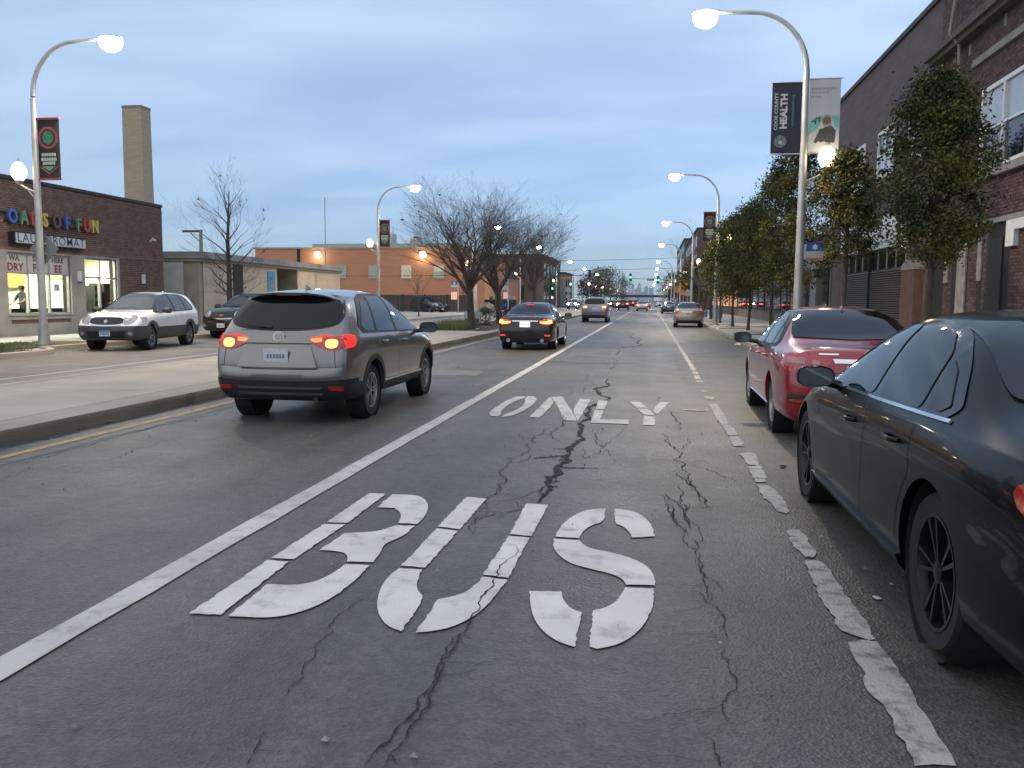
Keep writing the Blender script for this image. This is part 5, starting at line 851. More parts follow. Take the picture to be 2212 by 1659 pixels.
bare_tree(-8.4, 47.6, 8.1, 'second and tallest bare tree in the median bed', 32, .16, 5, .46, .20, .25, (9, 10), 70, (3, 5), lift=.015)
bare_tree(-8.0, 58.5, 8.0, 'third bare tree in the median bed, nearest the junction', 33, .16, 5, .46, .21, .25, (9, 10), 70, (3, 5), lift=.015)
# slim tree with low side limbs by the tan shop
def slim_tree(x, y, h, label, seed):
    rg = random.Random(seed); t = empty('bare_tree', (x, y, .14), 0, label, 'tree', 'bare street trees')
    MB().tube([(0, 0, 0), (.01, 0, h * .3), (-.02, 0, h * .62), (.10, 0, h * .97)], [.14, .11, .075, .015], 9).build('trunk', M['bark'], t, True); m = MB(); tips = []
    for j in range(26):
        z = h * (.20 + .70 * j / 26); a = j * 2.39 + rg.uniform(-.3, .3); L = h * .30 * (1 - .65 * abs(j / 26 - .40)); el = .35 + .75 * j / 26
        limb(m, Vector((0, 0, z)), Vector((math.cos(a) * math.cos(el), math.sin(a) * math.cos(el), math.sin(el))), L * rg.uniform(.55, .8), .042 * (1 - .5 * j / 26), 3, 6, .40, .02, tips, 3, 7, rg, .16, (2, 3))
    m.build('branches', M['bark'], t, True, fix=False); lm = MB()
    for _ in range(26): leaf_quad(lm, rg.choice(tips)[0] + Vector((0, 0, -.05)), rg.uniform(.06, .1), rg)
    tag(lm.build('dead_leaves', pm('leaf_brown', (.10, .06, .03)), t, fix=False), kind='stuff')
slim_tree(-18.3, 35.4, 6.2, 'slim bare tree with low limbs in front of the tan shop', 41)
bare_tree(-18.4, 67, 4.6, 'small young bare tree in front of the orange block', 42, .14, 4, .4, .06, .3, (4, 5), 20)
def shrub(x, y, z, r, h, label, seed, c1, c2, n=900, leaf=.05):
    rg = random.Random(seed); t = empty('shrub', (x, y, z), 0, label, 'shrub'); m = MB()
    for k in range(9): a = k * 2.4; m.tube([(0, 0, 0), (r * .4 * math.cos(a), r * .4 * math.sin(a), h * .5), (r * .7 * math.cos(a), r * .7 * math.sin(a), h * .85)], [.015, .01, .004], 4)
    m.build('stems', M['bark'], t, fix=False); g_ = MB()
    for _ in range(n):
        u = rg.random(); a = rg.uniform(0, 6.283); rr = r * math.sin(math.pi * (u * .8 + .15)) * rg.random() ** .5; leaf_quad(g_, Vector((rr * math.cos(a), rr * math.sin(a), h * u)), leaf * rg.uniform(.6, 1.3), rg)
    tag(g_.build('foliage', pm('shrub_leaf_%d' % seed, c1, c2, 2, island=.4, rough=.6), t, fix=False), kind='stuff')
shrub(-8.7, 45.0, .16, .75, .95, 'green leafy shrub at the foot of the second median tree', 51, (.06, .085, .03), (.035, .05, .02))
shrub(-7.7, 46.4, .16, .7, .85, 'russet shrub behind the black sedan roof on the median', 52, (.14, .05, .035), (.07, .03, .02))
shrub(-8.3, 62.5, .16, 1.0, .9, 'low olive shrub at the far end of the median bed', 53, (.08, .09, .035), (.05, .055, .022), 1200, .06)
shrub(-20.9, 33.6, .15, .55, .75, 'low russet bush against the laundromat wall behind the white car', 54, (.20, .085, .03), (.11, .05, .02), 1300, .04)
hd = empty('hedge', (-19.4, 108.5, .13), 0, 'clipped dark hedge in front of the low orange wing', 'hedge'); hm = MB(); rg = random.Random(5)
for _ in range(5200): leaf_quad(hm, Vector((rg.uniform(-.7, .7), rg.uniform(-5.5, 12), rg.random() ** .6 * 1.35)), rg.uniform(.08, .15), rg)
tag(hm.build('foliage', pm('hedge_leaf', (.022, .03, .014), (.014, .02, .01), 2, island=.4, rough=.7), hd, fix=False), kind='stuff'); MB().box(-.5, .5, -5.3, 11.8, 0, 1.1).build('hedge_core', pm('hedge_core', (.012, .014, .009), rough=.9), hd)
# autumn leaves gathered in the gutters and tree pits
lf = MB(); rg = random.Random(9)
for _ in range(900):
    x, y = rg.choice(((rg.gauss(3.15, .12), rg.uniform(9, 60)), (rg.uniform(3.5, 5), rg.uniform(14, 60)), (rg.gauss(-6.45, .07), rg.uniform(8, 60)), (rg.uniform(-9.8, -7.2), rg.uniform(37, 64))))
    z = .012 if x < 3.32 and x > -6.6 else (.152 if x > 0 else .172); s_ = rg.uniform(.02, .05); a = rg.uniform(0, 6.283)
    lf.add([(x + s_ * math.cos(a + k * 1.571), y + s_ * math.sin(a + k * 1.571), z + rg.uniform(.002, .018)) for k in range(4)], [(0, 1, 2, 3)])
tag(lf.build('fallen_leaves', pm('fallen_leaf', (.20, .12, .04), (.09, .05, .02), 2, island=.5, rough=.8), fix=False), 'fallen autumn leaves along the kerbs and in the tree pits', 'leaves', kind='stuff')
# ---------------------------------------------------------------- vehicles
def car_paint(name, c, metal=0.0, rough=0.32, flake=0.06, coat=1.0):
    m = pm(name, c, tuple(x * (1 - flake) for x in c), 2.0, 3, rough=rough, metal=metal, coat=coat, spec=0.5 if sum(c) > .1 else 0.1)
    return m
M['car_glass'] = pm('car_glass', (0.008, 0.009, 0.010), (0.005, 0.006, 0.006), 1, rough=0.03, spec=0.34)
M['gloss_black'] = pm('gloss_black', (0.008, 0.008, 0.009), (0.006, 0.006, 0.007), 1, rough=0.1)
M['brake_far'] = emit_mat('brake_lamp_far', (1.0, 0.03, 0.012), 45.0, (0.6, 0.05, 0.02))
M['car_glass_clear'] = pm('car_glass_clear', (0.04, 0.048, 0.052), (0.025, 0.03, 0.034), 1, rough=0.03, spec=0.8)
M['rubber'] = pm('tyre_rubber', (0.018, 0.018, 0.018), (0.011, 0.011, 0.011), 6, rough=0.85, bump=0.2, bscale=60)
M['trim'] = pm('black_plastic', (0.022, 0.022, 0.023), (0.014, 0.014, 0.015), 6, rough=0.55, bump=0.08, bscale=120)
M['chrome'] = pm('chrome', (0.75, 0.75, 0.76), (0.68, 0.68, 0.7), 3, rough=0.09, metal=1.0)
M['alloy'] = pm('alloy_wheel', (0.42, 0.42, 0.43), (0.3, 0.3, 0.31), 4, rough=0.28, metal=0.8)
M['alloy_dark'] = pm('black_wheel', (0.014, 0.014, 0.015), (0.009, 0.009, 0.01), 4, rough=0.3, metal=0.3)
M['tail_on'] = emit_mat('tail_lamp_lit', (1.0, 0.10, 0.02), 3.2, (0.5, 0.02, 0.01)); M['tail_hot'] = emit_mat('brake_lamp_lit', (1.0, 0.36, 0.06), 3.4, (0.6, 0.1, 0.02))
M['tail_rim'] = emit_mat('tail_lamp_glow', (1.0, 0.03, 0.015), 0.75, (0.35, 0.01, 0.01))
M['tail_off'] = pm('tail_lamp_off', (0.48, 0.010, 0.012), (0.34, 0.007, 0.009), 12, rough=0.12, coat=1.0)
M['lens'] = pm('clear_lens', (0.36, 0.37, 0.38), (0.22, 0.23, 0.24), 14, rough=0.12, coat=1.0, metal=0.3); M['amber'] = emit_mat('amber_lamp', (1.0, 0.42, 0.08), 1.2, (0.5, 0.2, 0.03))
M['head_on'] = emit_mat('head_lamp_lit', (1.0, 0.87, 0.66), 110.0); M['plate_w'] = pm('plate_white', (0.6, 0.6, 0.6), (0.5, 0.5, 0.5), 30, rough=0.5)
M['plate_lit'] = emit_mat('plate_lit', (1.0, 0.85, 0.6), 0.9); M['plate_b'] = pm('plate_blue', (0.08, 0.28, 0.5), rough=0.5); M['gold'] = pm('gold_badge', (0.7, 0.45, 0.14), (0.5, 0.3, 0.1), 9, rough=0.25, metal=0.9)
M['mirror'] = pm('mirror_glass', (0.10, 0.12, 0.13), (0.08, 0.1, 0.11), 2, rough=0.05, metal=0.6)
M['red_dot'] = emit_mat('reflector_glow', (1.0, 0.05, 0.04), 0.9, (0.4, 0.01, 0.01))  # bumper reflectors given their own red glow, painted into the material

def lerp(a, b, t): return a + (b - a) * t
def body_mesh(S):
    """closed cage of stations, smoothed; returns (mesh, bvh)"""
    st = S['st']; zb = S['zb']; y_end = st[-1][0]; rd = S['rdy']; fd = S['fdy']; rb, fb = S.get('rb', 0.09), S.get('fb', 0.16)
    fr = (0.96, 0.55, 0.0)
    V = []; rings = []
    for (y, wd, zs, ws, zr, wr, zt) in st:
        side = [(wd * .92, zb), (wd * .985, zb + .13), (wd, zb + (zs - zb) * .55), (wd * .992, zs - .10), (ws, zs)]
        top = [(lerp(ws, wr, .5) + .012, lerp(zs, zr, .52)), (wr, zr), (wr * .58, zt - (zt - zr) * .16), (0, zt)]
        und = [(wd * .92 * f, zb) for f in (.75, .5, .25)] + [(0, zb)]
        k_r = max(0.0, 1 - y / 0.75); k_f = max(0.0, 1 - (y_end - y) / 0.9)
        def yy(k, x, xm, y=y, k_r=k_r, k_f=k_f):
            q = 1 - min(1, abs(x) / xm) ** 2
            return y + rd[k] * k_r - rb * q * k_r - fd[k] * k_f + fb * q * k_f
        ring = []
        for x, z in und[::-1]: ring.append((x, yy(0, x, side[0][0]), z))
        for k, (x, z) in enumerate(side): ring.append((x, yy(k, x, x), z))
        for x, z in top: ring.append((x, yy(4, x, side[4][0]), z))
        # und: 0..3 (centre first), side 4..8, top 9..12
        full = ring + [(-x, y_, z) for x, y_, z in ring[1:-1][::-1]]
        rings.append((len(V), full)); V += full
    n = len(rings[0][1]); F = []
    for (a, _), (b, _) in zip(rings, rings[1:]):
        for i in range(n): j = (i + 1) % n; F.append((a + i, a + j, b + j, b + i))
    def cap(base, ring, k_, bulge, sgn, flip):
        # grid rows 0..4 bottom to shoulder, columns right corner -> centre -> left corner (9)
        rows = []
        for r_ in range(5):
            cr = ring[4 + r_]; row = []
            if r_ == 0: idx = [4, 3, 2, 1, 0] + [n - 1, n - 2, n - 3, n - 4]; row = [base + i for i in idx]
            elif r_ == 4: idx = [8, 9, 10, 11, 12, 13, 14, 15, 16]; row = [base + i for i in idx]
            else:
                row.append(base + 4 + r_)
                lo = [ring[i][0] / ring[4][0] for i in (3, 2, 1, 0)]; hi = [ring[i][0] / ring[8][0] for i in (9, 10, 11, 12)]
                mids = []
                for c in range(4):
                    f = lerp(lo[c], hi[c], r_ / 4); x = cr[0] * f; mids.append((x, cr[1] + sgn * bulge * (1 - f * f), cr[2]))
                for p in mids: V.append(p); row.append(len(V) - 1)
                for p in mids[:3][::-1]: V.append((-p[0], p[1], p[2])); row.append(len(V) - 1)
                row.append(base + (n - (4 + r_)))
            rows.append(row)
        for r_ in range(4):
            for c in range(8):
                q = (rows[r_][c], rows[r_][c + 1], rows[r_ + 1][c + 1], rows[r_ + 1][c]); F.append(q[::-1] if flip else q)
    cap(rings[0][0], rings[0][1], rd, rb, -1, False); cap(rings[-1][0], rings[-1][1], fd, fb, 1, True)
    me = bpy.data.meshes.new('body'); ro = S['ro']; me.from_pydata([(x, y - ro, z) for x, y, z in V], [], F)
    bm = bmesh.new(); bm.from_mesh(me); bmesh.ops.recalc_face_normals(bm, faces=bm.faces)
    cl = bm.edges.layers.float.get('crease_edge') or bm.edges.layers.float.new('crease_edge')
    bm.verts.ensure_lookup_table()
    for a, full in rings:
        pass
    for (a, _), (b, _) in zip(rings, rings[1:]):
        for i, cv in ((8, S.get('cr', .35)), (16, S.get('cr', .35)), (5, .25), (n - 5, .25)):
            e = bm.edges.get((bm.verts[a + i], bm.verts[b + i]))
            if e: e[cl] = cv
    a = rings[0][0]
    for i in range(8, 16):
        e = bm.edges.get((bm.verts[a + i], bm.verts[a + i + 1]))
        if e: e[cl] = S.get('cr_rear', .45)
    bm.to_mesh(me); bm.free()
    o = bpy.data.objects.new('tmp', me); col.objects.link(o); md = o.modifiers.new('s', 'SUBSURF'); md.levels = S.get('lvl', 3); md.render_levels = S.get('lvl', 3)
    dg = bpy.context.evaluated_depsgraph_get(); ev = bpy.data.meshes.new_from_object(o.evaluated_get(dg)); bpy.data.objects.remove(o)
    bv = BVHTree.FromPolygons([v.co.copy() for v in ev.vertices], [tuple(p.vertices) for p in ev.polygons])
    # wheel wells cut out of the shell
    o = bpy.data.objects.new('tmp', ev); col.objects.link(o); cut = MB(); Rw = S['R'] + S.get('gap', .055); W = S['W']
    for y in (0, S['wb']):
        for s_ in (-1, 1): cut.lathe([(Rw, s_ * (W - .30)), (Rw, s_ * (W + .3))], 40, 'x', (0, y, S['R'] + .01))
    co = cut.build('cut', None); md = o.modifiers.new('b', 'BOOLEAN'); md.operation = 'DIFFERENCE'; md.solver = 'EXACT'; md.object = co
    dg = bpy.context.evaluated_depsgraph_get(); fin = bpy.data.meshes.new_from_object(o.evaluated_get(dg)); bpy.data.objects.remove(o); bpy.data.objects.remove(co); fin.name = 'body'
    return fin, bv
def poly_tris(poly, res):
    P = [Vector(p) for p in poly]; Q = []
    for i in range(len(P)):
        a, b = P[i], P[(i + 1) % len(P)]; k = max(1, int((b - a).length / res))
        Q += [a.lerp(b, j / k) for j in range(k)]
    xs = [p.x for p in Q]; ys_ = [p.y for p in Q]; nb = len(Q); inn = []
    def inside(x, y):
        c = False
        for i in range(nb):
            a, b = Q[i], Q[i - 1]
            if (a.y > y) != (b.y > y) and x < (b.x - a.x) * (y - a.y) / (b.y - a.y) + a.x: c = not c
        return c
    x = min(xs) + res * .5
    while x < max(xs):
        y = min(ys_) + res * .5
        while y < max(ys_):
            if inside(x, y) and min((Vector((x, y)) - q).length for q in Q) > res * .45: inn.append(Vector((x, y)))
            y += res
        x += res
    r_ = geometry.delaunay_2d_cdt(Q + inn, [], [list(range(nb))], 1, 1e-5)
    return r_[0], r_[2]
def fillet(poly, r, n=4):
    q = []
    for i in range(len(poly)):
        a, b, c = Vector(poly[i - 1]), Vector(poly[i]), Vector(poly[(i + 1) % len(poly)]); k = min(r, (a - b).length * .4, (c - b).length * .4)
        p0 = b + (a - b).normalized() * k; p1 = b + (c - b).normalized() * k
        for j in range(n + 1): t = j / n; q.append(tuple(p0.lerp(b, t).lerp(b.lerp(p1, t), t)))
    return q
class Car:
    def __init__(s, name, S, label, group=None):
        s.S = S; s.name = name; s.root = empty(name, (0, 0, 0), 0, label, S.get('cat', 'car'), group)
        s.me, s.bv = body_mesh(S); link('body', s.me, S['paint'], s.root, True, 30); s.res = S.get('res', .06)
    def patch(s, name, poly, axis, mat, off=.004, sides=(1,), skirt=.0, parent=None, rnd_=0, lim=None, res=None):
        """a panel laid on the body: poly is (y, z) for axis x, (x, z) for axis r(ear)/f(ront), (x, y) for axis t(op)"""
        S = s.S; ro = S['ro']
        if rnd_ and rnd_ < 1: poly = fillet(poly, rnd_)
        elif rnd_: poly = chaikin(poly, rnd_)
        objs = []
        for sd_ in sides:
            pl_ = [(a - ro, b) for a, b in poly] if axis == 'x' else ([(a * sd_, b) for a, b in poly] if axis in 'rf' else [(a, b - ro) for a, b in poly])
            if axis in 'rf' and sd_ < 0: pl_ = pl_[::-1]
            vs, fs = poly_tris(pl_, res or s.res); out = []; nrm = []
            for p in vs:
                p0 = p.copy(); h = None
                for tr_ in range(26):
                    if axis == 'x': o_, d = Vector((3 * sd_, p.x, p.y)), Vector((-sd_, 0, 0))
                    elif axis == 'r': o_, d = Vector((p.x, -4, p.y)), Vector((0, 1, 0))
                    elif axis == 'f': o_, d = Vector((p.x, 9, p.y)), Vector((0, -1, 0))
                    else: o_, d = Vector((p.x, p.y, 4)), Vector((0, 0, -1))
                    h, nn, _, _ = s.bv.ray_cast(o_, d)
                    if h is not None and lim is not None and ((axis == 'r' and h.y < lim - ro) or (axis == 'f' and h.y > lim - ro)): h = None; p = Vector((p.x * .995, p.y + .006)); continue
                    if h is not None and axis == 'x' and abs(h.x) < .3: h = None
                    if h is not None: break
                    p = Vector((p.x, p.y - .006)) if axis == 'x' else (Vector((p.x * .985, p.y)) if lim is None or tr_ % 2 else Vector((p.x * .985, p.y - .004)))
                if h is None:
                    q = Vector((.9 * sd_, p.x, p.y)) if axis == 'x' else (Vector((p.x, -ro, p.y)) if axis == 'r' else (Vector((p.x, S['wb'] + .8, p.y)) if axis == 'f' else Vector((p.x, p.y, 1.3))))
                    h, nn, _, _ = s.bv.find_nearest(q)
                if nn.dot(d) > 0: nn = -nn
                out.append(h + nn * (off(p0.x, p0.y) if callable(off) else off)); nrm.append(nn)
            m = MB(); F = [tuple(f) for f in fs]; vv = list(out)
            if skirt:
                ec = {}
                for f in F:
                    for i in range(len(f)):
                        e = (f[i], f[(i + 1) % len(f)]); k = tuple(sorted(e)); ec.setdefault(k, []).append(e)
                mp = {}
                for k, es in ec.items():
                    if len(es) == 1:
                        a, b = es[0]
                        for q in (a, b):
                            if q not in mp: mp[q] = len(vv); vv.append(out[q] - nrm[q] * skirt)
                        F.append((b, a, mp[a], mp[b]))
            m.add(vv, F); o = m.build(name, mat, parent or s.root, True, sharp=50); objs.append(o)
        return objs
    def seam(s, pts, axis, w=.008, sides=(-1, 1), mat=None, name='panel_gap'):
        P = [Vector(p) for p in pts]; L = []; Rr = []
        for i, p in enumerate(P):
            d = (P[min(i + 1, len(P) - 1)] - P[max(i - 1, 0)]).normalized(); n_ = Vector((-d.y, d.x)); L.append(tuple(p + n_ * w / 2)); Rr.append(tuple(p - n_ * w / 2))
        r0 = s.res; s.res = min(s.res, .05); s.patch(name, L + Rr[::-1], axis, mat or M['dark'], .0025, sides); s.res = r0
    def door_seams(s, yr, yb, yf, zt, zb):
        S = s.S; ro = S['ro']; ra = S['R'] + S.get('gap', .055) + .07; zc = S['R'] + .01
        arc = [(ro + ra * math.cos(R(a)), zc + ra * math.sin(R(a))) for a in (52, 38, 24, 10, 0)]
        s.seam([(yr, zt), (yr + .01, (zt + arc[0][1]) / 2 + .04)] + [p for p in arc if p[1] > zb], 'x'); s.seam([(yb, zt), (yb - .02, .75), (yb, .5), (yb + .02, zb)], 'x')
        yq = min(yf, ro + S['wb'] - ra * .6); s.seam([(yf, zt - .04), (yq + .02, .78), (ro + S['wb'] - ra * .98, .55), (ro + S['wb'] - ra - .03, zb)], 'x')
    def at(s, y, z, sd_=1):
        h, nn, _, _ = s.bv.ray_cast(Vector((3 * sd_, y - s.S['ro'], z)), Vector((-sd_, 0, 0))); return (h or Vector((.9 * sd_, y - s.S['ro'], z))), (nn or Vector((sd_, 0, 0)))
    def wheels(s, rim='alloy', spokes=5, tw=.215, style=0, detail=True):
        S = s.S; Rr = S['R']; W = S['W'] - S.get('inset', .045); rr = Rr * S.get('rimf', .68)
        nb = 28 if detail else 18
        for y in (0, S['wb']):
            for sd_ in (-1, 1):
                wh = empty('wheel', (sd_ * (W - tw / 2), y, Rr)); wh.parent = s.root; wh.name = 'wheel'
                h = tw / 2
                MB().lathe([(rr, -h * .9), (Rr * .93, -h), (Rr * .985, -h * .8), (Rr, -h * .5), (Rr, h * .5), (Rr * .985, h * .8), (Rr * .93, h), (rr, h * .9), (rr * .97, h * .5), (rr * .97, -h * .5), (rr, -h * .9)], nb, 'x', cap=False).build('tyre', M['rubber'], wh, True)
                rm = MB(); o_ = sd_ * h
                rm.lathe([(rr * .99, o_ * .86), (rr * 1.01, o_ * .95), (rr * .94, o_ * .93), (rr * .90, o_ * .55)], nb, 'x', cap=False)
                for k in range(spokes):
                    for dd in ((-.13, .13) if style == 0 else ((0,) if style == 1 else (-.07, .07))):
                        t = 2 * math.pi * k / spokes + dd; t2 = 2 * math.pi * k / spokes + dd * 1.5
                        def P(r_, a, x): return (x, r_ * math.cos(a), r_ * math.sin(a))
                        wa, wb_ = (.16, .07) if style == 1 else (.10, .045)
                        rm.add([P(rr * .16, t - wa * 1.6, o_ * .80), P(rr * .16, t + wa * 1.6, o_ * .80), P(rr * .95, t2 + wb_, o_ * .90), P(rr * .95, t2 - wb_, o_ * .90),
                                P(rr * .16, t - wa * 1.6, o_ * .45), P(rr * .16, t + wa * 1.6, o_ * .45), P(rr * .95, t2 + wb_, o_ * .6), P(rr * .95, t2 - wb_, o_ * .6)],
                               [(0, 1, 2, 3), (4, 7, 6, 5), (0, 4, 5, 1), (1, 5, 6, 2), (2, 6, 7, 3), (3, 7, 4, 0)])
                rm.lathe([(rr * .2, o_ * .4), (rr * .2, o_ * .82), (rr * .13, o_ * .88), (.001, o_ * .9)], 14, 'x')
                rm.build('rim', M[rim], wh, True, sharp=30)
                MB().lathe([(rr * .92, o_ * .35), (rr * .5, o_ * .33), (.001, o_ * .33)], 16, 'x', cap=False).build('brake_disc', M['trim'], wh)
        Rw = Rr + S.get('gap', .055) - .006
        for y in (0, S['wb']):
            for sd_ in (-1, 1): MB().lathe([(.001, sd_ * (S['W'] - .27)), (Rw, sd_ * (S['W'] - .27)), (Rw, sd_ * (S['W'] - .045))], 30, 'x', (0, y, Rr + .01), cap=False).build('wheel_well', M['dark'], s.root)
    def mirrors(s, y, z, mat, size=(.13, .09), arm=.10):
        for sd_ in (-1, 1):
            h, nn = s.at(y, z, sd_); c = h + Vector((sd_ * (arm + size[0]), -.02, .05)); a, b = size; m = MB()
            prof = chaikin([(-a, -b * .8), (a * .85, -b), (a, b * .5), (a * .6, b), (-a, b * .9)], 2); prof = [(u * sd_, v) for u, v in prof]
            n_ = len(prof); rows = []
            for sc_, dy in ((1, 0), (1.04, .03), (.95, .08), (.6, .125), (.15, .14)): rows.append([(c.x + u * sc_, c.y + dy, c.z + v * sc_) for u, v in prof])
            m.add([p for r_ in rows for p in r_], [(i * n_ + j, i * n_ + (j + 1) % n_, (i + 1) * n_ + (j + 1) % n_, (i + 1) * n_ + j) for i in range(4) for j in range(n_)] + [tuple(range(4 * n_, 5 * n_))])
            m.tube([h - nn * .03 + Vector((0, .05, 0)), c + Vector((-sd_ * a * .7, .06, -b * .5))], .03, 8)
            mo = m.build('side_mirror', mat, s.root, True, sharp=40)
            MB().sheet([(c.x + u * .9, c.y + .012, c.z + v * .88) for u, v in prof]).build('mirror_glass', M['mirror'], mo)
            MB().add([(c.x + u, c.y, c.z + v) for u, v in prof] + [(c.x + u * .9, c.y + .012, c.z + v * .88) for u, v in prof], [(j, (j + 1) % n_, n_ + (j + 1) % n_, n_ + j) for j in range(n_)]).build('mirror_rim', M['trim'], mo)
    def plate(s, z, front=False, lit=False, x=0.0, blue=False):
        d = Vector((0, -1 if front else 1, 0)); o_ = Vector((x, 9 if front else -4, z)); h, nn, _, _ = s.bv.ray_cast(o_, d); y = h.y + (.03 if front else -(.05 if s.name == 'suv' else .022)); sg = 1 if front else -1
        p = MB().box(x - .155, x + .155, min(y, y + sg * .006), max(y, y + sg * .006), z - .078, z + .078).build('license_plate', M['plate_lit'] if lit else M['plate_w'], s.root)
        if blue: MB().box(x - .15, x + .15, min(y + sg * .006, y + sg * .009), max(y + sg * .006, y + sg * .009), z + .025, z + .073).build('plate_band', M['plate_b'], p)
        ch = MB()
        for k in range(6): ch.box(x - .115 + k * .040, x - .093 + k * .040, min(y + sg * .006, y + sg * .009), max(y + sg * .006, y + sg * .009), z - .035, z + .015)
        ch.build('plate_characters', pm('plate_ink', (.12, .13, .2), rough=.6), p)
    def handles(s, pts, mat):
        for y, z in pts:
            for sd_ in (-1, 1):
                h, nn = s.at(y, z, sd_); MB().tube([h + Vector((sd_ * .004, -.09, 0)), h + Vector((sd_ * .04, -.06, .004)), h + Vector((sd_ * .04, .06, .004)), h + Vector((sd_ * .004, .09, 0))], .013, 8).build('door_handle', mat, s.root, True)
    def ring_arch(s, w, mat, name='wheel_arch_trim'):
        S = s.S; r0 = S['R'] + S.get('gap', .055) - .002; zc_ = S['R'] + .01
        for y in (0, S['wb']):
            a = [(y + S['ro'] + r0 * math.cos(t), zc_ + r0 * math.sin(t)) for t in [R(-18 + 216 * i / 24) for i in range(25)]]
            b = [(y + S['ro'] + (r0 + w) * math.cos(t), zc_ + (r0 + w) * math.sin(t)) for t in [R(-18 + 216 * i / 24) for i in range(25)]]
            s.patch(name, a + b[::-1], 'x', mat, .010, (-1, 1), .014)
    def antenna(s, y):
        h, nn, _, _ = s.bv.ray_cast(Vector((0, y - s.S['ro'], 4)), Vector((0, 0, -1)))
        m = MB(); m.add([(h.x - .025, h.y + .10, h.z - .01), (h.x + .025, h.y + .10, h.z - .01), (h.x + .02, h.y - .07, h.z - .01), (h.x - .02, h.y - .07, h.z - .01), (h.x, h.y - .06, h.z + .065), (h.x, h.y - .03, h.z + .06)], [(0, 1, 5), (1, 2, 4, 5), (2, 3, 4), (3, 0, 5, 4), (0, 3, 2, 1)])
        m.build('roof_antenna', s.S['paint'], s.root)
    def place(s, x, y, rz=0, z=0.014):
        s.root.location = (x, y, z); s.root.rotation_euler = (0, 0, rz)
def scale_st(st, ky, kz, kw): return [(y * ky, w * kw, zs * kz, ws * kw, zr * kz, wr * kw, zt * kz) for y, w, zs, ws, zr, wr, zt in st]
#            y    w    zs    ws    zr    wr    zt
SUV = [(0.00, .82, 1.06, .79, 1.12, .70, 1.13), (.10, .87, 1.08, .83, 1.20, .71, 1.23), (.28, .905, 1.09, .855, 1.40, .685, 1.45), (.46, .92, 1.085, .865, 1.545, .665, 1.605), (.60, .92, 1.08, .87, 1.57, .655, 1.63),
       (1.2, .92, 1.07, .875, 1.60, .64, 1.665), (1.9, .92, 1.05, .875, 1.60, .63, 1.67), (2.45, .92, 1.03, .87, 1.555, .615, 1.63), (2.95, .92, 1.02, .865, 1.33, .66, 1.41), (3.36, .92, 1.01, .86, 1.11, .74, 1.16), (3.56, .92, .99, .855, 1.06, .74, 1.10),
       (4.05, .90, .93, .83, .985, .68, 1.025), (4.38, .83, .82, .74, .88, .58, .91), (4.55, .72, .70, .63, .75, .5, .77)]
SEDAN = [(0.00, .79, .93, .75, .99, .62, 1.005), (.12, .845, .95, .79, 1.01, .64, 1.03), (.42, .88, .955, .82, 1.035, .67, 1.055), (.74, .89, .955, .835, 1.06, .69, 1.08), (1.05, .89, .95, .84, 1.215, .645, 1.265), (1.42, .89, .945, .845, 1.365, .59, 1.425),
         (2.00, .89, .94, .845, 1.41, .575, 1.475), (2.52, .89, .93, .84, 1.385, .565, 1.45), (3.02, .89, .915, .84, 1.20, .62, 1.255), (3.42, .89, .90, .835, .99, .69, 1.03), (3.62, .89, .88, .83, .95, .68, .99), (4.12, .87, .80, .79, .875, .62, .91), (4.48, .80, .69, .71, .75, .52, .78), (4.64, .70, .61, .61, .65, .45, .67)]

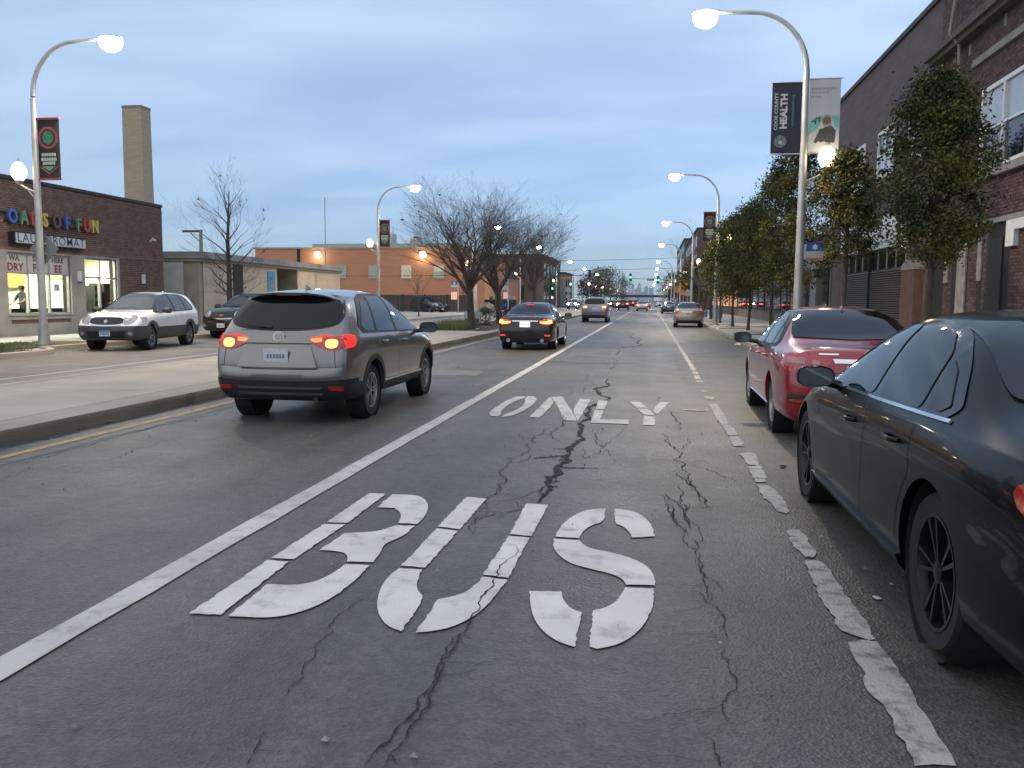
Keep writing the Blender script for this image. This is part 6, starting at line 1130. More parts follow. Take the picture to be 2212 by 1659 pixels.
def suv_glass(c, ky=1.0, kz=1.0, quarter=True, gmat=None):
    g = gmat or M['car_glass']; f = lambda P: [(a * ky, b * kz) for a, b in P]
    c.patch('window_trim', f([(.52, 1.20), (.62, 1.10), (3.30, 1.045), (3.36, 1.075), (2.95, 1.33), (2.52, 1.545), (2.0, 1.60), (1.2, 1.595), (.85, 1.53)]), 'x', M['trim'], .007, (-1, 1), res=.05, rnd_=.12)
    panes = [[(2.06, 1.085), (3.20, 1.065), (2.90, 1.32), (2.50, 1.515), (2.08, 1.56)], [(1.15, 1.11), (1.96, 1.09), (1.98, 1.565), (1.32, 1.555)]]
    if quarter: panes.append([(.62, 1.19), (.70, 1.125), (1.07, 1.115), (1.22, 1.535), (.98, 1.50)])
    for p in panes: c.patch('side_window', f(p), 'x', g, .012, (-1, 1), .008, rnd_=.06)
def grey_suv():
    P = car_paint('paint_grey_metallic', (0.20, 0.188, 0.172), 0.6, 0.28)
    S = dict(st=SUV, zb=.27, ro=.92, wb=2.70, W=.92, R=.345, paint=P, rdy=[.17, .05, .0, .06, .12], fdy=[.12, .04, 0, .04, .1], cat='car', rb=.07, gap=.06, rimf=.66, res=.05)
    c = Car('suv', S, 'grey compact utility car braking in the lane beside the median'); suv_glass(c)
    c.patch('rear_window_trim', [(-.70, 1.20), (-.40, 1.145), (0, 1.13), (.40, 1.145), (.70, 1.20), (.735, 1.33), (.66, 1.50), (.60, 1.575), (0, 1.60), (-.60, 1.575), (-.66, 1.50), (-.735, 1.33)], 'r', M['trim'], .004, rnd_=2)
    c.patch('rear_window', [(-.68, 1.21), (-.40, 1.165), (0, 1.15), (.40, 1.165), (.68, 1.21), (.71, 1.32), (.65, 1.475), (.58, 1.525), (0, 1.545), (-.58, 1.525), (-.65, 1.475), (-.71, 1.32)], 'r', M['car_glass'], .009, skirt=.008, rnd_=2)
    # spoiler lip over the window with the high brake lamp
    sp = MB()
    for i in range(17):
        x = -.62 + 1.24 * i / 16
    prof = []
    for i in range(17):
        x = -.57 + 1.14 * i / 16; h, nn, _, _ = c.bv.ray_cast(Vector((x, .56 - .92, 4)), Vector((0, 0, -1))); z = h.z; k = 1 - (abs(x) / .57) ** 4
        prof += [(x, .60 - .92, z + .004 * k), (x, .44 - .12 * k - .92, z - .03 + .022 * k), (x, .45 - .12 * k - .92, z - .05 + .02 * k), (x, .50 - .92, z - .06)]
    sp.add(prof, [(i * 4 + j, i * 4 + j + 1, (i + 1) * 4 + j + 1, (i + 1) * 4 + j) for i in range(16) for j in range(3)]); so = sp.build('roof_spoiler', P, c.root, True)
    MB().box(-.17, .17, .33 - .92, .40 - .92, 1.565, 1.582).build('high_brake_lamp', pm('brake_dark', (.05, .008, .008), rough=.3), so)
    # tail lamps wrap the corner
    c.patch('taillight', [(.33, 1.025), (.46, 1.05), (.66, 1.072), (.82, 1.075), (.84, .94), (.72, .905), (.58, .915), (.46, .965)], 'r', M['tail_off'], .012, (-1, 1), .014, rnd_=1)
    c.patch('taillight', [(.03, 1.085), (.20, 1.095), (.33, 1.08), (.30, .99), (.20, .935), (.03, .93)], 'x', M['tail_rim'], .012, (-1, 1), .014, rnd_=1)
    c.patch('brake_lamp', [(.60, 1.03), (.66, 1.04), (.72, 1.03), (.74, .99), (.72, .94), (.66, .93), (.60, .94), (.58, .99)], 'r', M['tail_hot'], .018, (-1, 1), .012, rnd_=2)
    c.patch('tail_lamp_strip', [(.36, 1.03), (.46, 1.05), (.54, 1.055), (.54, 1.01), (.46, 1.0)], 'r', M['tail_on'], .018, (-1, 1), .012)
    # tailgate: plate bay, chrome bar, badge
    c.patch('plate_recess', [(-.40, .985), (.40, .985), (.50, .70), (-.50, .70)], 'r', P, lambda a, b: .004 + .05 * (.985 - b) / .285, skirt=.06)
    c.patch('bumper_ledge', [(-.80, .70), (-.5, .69), (0, .68), (.5, .69), (.80, .70), (.82, .60), (.5, .575), (0, .57), (-.5, .575), (-.82, .60)], 'r', P, lambda a, b: .002 + .034 * max(0, 1 - (abs(a) / .82) ** 6) * min(1, max(0, (.70 - b) / .06)), skirt=.07)
    c.patch('plate_bar', [(-.40, 1.045), (.40, 1.045), (.43, .985), (-.43, .985)], 'r', P, .026, skirt=.03); c.plate(.845, lit=False)
    bd = c.patch('badge', [(.075 * math.cos(t), 1.06 + .058 * math.sin(t)) for t in [2 * math.pi * i / 20 for i in range(20)]], 'r', M['alloy'], .030, skirt=.03)[0]
    c.patch('badge_core', [(.055 * math.cos(t), 1.06 + .040 * math.sin(t)) for t in [2 * math.pi * i / 20 for i in range(20)]], 'r', P, .034, skirt=.004)
    c.seam([(-.80, .66), (-.72, .70), (-.70, .92), (-.84, 1.10)], 'r', sides=(1, -1)); c.seam([(-.72, .665), (0, .655), (.72, .665)], 'r', .012, (1,))
    # black lower bumper, grille bars, reflectors, sills, arches
    c.patch('lower_bumper', [(-.90, .56), (-.5, .535), (0, .53), (.5, .535), (.90, .56), (.86, .29), (-.86, .29)], 'r', M['trim'], .008, skirt=.01)
    c.patch('lower_bumper_corner', [(.02, .56), (.50, .50), (.54, .30), (.08, .30)], 'x', M['trim'], .008, (-1, 1))
    for z in (.46, .385): c.patch('bumper_bar', [(-.55, z), (.55, z), (.52, z - .025), (-.52, z - .025)], 'r', pm('bumper_grey', (.09, .09, .092), rough=.4), .02, skirt=.016)
    c.patch('reflector', [(.62, .475), (.80, .47), (.79, .42), (.63, .43)], 'r', M['tail_off'], .018, (-1, 1), .01)
    c.patch('sill_trim', [(1.32, .42), (3.22, .42), (3.2, .29), (1.34, .29)], 'x', M['trim'], .008, (-1, 1)); c.patch('sill_strip', [(1.36, .455), (3.2, .455), (3.2, .425), (1.36, .425)], 'x', M['chrome'], .010, (-1, 1))
    c.ring_arch(.07, M['trim']); MB().tube([(.45, -.88, .30), (.45, -.5, .31)], .032, 12).build('exhaust_pipe', M['trim'], c.root, True)
    c.door_seams(1.10, 2.02, 3.24, 1.08, .46)
    c.handles([(1.36, .97), (2.28, .95)], P); c.mirrors(3.02, 1.05, M['trim'], (.14, .085)); c.wheels('alloy', 5, .225); c.antenna(.95)
    wp = MB(); wp.tube([(-.12, -.84, 1.175), (-.32, -.84, 1.20), (-.55, -.83, 1.185)], [.016, .012, .006], 6); wp.build('rear_wiper', M['trim'], c.root, True)
    c.patch('windshield', [(-.70, 1.15), (.70, 1.15), (.56, 1.57), (-.56, 1.57)], 'f', M['car_glass'], .006); c.patch('headlight', [(.45, .86), (.66, .90), (.70, .82), (.5, .78)], 'f', M['lens'], .01, (-1, 1))
    c.place(-4.46, 10.75, R(0.0)); return c
def sedan_glass(c, ky=1.0, kz=1.0, g=None, trim='trim', rear=True):
    g = g or M['car_glass']; f = lambda P: [(a * ky, b * kz) for a, b in P]
    c.patch('window_trim', f([(.96, 1.045), (1.06, .985), (3.22, .945), (3.30, .965), (2.98, 1.19), (2.54, 1.375), (2.0, 1.405), (1.50, 1.355), (1.2, 1.22)]), 'x', M[trim], .006, (-1, 1), res=.05, rnd_=.14)
    for p in ([(2.12, .985), (3.10, .965), (2.90, 1.18), (2.50, 1.345), (2.14, 1.37)], [(1.34, 1.0), (2.02, .99), (2.04, 1.372), (1.62, 1.345), (1.42, 1.25)], [(1.06, 1.045), (1.12, 1.015), (1.28, 1.01), (1.36, 1.23), (1.24, 1.18)]): c.patch('side_window', f(p), 'x', g, .011, (-1, 1), .006, rnd_=.06 if p[0][0] > 1.2 else .018)
    if rear: c.patch('rear_window', [(a, b * kz) for a, b in [(-.66, 1.105), (0, 1.085), (.66, 1.105), (.64, 1.18), (.555, 1.375), (.50, 1.395), (0, 1.41), (-.50, 1.395), (-.555, 1.375), (-.64, 1.18)]], 'r', g, .010, skirt=.010, lim=.62 * ky, rnd_=.08)
    c.patch('windshield', [(a, b * kz) for a, b in [(-.66, 1.05), (.66, 1.05), (.52, 1.40), (-.52, 1.40)]], 'f', g, .006, lim=3.52 * ky)
def red_sedan():
    P = car_paint('paint_red', (0.31, 0.010, 0.021), 0.25, 0.30)
    S = dict(st=scale_st(SEDAN, 1.0, 1.015, 1.0), zb=.22, ro=1.02, wb=2.68, W=.89, R=.325, paint=P, rdy=[.10, .02, .0, .04, .07], fdy=[.1, .03, 0, .04, .1], rb=.09, rimf=.68, res=.05)
    c = Car('sedan', S, 'red sedan parked by the kerb ahead of the black sedan'); sedan_glass(c, 1.0, 1.015)
    c.patch('taillight', [(.34, .93), (.52, .965), (.70, .97), (.80, .95), (.84, .80), (.72, .775), (.52, .79), (.42, .84)], 'r', M['tail_off'], .012, (-1, 1), .014)
    c.patch('taillight', [(.02, .96), (.16, .975), (.36, .94), (.30, .86), (.16, .80), (.02, .79)], 'x', M['tail_off'], .012, (-1, 1), .014)
    c.patch('reversing_lamp', [(.48, .90), (.56, .915), (.57, .87), (.50, .86)], 'r', pm('lens_rose', (.45, .25, .25), (.3, .12, .12), 20, rough=.15, coat=1), .019, (-1, 1), .01); c.patch('turn_lamp', [(.63, .935), (.79, .93), (.79, .875), (.64, .865)], 'r', pm('lens_rose', (.45, .25, .25)), .019, (-1, 1), .01)
    c.seam([(.60, .98), (.595, .77)], 'r', .010, (1, -1)); c.seam([(-.60, .78), (0, .77), (.60, .78)], 'r', .010, (1,))
    c.patch('chrome_bar', [(-.36, .925), (.36, .925), (.34, .88), (-.34, .88)], 'r', M['chrome'], .022, skirt=.02); c.plate(.80)
    bd = c.patch('badge', [(.055 * math.cos(t), .975 + .04 * math.sin(t)) for t in [2 * math.pi * i / 18 for i in range(18)]], 'r', M['alloy'], .016, skirt=.014)
    c.patch('model_lettering', [(-.50, .985), (-.30, .985), (-.30, .968), (-.50, .968)], 'r', M['chrome'], .010)
    c.patch('bumper_vent', [(.50, .50), (.58, .535), (.80, .54), (.80, .44), (.56, .43)], 'r', M['trim'], .008, (-1, 1), .012); c.patch('reflector', [(.57, .485), (.78, .485), (.78, .455), (.57, .455)], 'r', M['tail_off'], .018, (-1, 1), .012)
    c.patch('lower_bumper', [(-.60, .40), (.60, .40), (.66, .24), (-.66, .24)], 'r', M['trim'], .008)
    c.door_seams(1.30, 2.08, 3.22, .97, .33)
    c.handles([(1.52, .875), (2.34, .855)], P); c.mirrors(2.90, .98, M['trim'], (.12, .08)); c.wheels('alloy', 8, .205, 1); c.antenna(1.5)
    c.patch('sill_strip', [(1.35, .30), (3.30, .30), (3.30, .27), (1.35, .27)], 'x', P, .016, (-1, 1), .02); c.patch('belt_strip', [(1.05, .978), (3.24, .945), (3.24, .935), (1.05, .966)], 'x', M['chrome'], .012, (-1, 1))
    c.place(2.30, 10.57, R(-0.6)); return c
def black_sedan():
    P = car_paint('paint_black', (0.003, 0.0033, 0.0042), 0.0, 0.3, coat=.3)
    S = dict(st=[(y * 1.06, w, zs, ws, zr, wr, zt) for y, w, zs, ws, zr, wr, zt in scale_st(SEDAN, 1.0, 1.03, 1.04)], zb=.20, ro=1.05, wb=3.0, W=.925, R=.355, paint=P, rdy=[.10, .02, .0, .03, .06], fdy=[.1, .03, 0, .04, .1], rb=.09, rimf=.72, gap=.045, res=.035, lvl=3, cr=.5)
    c = Car('sedan', S, 'black sedan with black wheels cut by the right edge of the photo'); sedan_glass(c, 1.06, 1.03, trim='gloss_black')
    c.patch('belt_strip', [(1.02, 1.03), (3.44, .98), (3.46, .966), (1.02, 1.015)], 'x', M['chrome'], .014, (-1, 1), .01)
    c.patch('taillight', [(.40, .94), (.55, .955), (.78, .945), (.84, .80), (.74, .76), (.5, .80)], 'r', M['tail_off'], .012, (-1, 1), .014); c.patch('taillight', [(.0, .93), (.18, .935), (.30, .90), (.22, .82), (.0, .77)], 'x', M['tail_off'], .012, (-1, 1), .014, rnd_=1)
    c.door_seams(1.38, 2.22, 3.44, .965, .33)
    c.handles([(1.62, .86), (2.50, .84)], P); c.mirrors(3.10, .985, M['gloss_black'], (.125, .075), .045); c.wheels('alloy_dark', 5, .24, 0); c.plate(.70); c.antenna(1.5)
    c.patch('sill', [(1.48, .31), (3.62, .31), (3.62, .235), (1.48, .235)], 'x', P, .022, (-1, 1), .03); c.seam([(-.62, .98), (-.62, .74), (0, .73), (.62, .74), (.62, .98)], 'r', .010, (1,))
    c.patch('lower_bumper', [(-.62, .38), (.62, .38), (.66, .23), (-.66, .23)], 'r', M['trim'], .008); c.place(2.13, 3.93, R(0.4)); return c
def rear_sedan(name, label, paint_, pos, lit, kz=1.0, plate_lit=False, exhaust=False, res=.08, lvl=2, group=None, rz=0.0, kw=1.0, lens=False):
    S = dict(st=scale_st(SEDAN, 1.04, kz, kw), zb=.22, ro=1.05, wb=2.8, W=.89 * kw, R=.33, paint=paint_, rdy=[.10, .02, .0, .04, .07], fdy=[.1, .03, 0, .04, .1], rb=.09, res=res, lvl=lvl)
    c = Car(name, S, label, group); sedan_glass(c, 1.04, kz)
    tm = M['tail_rim'] if lit else M['tail_off']
    c.patch('taillight', [(.42, .90), (.62, .93), (.78, .94), (.83, .82), (.74, .77), (.52, .79)], 'r', tm, .012, (-1, 1), .014); c.patch('taillight', [(.02, .94), (.20, .94), (.28, .89), (.02, .80)], 'x', tm, .012, (-1, 1), .014)
    if lit: c.patch('brake_lamp', [(.44, .86), (.68, .875), (.70, .92), (.78, .92), (.80, .82), (.66, .80), (.48, .82)], 'r', M['brake_far'] if pos[1] > 100 else M['tail_hot'], .020, (-1, 1), .01); MB().box(-.12, .12, 1.25 - 1.05, 1.29 - 1.05, 1.375 * kz, 1.392 * kz).build('high_brake_lamp', M['tail_rim'], c.root)
    elif lens: c.patch('reversing_lamp', [(.46, .87), (.60, .89), (.62, .83), (.50, .81)], 'r', M['lens'], .019, (-1, 1), .01)
    c.patch('trunk_bar', [(-.40, .90), (.40, .90), (.38, .865), (-.38, .865)], 'r', M['chrome'], .02, skirt=.016); c.plate(.785, lit=plate_lit)
    c.patch('lower_bumper', [(-.70, .40), (.70, .40), (.72, .24), (-.72, .24)], 'r', M['trim'], .008); c.patch('reflector', [(.60, .47), (.76, .47), (.76, .435), (.60, .435)], 'r', M['red_dot'] if lit else M['tail_off'], .014, (-1, 1), .01)
    if exhaust:
        for x in (-.52, .52): MB().lathe([(.06, -1.08), (.06, -.9), (.045, -.9), (.045, -1.07)], 14, 'y', (x, 0, .30)).build('exhaust_tip', M['chrome'], c.root, True)
    c.door_seams(1.34, 2.16, 3.34, .97, .36)
    c.mirrors(3.02, .97, M['trim'], (.12, .08)); c.wheels('alloy', 5, .21, 1, False); c.antenna(1.55); c.place(*pos, rz); return c
def rear_suv(name, label, paint_, pos, lit, kz=1.0, kw=1.0, rack=False, res=.09, group=None, rz=0.0, lvl=2):
    S = dict(st=scale_st(SUV, 1.03, kz, kw), zb=.28, ro=.95, wb=2.78, W=.92 * kw, R=.35, paint=paint_, rdy=[.14, .04, .0, .04, .08], fdy=[.12, .04, 0, .04, .1], rb=.06, res=res, lvl=lvl)
    c = Car(name, S, label, group); suv_glass(c, 1.03, kz)
    c.patch('rear_window', [(a, b * kz) for a, b in [(-.68, 1.20), (0, 1.16), (.68, 1.20), (.69, 1.32), (.62, 1.53), (0, 1.56), (-.62, 1.53), (-.69, 1.32)]], 'r', M['car_glass'], .008, skirt=.008)
    tm = M['tail_rim'] if lit else M['tail_off']
    c.patch('taillight', [(a, b * kz) for a, b in [(.40, 1.03), (.60, 1.07), (.80, 1.08), (.83, .93), (.70, .90), (.55, .92)]], 'r', tm, .012, (-1, 1), .014)
    if lit: c.patch('brake_lamp', [(a, b * kz) for a, b in [(.50, 1.02), (.62, 1.045), (.76, 1.04), (.77, .95), (.60, .94)]], 'r', M['brake_far'] if pos[1] > 100 else M['tail_hot'], .02, (-1, 1), .01)
    c.plate(.88 * kz); c.patch('lower_bumper', [(-.84, .50), (.84, .50), (.84, .30), (-.84, .30)], 'r', M['trim'], .008); c.seam([(-.72, .66), (.72, .66)], 'r', .014, (1,))
    if rack:
        for x in (-.58, .58): MB().tube([(x, -.3, 1.60 * kz), (x, -.2, 1.69 * kz), (x, 1.2, 1.725 * kz), (x, 1.4, 1.62 * kz)], .02, 6).build('roof_rail', M['alloy'], c.root, True)
        for y in (0.0, .9): MB().box(-.60, .60, y - .02, y + .03, 1.70 * kz, 1.725 * kz).build('roof_crossbar', M['trim'], c.root)
    c.mirrors(3.08, 1.07 * kz, M['trim'], (.14, .09)); c.wheels('alloy', 5, .22, 1, False); c.place(*pos, rz); return c
def front_suv(name, label, paint_, pos, rz, two_tone=False, on=False, kz=1.0, ky=1.03, res=.07, lvl=3, group=None, badge=None, blue=True, clear=False):
    st = [list(r_) for r_ in scale_st(SUV, ky, kz, 1.0)]
    for r_, k in zip(st[-4:], ((1.02, 1.01), (1.07, 1.03), (1.16, 1.08), (1.20, 1.16))):          # taller, blunter nose
        for i in (2, 4, 6): r_[i] *= k[0]
        for i in (1, 3, 5): r_[i] *= k[1]
    S = dict(st=[tuple(r_) for r_ in st], zb=.29, ro=.98, wb=2.80, W=.92, R=.35, paint=paint_, rdy=[.12, .04, .0, .04, .08], fdy=[.10, .02, 0, .05, .13], fb=.12, res=res, lvl=lvl)
    c = Car(name, S, label, group); g = M['car_glass_clear'] if clear else M['car_glass']; suv_glass(c, ky, kz, True, g)
    c.patch('windshield_trim', [(a, b * kz) for a, b in [(-.74, 1.13), (.74, 1.13), (.60, 1.61), (-.60, 1.61)]], 'f', M['trim'], .006, lim=3.50 * ky, res=.05); c.patch('windshield', [(a, b * kz) for a, b in [(-.70, 1.155), (0, 1.14), (.70, 1.155), (.56, 1.575), (-.56, 1.575)]], 'f', g, .012, skirt=.006, lim=3.46 * ky, res=.05)
    hz = 1.0 * kz
    c.patch('grille', [(-.46, .925 * hz), (0, .94 * hz), (.46, .925 * hz), (.50, .80 * hz), (.36, .74 * hz), (0, .725 * hz), (-.36, .74 * hz), (-.50, .80 * hz)], 'f', M['gloss_black'], .010, skirt=.01, rnd_=1)
    c.patch('grille_chrome', [(-.42, .735 * hz), (-.30, .722 * hz), (0, .705 * hz), (.30, .722 * hz), (.42, .735 * hz), (.42, .712 * hz), (.30, .70 * hz), (0, .685 * hz), (-.30, .70 * hz), (-.42, .712 * hz)], 'f', M['chrome'], .018, skirt=.016)
    hp = [(.47, .94 * hz), (.60, .985 * hz), (.76, .99 * hz), (.80, .86 * hz), (.68, .755 * hz), (.47, .745 * hz)]
    c.patch('headlight', hp, 'f', M['head_on'] if on else M['lens'], .014, (-1, 1), .014, rnd_=1)
    if not on:
        c.patch('headlight_reflector', [(.52, .89 * hz), (.60, .90 * hz), (.60, .82 * hz), (.52, .81 * hz)], 'f', M['alloy'], .020, (-1, 1), .008, rnd_=1)
        c.patch('headlight_side', [(ky * 4.55 - .30, .93 * hz), (ky * 4.55 - .62, .94 * hz), (ky * 4.55 - .52, .84 * hz), (ky * 4.55 - .30, .79 * hz)], 'x', M['lens'], .012, (-1, 1), .012)
    lowm = pm('cladding_grey', (.055, .057, .058), (.04, .042, .043), 4, rough=.5, bump=.05, bscale=90) if two_tone else M['trim']
    if two_tone:
        c.patch('lower_cladding', [(-.86, .70 * hz), (0, .68 * hz), (.86, .70 * hz), (.84, .31), (-.84, .31)], 'f', lowm, .013, skirt=.012, res=.04)
        c.patch('lower_cladding', [(-.84, .66), (.84, .66), (.84, .30), (-.84, .30)], 'r', lowm, .012)
        c.patch('door_cladding', [(1.36, .66), (3.46, .66), (3.46, .31), (1.36, .31)], 'x', lowm, .012, (-1, 1), .012); c.patch('corner_cladding', [(.08, .64), (.56, .64), (.60, .32), (.10, .32)], 'x', lowm, .012, (-1, 1)); c.patch('corner_cladding', [(3.9, .70), (4.62, .71), (4.62, .32), (3.95, .32)], 'x', lowm, .013, (-1, 1), res=.04); c.ring_arch(.09, lowm)
    c.patch('air_intake', [(-.56, .56), (.56, .56), (.50, .38), (-.50, .38)], 'f', M['dark'], .020, skirt=.01); c.patch('fog_lamp', [(.62, .55), (.74, .55), (.74, .45), (.62, .45)], 'f', M['lens'], .024, (-1, 1), .01, rnd_=2)
    c.plate(.50, True, blue=blue)
    if badge == 'cross':
        h, nn, _, _ = c.bv.ray_cast(Vector((0, 9, .82 * hz)), Vector((0, -1, 0))); fy = h.y + .03; z = .82 * hz
        MB().prism([(-.10, -.022), (-.045, -.022), (-.045, -.038), (.03, -.038), (.045, -.022), (.10, -.022), (.085, .022), (.04, .022), (.04, .038), (-.035, .038), (-.04, .022), (-.085, .022)], lambda u, v, d: (u, fy + d, z + v), .02).build('badge', M['gold'], c.root)
    else: c.patch('badge', [(.05 * math.cos(t), .815 * hz + .048 * math.sin(t)) for t in [2 * math.pi * i / 16 for i in range(16)]], 'f', M['alloy'], .026, skirt=.02)
    c.door_seams(1.16, 2.08, 3.34, 1.08 * kz, .40)
    c.handles([(1.40, .99 * kz), (2.32, .97 * kz)], paint_); c.mirrors(3.08, 1.07 * kz, M['trim'] if not two_tone else lowm, (.14, .095)); c.wheels('alloy', 7, .22, 1); c.antenna(.9)
    c.patch('rear_window', [(a, b * kz) for a, b in [(-.68, 1.20), (.68, 1.20), (.62, 1.53), (-.62, 1.53)]], 'r', g, .008); c.patch('taillight', [(.05, 1.0 * kz), (.16, 1.0 * kz), (.14, .74 * kz), (.05, .74 * kz)], 'x', M['tail_off'], .012, (-1, 1), .01)
    c.place(*pos, rz); return c
def again(c, label, x, y, rz=0.0):
    r_ = copy_tree(c.root); r_.location = (x, y, .014); r_.rotation_euler = (0, 0, rz); r_['label'] = label; return r_
def traffic():
    grey_suv(); red_sedan(); black_sedan()
    rear_sedan('sedan', 'black sedan with glowing brake lamps and twin exhausts ahead of the grey utility car', car_paint('paint_black_pearl', (.014, .012, .016), 0, .2), (-3.76, 26.9), True, 1.0, True, True, .06, 3)
    rear_sedan('sedan', 'tan sedan parked at the kerb ahead of the red sedan', car_paint('paint_tan', (.36, .31, .23), .7, .32), (2.22, 51.8), False, 1.0, res=.07, lens=True, rz=R(-1.2))
    rear_suv('suv', 'silver utility car with roof rack braking ahead of the black sedan', car_paint('paint_silver', (.20, .22, .25), .7, .3), (-3.85, 60.8), True, 1.06, 1.03, True)
    front_suv('suv', 'white and grey utility car parked facing the camera beside the laundromat', car_paint('paint_white', (.80, .80, .81), 0, .3), (-15.73, 25.85), R(180 + 8.0), True, False, 1.02, 1.03, clear=True, lvl=3)
    front_suv('suv', 'black utility car parked nose towards the white and grey one', car_paint('paint_black_b', (.014, .014, .016), 0, .22), (-15.75, 33.7), R(180), False, False, 1.06, 1.06, badge='cross', blue=False, lvl=3)
    far = [('s', 'silver car stopped at the signal, brake lamps blazing, in the bus lane', car_paint('paint_silver_b', (.38, .38, .40), .7, .3), (-1.26, 128), True), ('u', 'dark utility car braking at the junction in the lane beside the median', car_paint('paint_dark', (.03, .03, .032), .2, .3), (-4.35, 138.5), True),
           ('s', 'dark blue sedan parked at the kerb beyond the tan sedan', car_paint('paint_blue', (.02, .03, .055), .4, .3), (2.1, 104), False), ('s', 'white sedan parked far down the kerb beyond the junction', car_paint('paint_white_b', (.62, .62, .62), 0, .3), (2.0, 206), False),
           ('u', 'dark utility car stopped beyond the junction, tail lamps lit, hard by the yellow line', car_paint('paint_dark_b', (.05, .03, .03), .2, .3), (-5.2, 172), True)]
    for k, lb, p, pos, lit in far:
        c = rear_sedan('sedan', lb, p, pos, lit, res=.14, lvl=2) if k == 's' else rear_suv('suv', lb, p, pos, lit, res=.14)
        if pos[1] == 128: again(c, 'added braking silver car directly beyond the junction in the bus lane', -.9, 176); again(c, 'last added braking car far down the bus lane', -1.2, 236)  # both copies added for more brake lamp glow down the street
        if pos[1] == 138.5: again(c, 'added dark car with tail lamps lit, second in the queue past the junction', -4.6, 196); again(c, 'added dark car with tail lamps lit, last in the queue past the junction', -4.3, 250)  # two more copies, added to thicken the far tail lamp glow
    front_suv('suv', 'white utility car with headlamps on approaching on the far carriageway', M['far_white'] if 'far_white' in M else car_paint('paint_white_c', (.6, .6, .58), 0, .3), (-13.4, 151), R(180), False, True, 1.0, 1.03, .14, 2)
    c = front_suv('suv', 'oncoming car with blazing headlamps waiting to turn at the junction', car_paint('paint_dark_c', (.04, .04, .04), .2, .3), (-7.3, 166), R(180 + 8), False, True, .95, 1.0, .14, 2); again(c, 'added oncoming car with headlamps on in the middle of the far queue', -8.6, 190, R(180)); again(c, 'farthest added oncoming car with headlamps on', -8.2, 225, R(180))  # the copies are added for extra headlamp glow in the distance
    front_suv('suv', 'oncoming car with headlamps on, behind the one waiting to turn', car_paint('paint_grey_c', (.2, .2, .2), .4, .3), (-6.9, 178), R(180 + 2), False, True, .95, 1.0, .14, 2)
    front_suv('suv', 'dark utility car standing by the black fence with pale bonnet sheen', car_paint('paint_dark_d', (.02, .022, .024), .2, .25), (-24.6, 90.5), R(180 + 50), False, False, 1.1, 1.06, .14, 2)
    rear_sedan('sedan', 'silver car half hidden behind the dark one by the black fence', car_paint('paint_silver_c', (.45, .46, .47), .6, .3), (-29.2, 92), False, res=.14, rz=R(100))
traffic()
# ---------------------------------------------------------------- far street, tree masses and skyline
def far_tree(x, y, h, r, label, seed, c1, c2):
    rg = random.Random(seed); t = empty('autumn_tree', (x, y, .1), 0, label, 'tree', 'trees down the street past the junction')
    MB().tube([(0, 0, 0), (0, 0, h * .5)], [.25, .15], 6).build('trunk', M['bark'], t); m = MB()
    for _ in range(46):
        u = rg.random(); a = rg.uniform(0, 6.283); rr = r * math.sin(math.pi * (u * .8 + .12)) * rg.random() ** .4; c = Vector((rr * math.cos(a), rr * math.sin(a), h * (.22 + .76 * u)))
        for _2 in range(26): leaf_quad(m, c + Vector((rg.gauss(0, r * .16), rg.gauss(0, r * .16), rg.gauss(0, r * .14))), rg.uniform(.16, .34), rg)
    tag(m.build('crown', pm('far_leaf_%d' % (seed % 4), c1, c2, .3, island=.4, rough=.7), t, fix=False), kind='stuff')
FC = [((.10, .065, .035), (.06, .04, .025)), ((.075, .08, .035), (.045, .05, .025)), ((.12, .075, .05), (.07, .045, .03)), ((.15, .12, .04), (.08, .07, .03))]
Lx = [(-16, 222, 7.5, 3.2, 'brown autumn tree just past the pale block'), (-15.5, 240, 9.5, 4, 'olive tree behind the brown autumn one on the left'), (-15, 262, 10.5, 4.4, 'russet tree midway down the left side past the junction'), (-15.5, 290, 12.5, 5, 'tall olive tree midway down the left side past the junction'), (-15, 325, 13.5, 5.5, 'tall brown tree far down the left side'), (-14.5, 370, 13.5, 6, 'broad brown tree far down the left side'), (-14, 430, 12, 6, 'low tree at the end of the left row')]
for i, (x, y, h, r, lb) in enumerate(Lx): far_tree(x, y, h, r, lb, 60 + i, *FC[i % 4])
Rx = [(6.5, 128, 6.0, 2.2, 'golden tree at the right corner of the junction', 3), (7.0, 222, 8, 3, 'brown tree between the far right blocks', 2), (7, 300, 11, 4, 'dark tree far down the right side', 1), (7.5, 360, 12, 5, 'last tree far down the right side', 0)]
for i, (x, y, h, r, lb, c) in enumerate(Rx): far_tree(x, y, h, r, lb, 80 + c, *FC[c])
for i, (x, y, h, lb) in enumerate(((-14.6, 205, 5.2, 'amber post lamp by the pale block'), (-14.4, 228, 5.0, 'amber post lamp before the far left trees'), (-14.2, 255, 5.2, 'third amber post lamp past the junction on the left'), (-14.0, 300, 5.2, 'fourth amber post lamp past the junction on the left'), (-13.8, 360, 5.4, 'farthest amber post lamp on the left'))):
    t = empty('post_lamp', (x, y, .1), 0, lb, 'street lamp', 'small amber lamps down the left pavement'); MB().tube([(0, 0, 0), (0, 0, h - .3)], .07, 6).build('post', M['steel'], t); MB().lathe([(.1, h - .3), (.3, h), (.22, h + .3), (.02, h + .45)], 10).build('globe', M['globe_lit'], t, True)
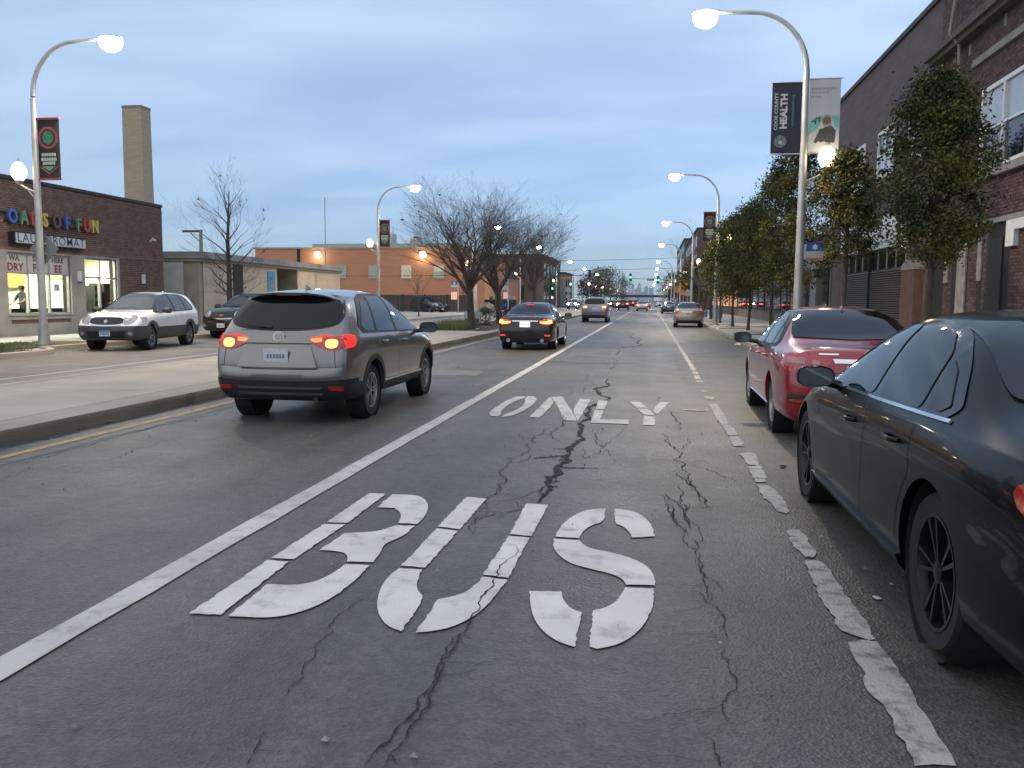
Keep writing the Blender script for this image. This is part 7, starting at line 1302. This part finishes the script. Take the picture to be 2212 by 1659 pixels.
# railway bridge closing the street and skyline beyond
t = empty('railway_bridge', (-4, 900, 0), 0, 'dark low bridge crossing the far end of the street', 'bridge'); MB().box(-40, 40, -3, 3, 4.6, 7.2).build('deck', pm('bridge_dark', (.05, .035, .035), rough=.8), t)
for x in (-24, -9, 6, 22): MB().box(x - .8, x + .8, -2.5, 2.5, -.1, 4.6).build('pier', M['kerb'], t)
def tower(name, label, x, y, wd, h, steps, c, ant=0):
    t = empty(name, (x, y, 0), 0, label, 'tower', 'downtown skyline towers'); m = pm('tower_' + name + '_%d' % int(h), c, tuple(k * .8 for k in c), .02, rough=.5); z = 0
    for k, (f, hf) in enumerate(steps): MB().box(-wd * f / 2, wd * f / 2, -wd * f / 2, wd * f / 2, z * h, hf * h).build('tier', m, t); z = hf
    for k in range(ant): MB().tube([(-wd * .15 + k * wd * .3, 0, h), (-wd * .15 + k * wd * .3, 0, h * 1.16)], 4, 6).build('antenna_mast', m, t)
YS = 15000
tower('dark_skyscraper', 'tallest dark stepped skyscraper on the hazy skyline', -472, YS, 72, 425, [(1.35, .52), (1.0, .80), (.78, 1.0)], (.05, .055, .065), 2)
for i, (x, h, wd, c, st, lb) in enumerate(((-317, 285, 45, (.3, .25, .2), [(1, .9), (.6, 1)], 'slim buff tower just right of the tallest skyscraper'), (-203, 310, 60, (.3, .25, .2), [(1.2, .7), (.9, .9), (.4, 1)], 'stepped buff tower in the middle of the skyline'), (-250, 200, 70, (.2, .18, .17), [(1, 1)], 'broad block between the two buff towers'), (-85, 250, 70, (.16, .15, .15), [(1, .9), (.7, 1)], 'grey tower over the right lamps on the skyline'), (0, 215, 80, (.1, .1, .11), [(1, 1)], 'dark slab at the right end of the skyline'), (-390, 140, 90, (.22, .2, .19), [(1, 1)], 'low wide block left of the slim buff tower'), (-150, 150, 110, (.22, .2, .19), [(1, 1)], 'low wide block under the stepped buff tower'))):
    tower('skyline_tower', lb, x, YS + 40 * i, wd, h, st, c)
# the hazy evening air
hz = MB().box(-7950, 7950, -50, 15950, -1.1, 520).build('haze', None); hm_ = bpy.data.materials.new('haze_air'); hm_.use_nodes = True; n = hm_.node_tree.nodes; n.remove(n['Principled BSDF']); pv = n.new('ShaderNodeVolumePrincipled'); pv.inputs['Density'].default_value = 6e-5; pv.inputs['Color'].default_value = (.80, .92, 1.0, 1); pv.inputs['Anisotropy'].default_value = .2
hm_.node_tree.links.new(pv.outputs[0], n['Material Output'].inputs['Volume']); hz.data.materials.append(hm_); tag(hz, 'thin blue evening haze over the street', 'haze', kind='stuff')
